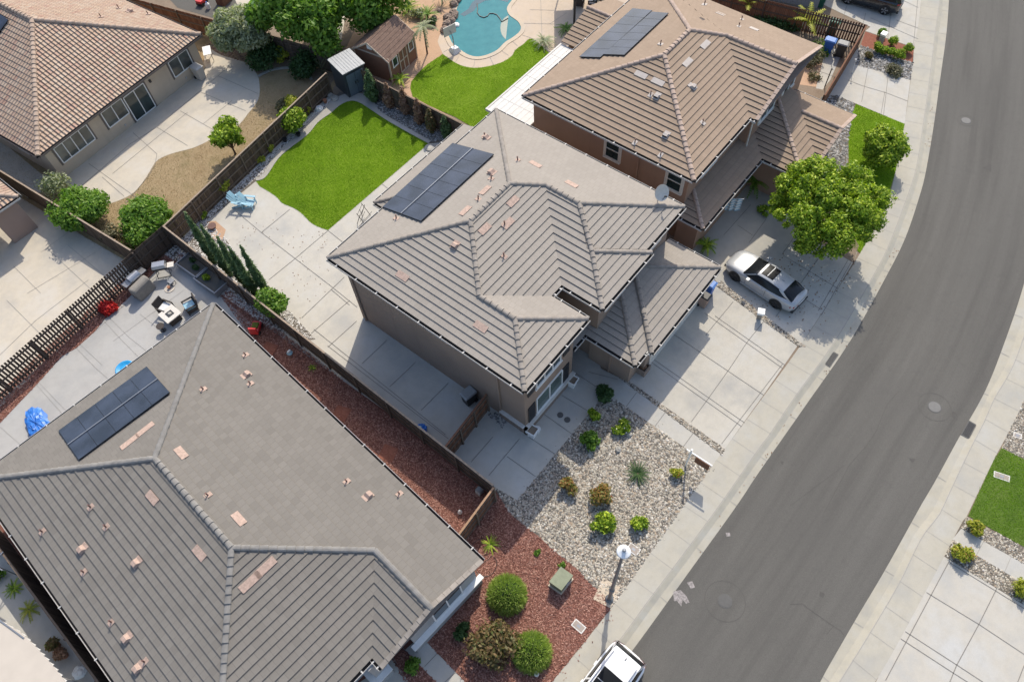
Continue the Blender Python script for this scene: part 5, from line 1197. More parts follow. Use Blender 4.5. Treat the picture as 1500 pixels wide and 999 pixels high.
# across the street
bush('shrub', 'yellow orange flowering shrub across the street nearest the lawn', 'shrub', 1425, 776, .5, .6, 'lf_yellow', 1000, .08, flowers=('lf_rust', 120, .08))
bush('shrub', 'yellow orange flowering shrub at the corner of the pale driveway', 'shrub', 1405, 811, .55, .65, 'lf_yellow', 1100, .08, flowers=('lf_rust', 160, .08))
bush('shrub', 'yellow green shrub at the right edge between path and driveway', 'shrub', 1492, 862, .5, .6, 'lf_yellow', 900, .09)
# right side of the neighbour
for i, (px, py, r, lb) in enumerate(((1284,76,.48,'clipped round boxwood nearest the brown fence'),(1292.5,79,.40,'small clipped round boxwood second from the fence in the gravel row'),(1303,83,.42,'clipped round boxwood third from the fence in the gravel row'),(1314.6,87,.50,'clipped round boxwood at the street end of the gravel row'),(1305,67,.46,'clipped round boxwood standing on the red brick strip'),(1328,77,.44,'clipped boxwood at the pavement end of the brick strip'),(1289,54,.42,'small green bush behind the pale stone post'))):
    bush('boxwood', lb, 'shrub', px, py, r*.8, r*1.5, 'lf_lime' if i != 6 else 'lf_green', 1700, .065, k=34, group='clipped shrubs by the brick strip', cr=r*.4)
bush('dry_shrub', 'straw brown sprawling shrub among the white stones', 'shrub', 1308, 108, .8, .4, 'lf_sage', 1300, .08, ry=.55)
bush('dry_shrub', 'small purple brown shrub by the corner of the gravel bed', 'shrub', 1271, 85, .45, .4, 'lf_bronze', 600, .07)
bush('dry_shrub', 'dry grey shrub on the sandy patch against the brown house', 'shrub', 1189, 92, .95, .7, 'lf_sage', 1500, .08)
bush('dry_shrub', 'low dry shrub in the middle of the sandy patch', 'shrub', 1191, 115, .7, .22, 'lf_sage', 600, .07)
fronds('banana_plant', 'yellow green broad-leaved plant by the dark fence, left one', 'plant', 1093, 24, 1.5, .9, 11, 'lf_yellow', .8, lw=.22, arch=.35, up=1.3)
fronds('banana_plant', 'yellow green broad-leaved plant by the dark fence near the bins', 'plant', 1179, 48, 1.6, .9, 12, 'lf_yellow', .8, lw=.22, arch=.35, up=1.3)
m = []
bush('weed', 'bright grass clump growing along the side wall by the blue bin', 'grass', 1200, 74, 1.1, .3, 'lf_green', 900, .1, ry=.5, stems=False)
bush('ground_ivy', 'dark ivy spreading at the foot of the side yard fence', 'ivy', 1130, 42, 3.6, .35, 'lf_dark', 3500, .13, ry=1.1, k=40, cr=.5, stems=False, base=at(1135, 42))
fronds('porch_palm', 'green palm growing in the recess beside the garage of the brown house', 'palm', 1103, 278, 1.1, .8, 16, 'lf_green', .5, lw=.1)
fronds('porch_palm', 'bright green fern at the brown house corner beside the silver car', 'plant', 1033, 364, .8, .5, 18, 'lf_lime', .25, lw=.1)
bush('shrub', 'small lime plant at the foot of the tree by the porch', 'shrub', 1118, 312, .45, .4, 'lf_lime', 500, .1)
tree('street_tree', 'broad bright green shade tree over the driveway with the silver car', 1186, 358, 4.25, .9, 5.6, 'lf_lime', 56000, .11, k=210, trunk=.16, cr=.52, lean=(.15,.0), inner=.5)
tree('street_tree', 'small dense green tree on the neighbour lawn beside the pavement', 1282, 236, 1.75, .1, 2.7, 'lf_lime', 13000, .115, k=44, trunk=.08, cr=.5)
# main back yard
for px, py, r, h, mt, lb in ((432,192,1.15,1.9,'lf_lime','large lime green shrub against the fence behind the lawn'),):
    bush('shrub', lb, 'shrub', px, py, r, h, mt, 3200, .12, k=24)
bush('shrub', 'small yellow green plant on the white gravel, nearest the blue chairs', 'plant', 383, 238, .35, .5, 'lf_yellow', 350, .1)
bush('shrub', 'small yellow plant in front of the weathered fence by the lawn kerb', 'plant', 396, 222, .4, .7, 'lf_yellow', 420, .1)
bush('shrub', 'yellow green climber leaning on the fence above the blue chairs', 'plant', 330, 282, .75, 1.2, 'lf_yellow', 1000, .12)
bush('shrub', 'small lime plant in the gravel by the corner cypresses', 'plant', 301, 318, .3, .4, 'lf_lime', 260, .1)
bush('shrub', 'bushy light green citrus by the fence at the paved yard', 'shrub', 410, 462, 1.0, 2.1, 'lf_green', 3600, .13, k=26)
G1 = 'narrow cypresses along the dark fence'
for i, (b, tp, lb) in enumerate((((316,386),(273,305),'cypress nearest the fence corner'),((338,404),(293,322),'second cypress from the fence corner, beside the first'),((360,420),(318,345),'middle cypress of the row by the dark fence'),((376,434),(335,352),'fourth cypress from the fence corner'),((391,432),(352,358),'last cypress of the row, standing apart beside the citrus'))):
    h = up_height(b, tp); column('cypress', 'narrow dark green '+lb, b[0], b[1], min(max(h, 2.6), 4.6), .34, 'lf_cyp', 3000, .10, G1)
column('cypress', 'plump green conifer beside the metal shed doors', 548, 148, 2.6, .62, 'lf_cyp', 2400, .11)
G2 = 'dead brown conifers along the fence'
for (px, py, h, lb) in ((572,157,2.0,'dead brown conifer nearest the green one by the shed'),(596,168,2.3,'tallest dead brown conifer, second in the row'),(616,181,2.1,'dead brown conifer in the middle of the row')):
    column('dead_conifer', lb, px, py, h, .48, 'lf_dead', 1500, .10, G2)
column('dead_conifer', 'half dead olive brown conifer near the end of the row', 633, 193, 1.9, .46, 'lf_bronze', 1500, .10, G2)
column('cypress', 'small green conifer at the end of the dead row by the roof', 655, 202, 1.9, .48, 'lf_cyp', 1500, .10)
# upper left yard
tree('olive_tree', 'grey green olive tree at the end of the curved patio', 366, 84, 2.7, 1.0, 4.6, 'lf_olive', 11000, .13, k=45, trunk=.12, cr=.7, aspect=2.6)
tree('tree', 'big green tree behind the shaded fence, left of the pair', 455, 76, 4.6, .4, 6.2, 'lf_green', 19000, .22, k=60, trunk=.2, cr=1.1, base=at(462, 72))
tree('tree', 'big green tree between the shaded fence and the wooden shed', 540, 62, 4.4, .4, 6.2, 'lf_green', 17000, .22, k=55, trunk=.2, cr=1.1, base=at(548, 44))
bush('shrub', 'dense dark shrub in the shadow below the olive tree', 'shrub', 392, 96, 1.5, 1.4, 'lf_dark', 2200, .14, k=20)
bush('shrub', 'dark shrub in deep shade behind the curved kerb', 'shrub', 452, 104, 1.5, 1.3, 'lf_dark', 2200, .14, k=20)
bush('shrub', 'yellow green shrub glowing beside the dark shrub under the trees', 'shrub', 417, 88, .7, 1.1, 'lf_yellow', 700, .13)
bush('hedge', 'yellow flowering low hedge along the fence by the dry lawn', 'hedge', 447, 134, 1.9, .8, 'lf_yellow', 1500, .12, ry=.5, k=18, cr=.4, base=(23.0, 39.9, 0))
bush('shrub', 'straw coloured shrub against the fence below the yellow hedge', 'shrub', 418, 160, .8, .5, 'lf_sage', 700, .1)
tree('lemon_tree', 'light green citrus tree on the dry lawn by the weathered fence', 345, 226, 1.2, .3, 3.0, 'lf_lime', 4200, .14, k=26, trunk=.07, cr=.45)
tree('hedge_tree', 'large dark green rounded shrub over the fence at left', 122, 322, 2.05, .1, 2.3, 'lf_green', 11000, .13, k=50, trunk=.08, cr=.6, inner=.6, cat='shrub', base=at(131, 326))
tree('hedge_tree', 'large dark green rounded shrub in the fence corner', 220, 340, 2.05, .1, 2.3, 'lf_green', 11000, .13, k=50, trunk=.08, cr=.6, inner=.6, cat='shrub', base=at(228, 342))
bush('shrub', 'silvery sage shrub between the cream house corner and the dark shrub', 'shrub', 92, 290, 1.1, 1.9, 'lf_olive', 1600, .11, k=18)
bush('shrub', 'sparse sage sprawl on the far fence between the two dark shrubs', 'shrub', 172, 350, .9, 1.0, 'lf_sage', 900, .1)
m = MB(); R_ = random.Random(4); tb = thing('bare_tree', 'bare leafless sapling beside the metal shed', 'tree', at(476, 118))
for i in range(18):
    a = R_.uniform(0, 6.28); z = R_.uniform(.5, 1.5); L = R_.uniform(.5, 1.1); m.tube([(0,0,z),(math.cos(a)*L*.5,math.sin(a)*L*.5,z+L*.6),(math.cos(a)*L*.8,math.sin(a)*L*.8,z+L*1.2)], [.022,.014,.006], 5)
MB().tube([(0,0,-.02),(.03,0,1.0),(0,.04,2.4)], [.05,.035,.012], 6).build('trunk', M['lf_sage'], tb); m.build('branch', M['lf_sage'], tb)
# pool yard
fronds('palm_tree', 'slender young palm standing between the shed and the pool', 'palm', 626, 79, 1.2, .5, 18, 'lf_olive', 2.2, lw=.12, arch=.75, tr_r=.06)
fronds('agave', 'light green spiky yucca behind the shed roof', 'plant', 598, 18, 1.15, .5, 26, 'lf_lime', .2, lw=.08, arch=.3)
fronds('agave', 'green spiky plant among the boulders left of the pool', 'plant', 627, 26, 1.0, .5, 24, 'lf_green', .2, lw=.08, arch=.3)
bush('shrub', 'small olive shrub between the two spiky plants', 'shrub', 612, 24, .7, .6, 'lf_olive', 500, .12)
bush('shrub', 'small dark plant beside the boulder near the palm', 'plant', 633, 37, .45, .5, 'lf_dark', 400, .1)
fronds('fan_palm', 'small bright palm at the shed corner by the dark fence', 'palm', 587, 122, .8, .4, 16, 'lf_lime', .3, lw=.1)
fronds('fan_palm', 'ornamental grass clump at the tip of the pool lawn', 'plant', 797, 66, 1.0, .5, 30, 'lf_olive', .2, lw=.07, arch=.5)
fronds('sago_palm', 'sago palm in the shaded bed by the dark post', 'palm', 829, 46, .95, .4, 22, 'lf_green', .1, lw=.08)
fronds('fan_palm', 'tall spiky plant at the pool edge near the top', 'plant', 648, 6, .9, .5, 18, 'lf_olive', .5, lw=.07)
# bottom left
fronds('grass_plant', 'green strappy plant beside the black fence, upper one', 'plant', 22, 862, .55, .3, 18, 'lf_lime', lw=.05)
fronds('grass_plant', 'yellow green strappy plant in the lower left corner path', 'plant', 44, 893, .6, .3, 18, 'lf_yellow', lw=.05)
bush('shrub', 'green plant at the very left edge by the black fence', 'plant', 2, 845, .4, .5, 'lf_green', 300, .1)
bush('flowers', 'red flower bed spilling onto the patio by the slatted fence', 'flowers', 163, 452, .75, .3, 'lf_red', 1600, .12, ry=.5, k=12, stems=False)
fronds('grass_plant', 'tiny green weed in the mulch side yard', 'plant', 458, 539, .3, .15, 12, 'lf_lime', lw=.04)
# ------------------------------------------------------------------ cars
def lerp(tab, x):
    xs = [t[0] for t in tab]; return [float(np.interp(x, xs, [t[i] for t in tab])) for i in range(1, len(tab[0]))]
def smooth_tab(tab, x):
    """Catmull-like smooth interpolation of a table"""
    n = len(tab); i = max(0, min(n-2, sum(1 for t in tab if t[0] <= x)-1)); a, b = tab[i], tab[i+1]
    t = (x-a[0])/(b[0]-a[0]); out = []
    for k in range(1, len(a)):
        m0 = (b[k]-tab[max(i-1,0)][k])/(b[0]-tab[max(i-1,0)][0]) if i > 0 else (b[k]-a[k])/(b[0]-a[0])
        m1 = (tab[min(i+2,n-1)][k]-a[k])/(tab[min(i+2,n-1)][0]-a[0]) if i < n-2 else (b[k]-a[k])/(b[0]-a[0])
        h = b[0]-a[0]; t2, t3 = t*t, t*t*t
        out.append((2*t3-3*t2+1)*a[k]+(t3-2*t2+t)*h*m0+(-2*t3+3*t2)*b[k]+(t3-t2)*h*m1)
    return out
def loft(secs, close=True):
    m = MB(); k = len(secs[0]); V = [p for s in secs for p in s]; F = []
    for i in range(len(secs)-1):
        for j in range(k-1): F.append((i*k+j, i*k+j+1, (i+1)*k+j+1, (i+1)*k+j))
    if close: F.append(tuple(range(k))[::-1]); F.append(tuple((len(secs)-1)*k+j for j in range(k)))
    m.add(V, F); return m
def make_car(name, label, cat, loc, rz, spec):
    """x forward, y left, z up; spec gives side profile tables and colours"""
    t = thing(name, label, cat, loc, rz); L0, L1 = spec['x0'], spec['x1']; pm = M[spec['paint']]
    # body shell: table of x -> half width, bottom, shoulder height, top height
    body = spec['body']; xs = np.linspace(L0, L1, 44); secs = []
    for x in xs:
        w, zb, zs, zt = smooth_tab(body, x)
        half = [(.55*w, zb), (.93*w, zb+.02), (.99*w, zb+.14), (1.0*w, zb+.30), (.985*w, (zb+.3+zs)/2+.03), (.97*w, zs-.03), (.93*w, zs+.35*(zt-zs)), (.80*w, zs+.72*(zt-zs)), (.5*w, zs+.93*(zt-zs)), (.0, zt)]
        secs.append([(x, y, z) for y, z in half]+[(x, -y, z) for y, z in half[-2::-1]])
    bd = loft(secs).build('body', pm, t, smooth=True)
    # glasshouse: table x -> half width at belt, half width at roof, belt z, roof z
    gh = spec['green']; gx = np.linspace(gh[0][0], gh[-1][0], 30); secs = []; rsec = {}
    def gsec(x, off=0.0, top_only=False):
        wb, wr, zb, zr = smooth_tab(gh, x)
        h = max(zr-zb, .005)
        half = [(wb, zb), (wb+(wr-wb)*.55, zb+h*.55), (wr+.015, zb+h*.86), (wr*.9, zb+h*.965), (wr*.5, zb+h*.995), (0, zb+h)]
        return half
    for x in gx:
        half = gsec(x); secs.append([(x, y, z) for y, z in half]+[(x, -y, z) for y, z in half[-2::-1]])
    loft(secs).build('windows', M['glass_car'], t, smooth=True)
    # roof skin between windscreen head and rear glass head
    ra, rb = spec['roof']; secs = []
    for x in np.linspace(ra, rb, 16):
        half = [(y*1.012, z+.014) for y, z in gsec(x)[2:]]; secs.append([(x, y, z) for y, z in half]+[(x, -y, z) for y, z in half[-2::-1]])
    rf_ = loft(secs, False); rf_.build('roof', pm, t, smooth=True)
    # pillars
    for px0, px1, ww in spec['pillars']:
        for sg in (1, -1):
            m = MB(); A = []; B = []
            for u in np.linspace(0, 1, 7):
                x = px0+(px1-px0)*u; wb, wr, zb, zr = smooth_tab(gh, x); h = max(zr-zb, .005)
                # follow the outline from belt (u=0) to roof edge (u=1)
                x_ = x; y = wb+(wr+.01-wb)*u; z = spec['belt'](px0)+(smooth_tab(gh, px1)[3]-.04-spec['belt'](px0))*u
                m.v.append((x_-ww/2, sg*(y+.012), z)); m.v.append((x_+ww/2, sg*(y+.012), z))
            for i in range(6):
                q = (2*i, 2*i+1, 2*i+3, 2*i+2); m.f.append(list(q if sg < 0 else q[::-1])); m.mi.append(0)
            m.build('pillar', pm, t)
    if spec.get('sunroof'):
        a, b = spec['sunroof']; m = MB(); n = 6
        for i in range(n+1):
            x = a+(b-a)*i/n; z = smooth_tab(gh, x)[3]+.045; wr = smooth_tab(gh, x)[1]
            for y in (-.78, -.4, 0, .4, .78): m.v.append((x, y*wr, z-.05*abs(y)**2))
        for i in range(n):
            for j in range(4): m.f.append([i*5+j, i*5+j+1, (i+1)*5+j+1, (i+1)*5+j][::-1]); m.mi.append(0)
        sr = m.build('sunroof', M['roof_glass'], t, smooth=True)
        xm = (a+b)/2; z = smooth_tab(gh, xm)[3]+.05; MB().box(xm-.02, xm+.02, -.7*smooth_tab(gh, xm)[1], .7*smooth_tab(gh, xm)[1], z-.03, z+.004).build('sunroof_bar', M['grey_metal'], t).parent = sr
    # wheels
    r = spec['r']
    for wx in spec['axles']:
        for sg in (1, -1):
            w = smooth_tab(body, wx)[0]; m = MB(); c = 26
            ar = [(wx+(r+.075)*math.cos(2*math.pi*k/c), r+(r+.075)*math.sin(2*math.pi*k/c)) for k in range(c)]
            ar = [(x, max(z, .16)) for x, z in ar]
            V = [(x, sg*(w+.006), z) for x, z in ar]+[(x, sg*(w-.25), z) for x, z in ar]
            m.add(V, [tuple(range(c)) if sg < 0 else tuple(range(c))[::-1]]+[(k, (k+1)%c, c+(k+1)%c, c+k) for k in range(c)]); m.build('wheel_arch', M['trim'], t)
            yo = sg*(w+.015)
            prof = [(r*.62, -.20), (r*.97, -.19), (r, -.15), (r, -.03), (r*.97, .0), (r*.72, .012)]
            m = MB(); V = []; F = []; n = 28
            for rr, y in prof:
                for k in range(n): V.append((wx+rr*math.cos(2*math.pi*k/n), yo+sg*y, r+rr*math.sin(2*math.pi*k/n)))
            for i in range(len(prof)-1):
                for k in range(n): F.append((i*n+k, i*n+(k+1)%n, (i+1)*n+(k+1)%n, (i+1)*n+k))
            m.add(V, F); wh = m.build('wheel', M['rubber'], t, smooth=False)
            m = MB(); m.add([(wx+r*.72*math.cos(2*math.pi*k/n), yo-sg*.03, r+r*.72*math.sin(2*math.pi*k/n)) for k in range(n)], [tuple(range(n))]); m.build('rim_back', M['trim'], t).parent = wh
            m = MB()
            for k in range(5):
                a = 2*math.pi*k/5+.3
                for da in (-.13, .13): m.bar((wx+.05*math.cos(a), yo-sg*.0, r+.05*math.sin(a)), (wx+r*.73*math.cos(a+da), yo+sg*.004, r+r*.73*math.sin(a+da)), .045, .03, up=(0, sg, 0))
            m.build('rim', M[spec.get('rim','rim')], t).parent = wh
    # lamps, bumpers, mirrors
    wf = smooth_tab(body, L1-.35)[0]; zf = smooth_tab(body, L1-.25)[2]
    for sg in (1, -1):
        m = MB(); m.add([(L1-.06, sg*wf*.55, zf-.06), (L1-.42, sg*(wf+.01), zf-.02), (L1-.40, sg*(wf+.012), zf-.14), (L1-.03, sg*wf*.55, zf-.16)], [(0,1,2,3)]); m.add([(L1-.06, sg*wf*.55, zf-.06), (L1-.42, sg*(wf+.01), zf-.02), (L1-.46, sg*wf*.86, zf+.035), (L1-.16, sg*wf*.55, zf+.02)], [(0,1,2,3)]); m.build('headlight', M['lamp_lens'], t)
        xr = L0; wr_ = smooth_tab(body, L0+.2)[0]; zr = smooth_tab(body, L0+.2)[2]+spec.get('tail_dz', -.02)
        w0_ = smooth_tab(body, L0+.05)[0]; m = MB(); m.add([(xr-.012, sg*w0_*.55, zr-.11), (xr+.04, sg*w0_*1.0, zr-.11), (xr+.24, sg*(wr_+.025), zr-.10), (xr-.012, sg*w0_*.55, zr), (xr+.04, sg*w0_*1.0, zr+.01), (xr+.24, sg*(wr_+.02), zr+.0)], [(0,1,4,3),(1,2,5,4)]) 
        m.build('tail_light', M['tail'], t)
        xm = spec['mirror']; wm = smooth_tab(body, xm)[0]; zm = spec['belt'](xm)+.02
        m = MB(); m.bar((xm, sg*(wm-.06), zm), (xm-.02, sg*(wm+.08), zm+.05), .05, .03); m.box(xm-.10, xm+.08, sg*(wm+.05) if sg > 0 else -wm-.24, wm+.24 if sg > 0 else -wm-.05, zm-.02, zm+.13); m.build('mirror', pm, t)
    MB().box(L0-.03, L0+.12, -.78, .78, .28, .42).build('bumper', M['trim'], t); MB().box(L1-.14, L1+.025, -.62, .62, .26, .46).build('grille', M['trim'], t)
    MB().box(L0-.035, L0-.01, -.26, .26, spec.get('pz', .62), spec.get('pz', .62)+.13).build('number_plate', M['plate'], t)
    for sg in (1, -1):
        a, b = spec['axles'][1]+.42, spec['axles'][0]-.42; m = MB(); w = smooth_tab(body, 0)[0]; m.box(a, b, sg*(w-.02) if sg > 0 else -w-.012, w+.012 if sg > 0 else -w+.02, .2, .30); m.build('sill', M[spec.get('sillmat', spec['paint'])], t)
        for xd in spec['doors']:
            wd = smooth_tab(body, xd)[0]; zb_ = .36; zt_ = smooth_tab(body, xd)[2]-.05
            MB().box(xd-.008, xd+.008, sg*(wd-.03) if sg > 0 else -wd-.004, wd+.004 if sg > 0 else -wd+.03, zb_, zt_).build('door_gap', M['trim'], t)
        for xh in spec['handles']:
            wd = smooth_tab(body, xh)[0]; MB().box(xh-.11, xh+.11, sg*(wd-.02) if sg > 0 else -wd-.025, wd+.025 if sg > 0 else -wd+.02, smooth_tab(body, xh)[2]-.12, smooth_tab(body, xh)[2]-.09).build('door_handle', M[spec.get('handle', spec['paint'])], t)
    if spec.get('rails'):
        a, b = spec['rails']
        for sg in (1, -1):
            m = MB(); P = [(x, sg*(smooth_tab(gh, x)[1]*.9), smooth_tab(gh, x)[3]+.05) for x in np.linspace(a, b, 8)]; m.tube(P, .02, 6); m.build('roof_rail', M[spec.get('railmat', 'trim')], t)
    if spec.get('fin'): x = spec['fin']; z = smooth_tab(gh, x)[3]; MB().add([(x-.1,-.02,z),(x+.08,-.02,z),(x-.12,0,z+.09),(x-.1,.02,z),(x+.08,.02,z)], [(0,1,2),(3,2,4),(0,2,3),(1,4,2)]).build('aerial', pm if not spec.get('fin_dark') else M['trim'], t)
    return t
coupe = dict(x0=-2.42, x1=2.42, paint='silver', r=.345, axles=(1.47,-1.40), mirror=.62, rim='rim', doors=(.78,-.55), handles=(-.35,), belt=lambda x: .93+.02*(x<-1),
    body=[(-2.42,.62,.40,.72,.86),(-2.30,.80,.30,.80,.96),(-1.9,.905,.24,.87,1.02),(-1.4,.94,.22,.89,1.0),(-.6,.935,.20,.89,.97),(.4,.93,.20,.88,.97),(1.0,.935,.21,.86,.98),(1.5,.93,.22,.82,.95),(2.0,.87,.24,.74,.86),(2.28,.74,.28,.66,.74),(2.42,.54,.36,.58,.64)],
    green=[(-2.12,.66,.52,.98,.985),(-1.75,.74,.55,.96,1.15),(-1.38,.80,.57,.94,1.27),(-.6,.845,.575,.93,1.385),(-.05,.85,.59,.93,1.39),(.35,.85,.59,.93,1.33),(.8,.83,.62,.94,1.14),(1.12,.80,.70,.95,.965)],
    roof=(-1.42,.36), pillars=[(1.02,.40,.10),(-2.0,-1.25,.36)], sunroof=(.22,-.55), fin=-.95, tail_dz=-.05)
w1, w2 = at(1075.8, 410), at(1135.9, 450.5); dcar = (w1-w2)[:2]; ang = math.atan2(dcar[1], dcar[0]); nrm_ = np.array([dcar[1], -dcar[0]])/np.linalg.norm(dcar)
mid = (w1+w2)[:2]/2; side_ = np.array([-nrm_[0], -nrm_[1]]); cc_ = mid-side_*0
away = mid/np.linalg.norm(mid); nn = nrm_ if nrm_@away > 0 else -nrm_
cpos = mid+nn*.84
make_car('parked_car', 'silver two-door coupe with dark sunroof parked on the driveway under the tree', 'car', (cpos[0], cpos[1], .012), ang, coupe)
suv = dict(x0=-2.35, x1=2.4, paint='carwhite', r=.37, axles=(1.45,-1.40), mirror=.85, rim='rim', doors=(.85,-.2,-1.1), handles=(.05,-.95), belt=lambda x: 1.08, rails=(-1.75,.5), railmat='chrome', sillmat='trim', tail_dz=.06, pz=.75, fin=-1.75, fin_dark=True,
    body=[(-2.35,.70,.36,.92,1.04),(-2.22,.86,.30,.98,1.10),(-1.8,.93,.26,1.02,1.12),(-1.0,.95,.24,1.02,1.12),(.4,.95,.24,1.0,1.1),(1.0,.95,.24,.98,1.12),(1.5,.94,.25,.95,1.10),(2.0,.88,.28,.88,1.02),(2.28,.74,.32,.80,.90),(2.4,.56,.38,.70,.76)],
    green=[(-2.26,.76,.62,1.08,1.16),(-2.1,.79,.64,1.07,1.42),(-1.9,.82,.66,1.06,1.60),(-1.2,.86,.68,1.05,1.66),(-.3,.87,.68,1.05,1.68),(.4,.87,.68,1.05,1.62),(.9,.86,.70,1.07,1.38),(1.3,.82,.74,1.10,1.12)],
    roof=(-2.02,.42), pillars=[(1.2,.48,.10),(-.15,-.2,.09),(-2.2,-1.85,.34)], sunroof=(.15,-1.0))
tg = at(925, 951, .9); k = int(np.argmin(np.linalg.norm(asph_L[:, :2]-at(925, 960)[:2], axis=1))); td = (asph_L[k-2]-asph_L[k+2])[:2]; td /= np.linalg.norm(td)
ra_ = at(922, 958, 1.6)[:2]; ps = ra_+td*2.05
make_car('parked_car', 'white sport utility vehicle with roof rails parked at the kerb by the bottom edge', 'car', (ps[0], ps[1], ZST+.012), math.atan2(td[1], td[0]), suv)
suv2 = dict(suv); suv2.update(paint='carblack', sunroof=None, railmat='trim', rim='rail')
w1, w2 = at(1243, 7), at(1291, 21); d_ = (w1-w2)[:2]; d_ /= np.linalg.norm(d_); mid = (w1+w2)[:2]/2; nn = np.array([-d_[1], d_[0]]); nn = nn if nn@mid > 0 else -nn; ps = mid+nn*.86
make_car('parked_car', 'dark sport utility vehicle on the driveway cut off by the top edge', 'car', (ps[0], ps[1], .012), math.atan2(d_[1], d_[0]), suv2)
# ------------------------------------------------------------------ street lamp, utilities, road castings
p = at(892.4, 877); t = thing('street_lamp', 'tall grey street lamp with a white disc head at the kerb', 'lamp post', p); H_ = 7.6
m = MB(); m.lathe((0,0,0), [(.16,0),(.16,.06),(.12,.12),(.095,.6),(.075,H_*.6),(.055,H_)], 12); m.build('pole', M['lampgrey'], t)
MB().lathe((0,0,0), [(.20,0),(.2,.10),(.14,.16)], 12).build('base_collar', M['lampgrey'], t)
MB().lathe((0,0,1.55), [(.12,0),(.13,.02),(.13,.3),(.1,.34)], 10).build('access_collar', M['lampgrey'], t)
m = MB(); m.lathe((0,0,H_-.05), [(.10,0),(.25,.08),(.28,.12),(.26,.16),(.14,.22),(.08,.27)], 24); hd_ = m.build('lamp_head', M['lampwhite'], t)
MB().lathe((0,0,H_+.24), [(.075,0),(.075,.09),(.05,.12)], 10).build('light_sensor', M['grey_metal'], t).parent = hd_
tag(MB().box(-.55,.55,-.45,.45,0,.03, Matrix.Translation(Vector(p)+Vector((.15,.25,0)))@Matrix.Rotation(math.radians(10),4,'Z')).build('lamp_pad', M['coping']), kind='structure')
# green utility cabinet
tp = [at(821.6,829.4,.75), at(839.8,842.4,.75), at(822.4,864.4,.75), at(804,851.5,.75)]; c = sum(tp)/4; cb = (c[0], c[1], 0)
t = thing('utility_cabinet', 'green metal utility cabinet standing in the red mulch', 'utility box', cb)
def cab(z0, z1, sc, mat, name):
    V = [((q[0]-c[0])*sc, (q[1]-c[1])*sc, z0) for q in tp]+[((q[0]-c[0])*sc, (q[1]-c[1])*sc, z1) for q in tp]
    return MB().add(V, [(0,1,2,3),(7,6,5,4),(0,4,5,1),(1,5,6,2),(2,6,7,3),(3,7,4,0)]).build(name, mat, t)
cab(0,.08,1.08,M['coping'],'plinth'); cab(.08,.66,.92,M['util_dk'],'cabinet_body'); cab(.66,.75,1.0,M['util_green'],'lid')
m = MB(); m.bar((-.1,-.36,.62),(.12,-.38,.62),.05,.06); m.build('latch', M['grey_metal'], t)
def meter(px, py, ang, label, w=.62, d=.38):
    q = at(px, py); t = thing('meter_box', label, 'meter box', q, ang)
    MB().box(-w/2,w/2,-d/2,d/2,0,.035).build('rim', M['box_rim'], t); b = MB().box(-w/2+.05,w/2-.05,-d/2+.05,d/2-.05,.035,.045).build('lid', M['box_lid'], t)
    MB().box(-.09,.09,-.06,.06,.045,.05).build('reader_cover', M['grey_metal'], t).parent = b
meter(847.6,917,math.radians(-92),'pale rimmed meter box in the red mulch by the kerb'); meter(928,804.5,math.radians(-90),'pale rimmed meter box in the rock garden beside the lamp head',.6,.42); meter(1467,698,math.radians(-75),'pale meter box set in the lawn across the street',.75,.35); meter(1490,638,math.radians(-75),'small pale meter box in the gravel across the street',.4,.3)
p = at(786,987); t = thing('cleanout_cap', 'round pale clean-out cap in the mulch at the bottom edge', 'pipe cap', p); MB().lathe((0,0,0),[(.12,0),(.12,.1),(.1,.12)],14).build('cap', M['box_rim'], t); MB().lathe((0,0,.115),[(.05,0),(.04,.03)],8).build('knob', M['grey_metal'], t)
for px, py in ((820.7,608),(831,615)):
    o = MB().lathe((0,0,0),[(.17,0),(.17,.012),(.15,.016)],18).build('utility_cover', M['iron']); o.location = (*at(px,py)[:2], .018); tag(o, 'dark round access cover set in the shaded front walk', 'access cover', 'pair of covers in the walk')
def manhole(px, py, label, r=.34, ring=.85, lt=False):
    q = at(px, py, ZST+.006); t = thing('manhole', label, 'manhole', q)
    MB().lathe((0,0,0),[(r,0),(r,.004),(r*.96,.008)],28).build('frame', M['iron'], t)
    b = MB().lathe((0,0,.004),[(r*.86,0),(r*.86,.007),(r*.8,.010)],28).build('cover', M['iron_lt' if lt else 'iron'], t)
    m = MB(); n = 36
    m.add([(ring*k*math.cos(2*math.pi*i/n), ring*k*math.sin(2*math.pi*i/n), .003) for k in (1,.965) for i in range(n)], [(i,(i+1)%n,n+(i+1)%n,n+i)[::-1] for i in range(n)]); m.build('patch_seam', M['seam'], t)
manhole(1415,177,'light worn manhole near the top of the street',.34,.55,True); manhole(1369,596,'pale manhole in the middle of the street inside a round seam',.36,.85,True); manhole(1062,880,'dark manhole in the lower street inside a round seam',.34,.95)
def drain(px, py, A, B, label):
    q = at(px, py, ZST+.03); k = int(np.argmin(np.linalg.norm(A[:, :2]-q[:2], axis=1))); d = (A[k+1]-A[k-1])[:2]; t = thing('storm_drain', label, 'drain', q, math.atan2(d[1], d[0]))
    MB().box(-.52,.52,-.40,.40,0,.012).build('frame', M['iron'], t)
    m = MB().box(-.46,.46,-.34,.34,.012,.016); m.build('pit', M['black'], t)
    m = MB()
    for i in range(13): m.box(-.42+i*.07-.010,-.42+i*.07+.010,-.34,.34,.016,.026)
    m.box(-.44,.44,-.015,.015,.018,.029); m.build('grate', M['iron'], t)
drain(1212.5,523,asph_L,kerb_L,'storm drain grate in the gutter below the shade tree'); drain(1424,632,asph_R,kerb_R,'storm drain grate in the gutter across the street')
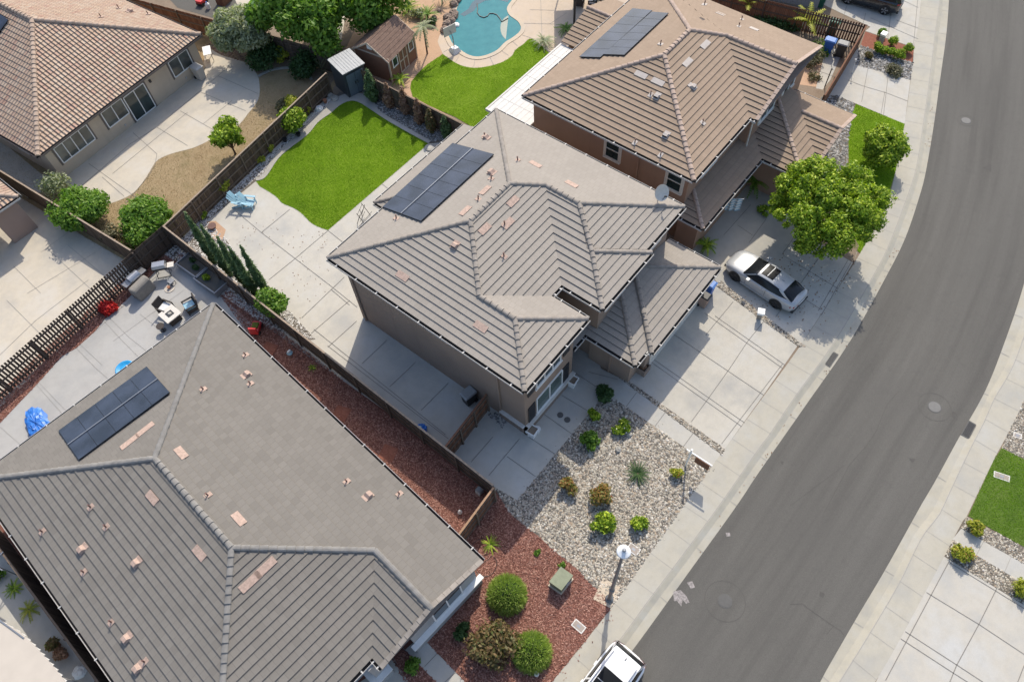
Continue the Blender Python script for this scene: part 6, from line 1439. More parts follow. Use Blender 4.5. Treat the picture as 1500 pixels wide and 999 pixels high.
for poly in ([(986,866),(997,864),(1005,872),(1010,882),(1005,884),(1000,878),(998,888),(992,880),(987,880)],[(1006,853),(1014,851),(1018,860),(1012,862)],[(1063,780),(1069,780),(1070,785),(1064,786)]): sheet('chalk_marks', W(poly, ZST), ZST+.011, M['chalk'])
for poly in ([(1395,602),(1401,605),(1399,613),(1394,609)],[(1331,671),(1341,672),(1337,678)],[(1201,866),(1208,869),(1206,875),(1200,872)],[(1440,246),(1452,238),(1452,252)],[(1143,676),(1148,676),(1146,681)]): sheet('oil_stains', W(poly, ZST), ZST+.011, M['crack'])

# ------------------------------------------------------------------ main lot
b_, t_ = (1004,682), (1014,660); p = at(*b_); t = thing('yard_sign', 'white hanging sign post with a brown panel at the driveway path', 'sign', p, 0); h = 2.0
MB().box(-.038,.038,-.038,.038,0,h).box(-.05,.05,-.05,.05,h,h+.03).build('post', M['white'], t); MB().box(-.03,.03,-1.2,.25,h-.3,h-.24).build('arm', M['white'], t)
hp = MB().box(-.02,.02,-1.1,-.32,h-.98,h-.42).build('sign_panel', M['fence_red'], t); m = MB()
for y in (-1.0,-.42): m.tube([(0,y,h-.42),(0,y,h-.32)],.012,5)
m.build('hook', M['dark'], t).parent = hp
def planter_urn(px, py, label, s=.55, plant=True):
    q = at(px, py); t = thing('planter', label, 'planter', q, .1)
    MB().box(-s*.34,s*.34,-s*.34,s*.34,0,.5).build('pedestal', M['white'], t)
    m = MB(); m.box(-s*.5,s*.5,-s*.5,-s*.42,.5,.66); m.box(-s*.5,s*.5,s*.42,s*.5,.5,.66); m.box(-s*.5,-s*.42,-s*.42,s*.42,.5,.66); m.box(s*.42,s*.5,-s*.42,s*.42,.5,.66); m.build('rim', M['white'], t)
    MB().box(-s*.42,s*.42,-s*.42,s*.42,.5,.58).build('soil', M['soil'], t)
planter_urn(838,564,'white square planter by the right end of the front window'); planter_urn(780,637,'white square planter at the front corner of the taupe house')
p = at(787,632); t = thing('flower_pot', 'small pale pot of dark soil beside the corner planter', 'pot', p); MB().lathe((0,0,0),[(.13,0),(.19,.3),(.2,.32),(.17,.32)],14).build('pot', M['white'], t); MB().lathe((0,0,.30),[(.165,0),(.16,.012)],14).build('soil', M['soil'], t)
p = at(941,543); t = thing('planter_box', 'dark terracotta planter box with dead leaves at the garage corner', 'planter', p)
MB().box(-.32,.32,-.3,-.24,0,.5).box(-.32,.32,.24,.3,0,.5).box(-.32,-.26,-.24,.24,0,.5).box(.26,.32,-.24,.24,0,.5).build('box', M['stonework'], t); v, f, q = leaves([(0,0,.45)],[(.2,.2,.1)],150,.1); raw('plant', v, f, M['lf_dead'], t, q)
def bin_(name, label, px, py, rz, body, lid, h=1.05, w=.58, d=.70, group=None, cat='bin'):
    q = at(px, py); t = thing(name, label, cat, q, rz, group)
    m = MB(); a, b = .40, .5; m.add([(-d*a,-w*a,0.05),(d*a,-w*a,.05),(d*a,w*a,.05),(-d*a,w*a,.05),(-d*b,-w*b,h),(d*b,-w*b,h),(d*b,w*b,h),(-d*b,w*b,h)], [(0,3,2,1),(0,1,5,4),(1,2,6,5),(2,3,7,6),(3,0,4,7),(4,5,6,7)]); m.build('bin_body', M[body], t)
    m = MB(); m.add([(-d*.54,-w*.54,h),(d*.58,-w*.54,h),(d*.58,w*.54,h),(-d*.54,w*.54,h),(-d*.5,-w*.44,h+.09),(d*.42,-w*.44,h+.07),(d*.42,w*.44,h+.07),(-d*.5,w*.44,h+.09)], [(0,3,2,1),(0,1,5,4),(1,2,6,5),(2,3,7,6),(3,0,4,7),(4,5,6,7)]); l = m.build('bin_lid', M[lid], t)
    MB().bar((-d*.56,-w*.45,h-.02),(-d*.56,w*.45,h-.02),.05,.05).build('handle', M[lid], t)
    m = MB(); m.tube([(-d*.42,-w*.5,.12),(-d*.42,w*.5,.12)],.12,12); m.build('wheels', M['rubber'], t)
    return t
bin_('wheelie_bin','blue recycling bin behind the low reddish fence',1211,77,math.radians(-80),'bin_blue','bin_lid_blue')
bin_('wheelie_bin','dark rubbish bin with grey lid behind the low reddish fence',1229,82,math.radians(-80),'bin_grey','bin_lid_grey')
bin_('wheelie_bin','dark green bin in the fence shadow above the blue bin',1217,50,math.radians(-80),'bin_green','bin_green')
bin_('wheelie_bin','dark green bin beyond the fence at the top edge',1200,10,math.radians(-80),'bin_green','bin_green')
bin_('wheelie_bin','blue recycling bin at the garage corner of the taupe house',1036,430,math.radians(-90),'bin_blue','bin_lid_blue',1.0,.55,.6)
bin_('wheelie_bin','brown open bin at the garage corner beside the blue bin',1029,447,math.radians(-90),'stucco_tan','black',.95,.5,.55)
bin_('wheelie_bin','dark bin with grey lid behind the reddish gate',688,588,math.radians(170),'black','bin_lid_grey',1.0,.6,.7)
t = bin_('wheelie_bin','beige bin standing against the cream house wall',295,115,math.radians(-85),'cloth_cream','gutter_white',1.05,.62,.75)
m = MB(); 
for pos, s in (((0,0,.18),.26),((.22,.12,.12),.16)): 
    pass
def lump(name, label, cat, px, py, r, h, mat, seed=1, flat=.5, base=None, extra=None, group=None):
    """crumpled bag, tarp or boulder: a noisy dome"""
    q = base if base is not None else at(px, py); t = thing(name, label, cat, q, seed*.7, group); R = np.random.default_rng(seed); V = []; F = []; n, kk = (26, 10) if name in ('paddling_pool','plastic_bag') else (14, 6)
    for i in range(kk+1):
        for k in range(n):
            a = 2*math.pi*k/n; u = i/kk; rr = r*math.cos(u*math.pi/2)**flat*(1+R.uniform(-.22,.22)); V.append((rr*math.cos(a), rr*math.sin(a), h*math.sin(u*math.pi/2)*(1+R.uniform(-.12,.12))))
    for i in range(kk):
        for k in range(n): F.append((i*n+k, i*n+(k+1)%n, (i+1)*n+(k+1)%n, (i+1)*n+k))
    F.append(tuple(kk*n+k for k in range(n))); MB().add(V, F).build('body', M[mat], t)
    if extra: extra(t)
    return t
def knot(col): return lambda t: MB().lathe((0,0,.28),[(.05,0),(.03,.06),(.08,.12)],8).build('knot', M[col], t)
lump('plastic_bag','crumpled blue plastic bag on the shaded side yard concrete','bag',617,630,.32,.3,'blue_tarp',3,extra=knot('blue_pale'))
lump('white_rock','white rock in the gravel by the lime shrub','rock',921.5,637,.16,.16,'kerbing',5); lump('white_rock','white rock alone in the middle of the gravel','rock',905,659,.17,.16,'kerbing',6)
for i in range(2):   # two pale blue garden chairs
    ang = math.radians(-62); q = at(354+14*i, 301+1*i)
    t = thing('garden_chair', 'pale blue slatted garden chair on the back yard concrete, %s of the pair' % ('left' if i == 0 else 'right'), 'chair', q, ang)
    m = MB()
    for k in range(5): m.bar((-.25+.0, -.24+k*.12, .34), (.30, -.24+k*.12, .30), .10, .025)
    m.build('seat', M['blue_pale'], t); m = MB()
    for k in range(5): m.bar((-.25, -.24+k*.12, .34), (-.62, -.27+k*.135, .98+.06*(2-abs(k-2))), .105, .025, up=(1,0,.5))
    m.build('backrest', M['blue_pale'], t)
    for sg in (1,-1):
        MB().bar((-.4, sg*.34, .58), (.34, sg*.36, .56), .14, .03).build('armrest', M['blue_pale'], t); MB().bar((.26, sg*.32, 0), (.26, sg*.32, .56), .08, .04).build('leg', M['blue_pale'], t); MB().bar((-.55, sg*.30, 0), (.22, sg*.30, .31), .05, .10).build('leg', M['blue_pale'], t)
p = at(312,334); t = thing('fire_bowl', 'small dark bowl on the tan patch by the corner cypresses', 'bowl', p); MB().lathe((0,0,0),[(.1,0),(.24,.12),(.28,.22),(.25,.22)],16).build('bowl', M['salmon_dk'], t); MB().lathe((0,0,.19),[(.24,0),(.22,.012)],16).build('ash', M['soil'], t)
p = at(533,322); t = thing('drying_rack', 'dark metal folding rack beside the back patio roof', 'rack', p, math.radians(25)); m = MB()
for x in (-.45,.45): m.tube([(x,-.3,0),(x,.1,1.05)],.02,6); m.tube([(x,.3,0),(x,-.1,.95)],.02,6)
m.build('legs', M['dark'], t); m = MB()
for z in (.3,.6,.95): m.tube([(-.45,.08*z,z),(.45,.08*z,z)],.016,6)
m.tube([(0,.03,.3),(0,.08,.95)],.016,6); m.build('rails', M['dark'], t)
p = at(630,217); t = thing('stepping_stone', 'round grey stepping stone at the corner of the lawn kerb', 'paver', p); MB().lathe((0,0,0),[(.36,0),(.36,.07),(.32,.09)],20).build('slab', M['kerbing'], t); MB().lathe((0,0,.088),[(.2,0),(.19,.006)],16).build('inlay', M['conc_path'], t)
p = at(540,138); t = thing('bucket', 'pale blue bucket beside the green conifer at the shed', 'bucket', p); MB().lathe((0,0,0),[(.13,0),(.17,.34),(.18,.36),(.15,.36)],14).build('bucket_body', M['blue_pale'], t); MB().tube([(-.17,0,.34),(0,-.1,.5),(.17,0,.34)],.01,5).build('handle', M['grey_metal'], t)
# garden ornaments on the white gravel strip
for (px, py, mt, lb, r) in ((477,151,'terracotta','small terracotta pot on the gravel by the weathered fence',.16),(418,208,'black','small dark pot on the gravel beside the lawn kerb',.18),(438,200,'black','small dark pot below the large lime shrub',.17)):
    p = at(px,py); t = thing('flower_pot', lb, 'pot', p); MB().lathe((0,0,0),[(r*.6,0),(r,.26),(r*1.05,.28),(r*.85,.28)],12).build('pot', M[mt], t); MB().lathe((0,0,.25),[(r*.84,0),(r*.8,.01)],12).build('soil', M['soil'], t)
lump('garden_rock','white rock pile on the gravel by the lawn kerb','rock',468,161,.28,.26,'white',8); lump('garden_rock','grey rock on the gravel before the metal shed','rock',491,146,.3,.22,'kerbing',9); lump('garden_rock','grey rock beside the weathered fence near the shed','rock',484,141,.22,.2,'kerbing',10)
# metal shed
sb = [at(512,144.5), at(531.5,133), at(503.5,112.5), at(484,124)]
A_ = at(512,144.5); ex = (at(531.5,134)-A_); ex = V3(ex[0],ex[1],0); wx_ = 1.75; ex /= np.linalg.norm(ex); ey = V3(-ex[1],ex[0],0); dy_ = 1.85
t = thing('metal_shed', 'dark grey metal shed with pale sloping roof in the yard corner', 'shed', (A_[0],A_[1],0), math.atan2(ex[1],ex[0])); hs = 2.1
m = MB(); m.quad((0,0,0),(wx_,0,0),(wx_,0,hs),(0,0,hs)); m.quad((wx_,0,0),(wx_,dy_,0),(wx_,dy_,hs+.15),(wx_,0,hs)); m.quad((wx_,dy_,0),(0,dy_,0),(0,dy_,hs+.15),(wx_,dy_,hs+.15)); m.quad((0,dy_,0),(0,0,0),(0,0,hs),(0,dy_,hs+.15)); m.build('wall', M['shed_metal'], t)
rr_ = MB().add([(-.08,-.1,hs+.0),(wx_+.08,-.1,hs+.0),(wx_+.08,dy_+.06,hs+.16),(-.08,dy_+.06,hs+.16),(-.08,-.1,hs+.07),(wx_+.08,-.1,hs+.07),(wx_+.08,dy_+.06,hs+.23),(-.08,dy_+.06,hs+.23)], [(0,3,2,1),(4,5,6,7),(0,1,5,4),(1,2,6,5),(2,3,7,6),(3,0,4,7)]).build('roof', M['shed_roof'], t)
m = MB()
for k in range(1,8): x = wx_*k/8; m.bar((x,-.09,hs+.078),(x,dy_+.05,hs+.238),.03,.02)
m.build('roof_rib', M['shed_roof'], t).parent = rr_
for x0_, x1_ in ((wx_*.1,wx_*.49),(wx_*.51,wx_*.9)):
    d_ = MB().box(x0_,x1_,-.025,-.002,.1,hs-.25).build('door', M['shed_door'], t)
    MB().box((x0_+x1_)/2+(.24 if x0_ < wx_/3 else -.28),(x0_+x1_)/2+(.28 if x0_ < wx_/3 else -.24),-.06,-.025,.9,1.15).build('door_handle', M['black'], t).parent = d_
# wooden shed
B1 = at(575.6,121.5); zE = up_height((575.6,121.5),(569,82)); exw = at(612,84)-B1; exw = V3(exw[0],exw[1],0); Ls = float(np.linalg.norm((at(609.4,84.6)-B1)[:2])); exw /= np.linalg.norm(exw); eyw = V3(-exw[1],exw[0],0)
t = thing('wooden_shed', 'brown wooden shed with shingled gable roof and cream trim by the pool', 'shed', (B1[0],B1[1],0), math.atan2(exw[1],exw[0])); Ws, he, hr = 3.1, 2.05, 1.0
m = MB(); m.quad((0,0,0),(Ls,0,0),(Ls,0,he),(0,0,he)); m.quad((Ls,Ws,0),(0,Ws,0),(0,Ws,he),(Ls,Ws,he)); m.add([(0,Ws,0),(0,0,0),(0,0,he),(0,Ws/2,he+hr),(0,Ws,he)], [(0,1,2,3,4)]); m.add([(Ls,0,0),(Ls,Ws,0),(Ls,Ws,he),(Ls,Ws/2,he+hr),(Ls,0,he)], [(0,1,2,3,4)]); m.build('wall', M['shed_wood'], t)
m = MB(); ov = .18; sl = hr/(Ws/2)
for y0_, y1_ in ((-ov,Ws/2),(Ws+ov,Ws/2)):
    z0_, z1_ = he-ov*sl, he+hr; pl = tile_plane(m, [(-ov,y0_,z0_),(Ls+ov,y0_,z0_),(Ls+ov,y1_,z1_),(-ov,y1_,z1_)], e=.28, t=.02)
m.build('roof', [M['shingle'], M['tile_edge_shade']], t)
for x in (-.02, Ls+.02):
    m = MB()
    for y in (0, Ws): m.box(x-.05,x+.05,y-.05,y+.05,0,he)
    m.bar((x-(ov+.0)*(1 if x < 1 else -1),-ov,he-ov*sl-.06),(x-(ov)*(1 if x < 1 else -1),Ws/2,he+hr-.06),.05,.12); m.bar((x-ov*(1 if x < 1 else -1),Ws+ov,he-ov*sl-.06),(x-ov*(1 if x < 1 else -1),Ws/2,he+hr-.06),.05,.12)
    if x < 1: m.bar((-.03,0,he),(-.03,Ws,he),.05,.1)
    m.build('trim', M['shed_trim'], t)
d_ = MB().box(Ls*.36,Ls*.66,-.03,-.004,.05,1.95).build('door', M['shed_wood'], t); m = MB()
for x in (Ls*.36,Ls*.51,Ls*.66): m.box(x-.05,x+.05,-.055,-.03,.05,1.95)
for z in (.1,1.0,1.9): m.box(Ls*.36+.05,Ls*.66-.05,-.053,-.03,z-.05,z+.05)
m.build('door_trim', M['shed_trim'], t).parent = d_
for x in (Ls*.12,Ls*.76):
    f_ = MB().box(x-.05,x+.60,-.05,-.01,1.0,1.08).box(x-.05,x+.60,-.05,-.01,1.72,1.80).box(x-.05,x+.03,-.05,-.01,1.08,1.72).box(x+.52,x+.60,-.05,-.01,1.08,1.72).build('window', M['white'], t); MB().box(x+.03,x+.52,-.02,-.006,1.08,1.72).build('pane', M['glass'], t).parent = f_
MB().box(-.04,-.005,Ws/2-.22,Ws/2+.22,he+.32,he+.68).build('gable_vent', M['white'], t)
# ------------------------------------------------------------------ lower left back yard
def grill(px, py, rz, label, w=.75):
    q = at(px, py); t = thing('barbecue', label, 'barbecue', q, rz)
    MB().box(-w/2,w/2,-.28,.28,.1,.78).build('cabinet', M['grill_body'], t)
    m = MB(); V = []; n = 8
    for x in (-w/2, w/2):
        for k in range(n+1): a = math.pi*k/n; V.append((x, -.3*math.cos(a), .82+.30*math.sin(a)))
    k = n+1; m.add(V, [(i, i+1, k+i+1, k+i) for i in range(n)]+[tuple(range(k))[::-1], tuple(range(k, 2*k))]); m.build('lid', M['grill_lid'], t)
    for sg in (1,-1): MB().box(sg*w/2 if sg > 0 else -w/2-.42, w/2+.42 if sg > 0 else -w/2, -.25,.25,.80,.84).build('side_shelf', M['steel'], t)
    MB().tube([(-w*.35,-.36,.98),(w*.35,-.36,.98)],.018,6).build('handle', M['steel'], t)
    m = MB()
    for x in (-w*.4,w*.4): m.tube([(x,-.3,.08),(x,.3,.08)],.06,8)
    m.build('wheels', M['rubber'], t); return t
grill(205,418,math.radians(5),'silver gas barbecue with side shelves on the mulch edge')
q = at(242,402); t = thing('charcoal_grill', 'grey lidded grill on a dark folding cart in the patio corner', 'barbecue', q, math.radians(-40)); m = MB()
for x in (-.4,.4): m.tube([(x,-.25,0),(x,.22,.75)],.02,6); m.tube([(x,.25,0),(x,-.22,.75)],.02,6)
m.tube([(-.4,-.25,.05),(.4,-.25,.05)],.02,6); m.build('cart', M['dark'], t)
MB().box(-.42,.42,-.28,.28,.72,.88).build('firebox', M['dark'], t); MB().add([(-.42,-.28,.88),(.42,-.28,.88),(.42,.28,.88),(-.42,.28,.88),(-.38,-.2,1.06),(.38,-.2,1.06),(.38,.2,1.06),(-.38,.2,1.06)], [(4,5,6,7),(0,1,5,4),(1,2,6,5),(2,3,7,6),(3,0,4,7)]).build('lid', M['grill_lid'], t); MB().box(.44,.85,-.2,.2,.78,.81).build('side_shelf', M['offwhite'], t)
p = at(253,416); t = thing('side_stool', 'small dark framed stool beside the cart grill', 'stool', p, math.radians(5)); MB().box(-.17,.17,-.17,.17,.28,.31).build('seat', M['grey_metal'], t); m = MB()
for x in (-.15,.15):
    for y in (-.15,.15): m.box(x-.015,x+.015,y-.015,y+.015,0,.28)
m.build('legs', M['dark'], t)
p = at(213,429); t = thing('covered_grill', 'barbecue under a taupe fabric cover on the patio', 'barbecue', p, math.radians(8)); m = MB(); V = []; n = 8
for x, sc in ((-.62,.9),(-.55,1),(.55,1),(.62,.9)):
    V += [(x,-.34*sc,0),(x,-.32*sc,.75)]+[(x,-.32*sc*math.cos(math.pi*k/n),.78+.26*sc*math.sin(math.pi*k/n)) for k in range(1,n)]+[(x,.32*sc,.75),(x,.34*sc,0)]
k = n+3; m.add(V, [(j*k+i, j*k+i+1, (j+1)*k+i+1, (j+1)*k+i) for j in range(3) for i in range(k-1)]+[tuple(range(k))[::-1], tuple(range(3*k,4*k))]); m.build('cover', M['taupe_cover'], t); MB().tube([(-.64,-.2,.4),(-.68,0,.38),(-.64,.2,.4)],.015,5).build('strap', M['dark'], t)
c = at(255,468,0); t = thing('fire_table', 'white topped fire table with dark square burner between the patio chairs', 'table', c, math.radians(-2))
MB().box(-.5,.5,-.5,.5,.56,.62).build('tabletop', M['offwhite'], t); b_ = MB().box(-.2,.2,-.2,.2,.62,.64).build('burner', M['dark'], t); MB().lathe((0,0,.64),[(.12,0),(.08,.04)],10).build('lava_rock', M['kerbing'], t).parent = b_; MB().box(-.38,.38,-.38,.38,0,.56).build('base', M['wicker'], t)
def patio_chair(px, py, rz, label, cush='cushion'):
    q = at(px, py); t = thing('patio_chair', label, 'chair', q, rz)
    MB().box(-.34,.34,-.34,.34,.12,.36).build('seat_base', M['wicker'], t); MB().box(-.28,.32,-.29,.29,.36,.47).build('cushion', M[cush], t)
    MB().add([(-.36,-.34,.3),(-.28,-.34,.3),(-.28,.34,.3),(-.36,.34,.3),(-.5,-.34,.92),(-.43,-.34,.94),(-.43,.34,.94),(-.5,.34,.92)], [(0,3,2,1),(4,5,6,7),(0,1,5,4),(1,2,6,5),(2,3,7,6),(3,0,4,7)]).build('backrest', M['wicker'], t)
    for sg in (1,-1):
        MB().box(-.36,.34,sg*.36-.04,sg*.36+.04,.56,.62).build('armrest', M['wicker'], t)
        for x in (-.30,.30): MB().box(x-.03,x+.03,sg*.36-.03,sg*.36+.03,0,.56).build('leg', M['wicker'], t)
patio_chair(246,456,math.radians(-75),'dark wicker chair with white cushion, left of the fire table'); patio_chair(282,453,math.radians(165),'wicker chair with pale blue cushion, right of the fire table','blue_pale')
p = at(239.5,484); t = thing('side_table', 'small round dark table beside the fire table', 'table', p); MB().lathe((0,0,0),[(.03,0),(.03,.45),(.24,.45),(.24,.48)],16).build('tabletop', M['wicker'], t); MB().lathe((0,0,0),[(.18,0),(.17,.025)],14).build('base', M['dark'], t)
p = at(248.6,423); t = thing('tray', 'round cream tray with a small pot near the grills', 'tray', p); MB().lathe((0,0,0),[(.30,0),(.32,.04),(.29,.04)],20).build('tray_plate', M['cloth_cream'], t); MB().lathe((0,0,.04),[(.07,0),(.1,.16),(.08,.16)],10).build('pot', M['terracotta'], t)
for px, py, lb in ((288,394,'raised grey planter trough with herbs by the dark fence, nearer the corner'),(314,416,'raised grey planter trough with a lime plant by the dark fence')):
    p = at(px,py); t = thing('planter_trough', lb, 'planter', p, math.radians(92)); w_, d_ = 1.0, .62; m = MB()
    m.box(-w_,w_,-d_,-d_+.06,0,.5); m.box(-w_,w_,d_-.06,d_,0,.5); m.box(-w_,-w_+.06,-d_+.06,d_-.06,0,.5); m.box(w_-.06,w_,-d_+.06,d_-.06,0,.5); m.build('trough', M['grey_metal'], t); MB().box(-w_+.06,w_-.06,-d_+.06,d_-.06,.3,.4).build('soil', M['asphalt'], t)
    v, f, q = leaves([(-.3,.1,.5),(.3,-.2,.5)] if px < 300 else [(.35,.1,.55)], [(.25,.2,.15)]*(2 if px < 300 else 1), 260, .1); raw('herbs', v, f, M['lf_dark' if px < 300 else 'lf_lime'], t, q)
def tarp(t): 
    m = MB(); R = np.random.default_rng(5)
    MB().box(-.25,.1,-.75,-.3,.04,.3).build('folded_liner', M['bin_lid_blue'], t); MB().lathe((-.1,-1.0,0.05),[(.12,0),(.2,.1),(.12,.2)],10).build('toy_ball', M['red'], t)
lump('paddling_pool','collapsed blue paddling pool with a red toy at the roof edge','paddling pool',58,624,1.0,.42,'blue_tarp',12,extra=tarp)
bpy.data.objects['paddling_pool'].scale = (.55,1.25,1); bpy.data.objects['paddling_pool'].rotation_euler = (0,0,math.radians(-12))
p = at(184,541); t = thing('disc_sled', 'bright blue round plastic disc peeping out by the eaves', 'toy', p); MB().lathe((0,0,0),[(.5,0),(.55,.1),(.5,.12),(.3,.06)],22).build('disc', M['cyan'], t); MB().lathe((0,0,.07),[(.12,0),(.1,.03)],12).build('hub', M['blue_pale'], t)
p = at(377,484); t = thing('toy_cart', 'red ride-on toy on the mulch beside the patio', 'toy', p, .6); MB().box(-.4,.4,-.25,.25,.15,.4).build('cart_body', M['red'], t); MB().box(-.4,-.3,-.22,.22,.4,.75).build('cart_back', M['red'], t); MB().box(-.1,.25,-.18,.18,.4,.48).build('cart_seat', M['lf_yellow'], t)
m = MB()
for x in (-.28,.28):
    m.tube([(x,-.28,.13),(x,.28,.13)],.13,10)
m.build('wheels', M['black'], t)
p = at(425,518); t = thing('garden_toy','small blue and white toy lying in the mulch side yard','toy',p); MB().lathe((0,0,0),[(.14,0),(.18,.1),(.08,.2)],10).build('toy_body', M['blue_pale'], t); MB().box(-.1,.1,-.05,.05,.2,.3).build('toy_handle', M['white'], t)
for px, py, lb in ((394,512,'pale flat slab in the mulch nearest the patio'),(500,606,'reddish square slab in the middle of the mulch side yard'),(569,664,'reddish square slab in the mulch nearer the tan gate')):
    p = at(px,py); o = MB().box(-.42,.42,-.42,.42,0,.04).build('paver', M['brick']); o.location = p; o.rotation_euler = (0,0,.3); tag(o, lb, 'paver')
p = at(703,722); t = thing('hose_reel','small pale hose reel standing inside the tan gate','hose reel',p); MB().tube([(-.12,0,.35),(.12,0,.35)],.2,14).build('reel', M['bin_lid_grey'], t); MB().box(-.16,-.12,-.15,.15,0,.4).box(.12,.16,-.15,.15,0,.4).build('stand', M['gutter_white'], t)
p = at(674,751); t = thing('garden_ornament','small white ornament on the mulch inside the tan gate','ornament',p); MB().lathe((0,0,0),[(.09,0),(.12,.1),(.05,.22)],10).build('ornament_body', M['white'], t); MB().lathe((0,0,.22),[(.05,0),(.07,.06),(.02,.12)],10).build('ornament_head', M['white'], t)
# irrigation tubing loops by the grey house
m = MB()
for (cx_, cy_, r) in ((706,806,.55),(712,828,.5)):
    c = at(cx_, cy_); m.tube([(c[0]+r*math.cos(a)*1.1, c[1]+r*math.sin(a), .03) for a in np.linspace(.5, 6.2, 22)], .015, 5)
tag(m.build('drip_hose', M['black']), 'thin black drip hose looping in the mulch beside the grey eaves', 'hose')
# ------------------------------------------------------------------ neighbour and pool lot things
p = at(1111,466); t = thing('path_light','low lantern box with white top between the two driveways','path light',p,.4); MB().box(-.12,.12,-.12,.12,0,.55).build('post', M['taupe_cover'], t); MB().box(-.2,.2,-.2,.2,.55,.72).build('lantern', M['white'], t)
p = at(1289,64); t = thing('stone_post','pale stone post with white cap between the bushes on the brick strip','post',p); MB().box(-.2,.2,-.16,.16,0,.75).build('post_shaft', M['kerbing'], t); MB().box(-.25,.25,-.2,.2,.75,.88).build('cap', M['white'], t)
a_, b2_ = at(1093,292,2.3), at(1074,275,2.3); p = at(1086,297,0); t = thing('flag','striped pale flag hanging in the shade under the porch eave of the brown house','flag',(31.9,9.75,0))
MB().tube([(0,.4,2.0),(0,-.55,2.55)],.018,6).build('flag_pole', M['white'], t)
m = MB(); n = 9
for i in range(n):
    for j in range(2): pass
for s_i in range(7):
    mm = 'white' if s_i % 2 else 'red'
m1, m2 = MB(), MB()
for k in range(10):
    y0_, y1_ = -.5+.09*k, -.5+.09*(k+1); zt = 2.52-.058*k*.95; wv = .06*math.sin(k*1.6)
    for s_i in range(9):
        z1_ = zt-s_i*.115; z0_ = z1_-.115; tgt = m1 if s_i % 2 == 0 else m2
        tgt.quad((wv,y0_,z0_),(.06*math.sin((k+1)*1.6),y1_,z0_-.055),(.06*math.sin((k+1)*1.6),y1_,z1_-.055),(wv,y0_,z1_))
f1 = m1.build('flag_cloth', M['blue_pale'], t); m2.build('flag_stripe', M['white'], t).parent = f1
p = at(1248,108); t = thing('lamp_stake','thin white stake lamp leaning over the shaded walk','path light',p); MB().tube([(0,0,0),(-.05,.12,1.1)],.02,6).build('stake', M['white'], t); MB().lathe((-.05,.12,1.1),[(.05,0),(.07,.08),(.02,.12)],10).build('lamp', M['white'], t)
p = at(1208,128); t = thing('clothes_post','dark metal post inside the low reddish fence','post',p); MB().tube([(0,0,0),(.0,0,1.6)],.04,8).build('post_shaft', M['dark'], t); MB().tube([(0,-.1,1.5),(.4,.2,1.5)],.025,6).build('arm', M['dark'], t)
# shade canopy beyond the top edge: its shadow and one post reach the picture
shx = 2.95/math.tan(SUN_EL) if 'SUN_EL' in globals() else 3.0
sdx = V3(math.cos(math.radians(27.5)), math.sin(math.radians(27.5)), 0)*3.0
cr_ = [at(*q)+sdx+V3(0,0,2.95) for q in ((812,17),(874,13),(872,60),(812,70))]; cc0 = sum(cr_)/4
t = thing('shade_canopy','dark shade canopy on a tall post whose shadow falls beside the pool deck','canopy',(cc0[0],cc0[1],0))
m = MB(); m.add([q for q in cr_]+[q+V3(0,0,.06) for q in cr_], [(3,2,1,0),(4,5,6,7),(0,1,5,4),(1,2,6,5),(2,3,7,6),(3,0,4,7)]); pt(m, 'canopy_cloth', M['dark'], t)
q0_ = at(841,37); pt(MB().tube([q0_, (q0_[0],q0_[1],2.98)], .09, 10), 'post', M['dark'], t)
for k in (0,2): pt(MB().tube([(cr_[k][0]*.97+cc0[0]*.03,cr_[k][1]*.97+cc0[1]*.03,0),(cr_[k][0]*.97+cc0[0]*.03,cr_[k][1]*.97+cc0[1]*.03,2.95)], .06, 8), 'post', M['dark'], t)
p = at(666,75); t = thing('basketball_hoop','white poolside basketball hoop on a weighted base at the pool edge','hoop',p,math.radians(75))
MB().add([(-.45,-.35,0),(.35,-.35,0),(.35,.35,0),(-.45,.35,0),(-.3,-.22,.38),(.2,-.22,.3),(.2,.22,.3),(-.3,.22,.38)], [(0,3,2,1),(4,5,6,7),(0,1,5,4),(1,2,6,5),(2,3,7,6),(3,0,4,7)]).build('base', M['white'], t)
MB().tube([(0,0,.3),(.05,0,1.2),(.35,0,1.55)],.04,8).build('pole', M['grey_metal'], t); bb = MB().box(.36,.40,-.55,.55,1.2,1.95).build('backboard', M['offwhite'], t)
MB().tube([(.62+.2*math.cos(a),.2*math.sin(a),1.38) for a in np.linspace(0,6.28,15)],.014,5).build('rim', M['red'], t).parent = bb
R_ = random.Random(9)
for i, (px, py, r) in enumerate(((664,22,.55),(656,27,.5),(661,32,.48),(655,37,.5),(652,46,.52),(666,26,.45),(665,8,.5),(671,2,.4),(636,27,.3),(643,17,.26),(634,40,.28))):
    lump('boulder', ('brown boulder among the rocks stacked at the left pool edge' if i < 6 else 'brown boulder at the upper left pool edge' if i < 8 else 'small brown rock on the tan granite near the spiky plant'), 'boulder', px, py, r*.72, r*.68, 'stonework', 20+i, group='rocks at the pool edge' if i < 6 else 'boulders at the upper pool edge' if i < 8 else 'rocks on the tan granite', extra=lambda t, i=i: None)
m = MB(); m.tube([(*at(x,y)[:2], .05) for x, y in ((699,6),(700,14),(699,20),(703,25),(709,27),(714,25),(717,21),(723,21),(728,23),(732,28),(735,33),(739,31),(744,28))], .035, 6); tag(m.build('pool_hose', M['black']), 'dark cleaner hose snaking across the pool water', 'hose')
p = at(669,37); o = lump('pool_float','small white float at the left pool wall','float',668,38,.28,.16,'white',33)
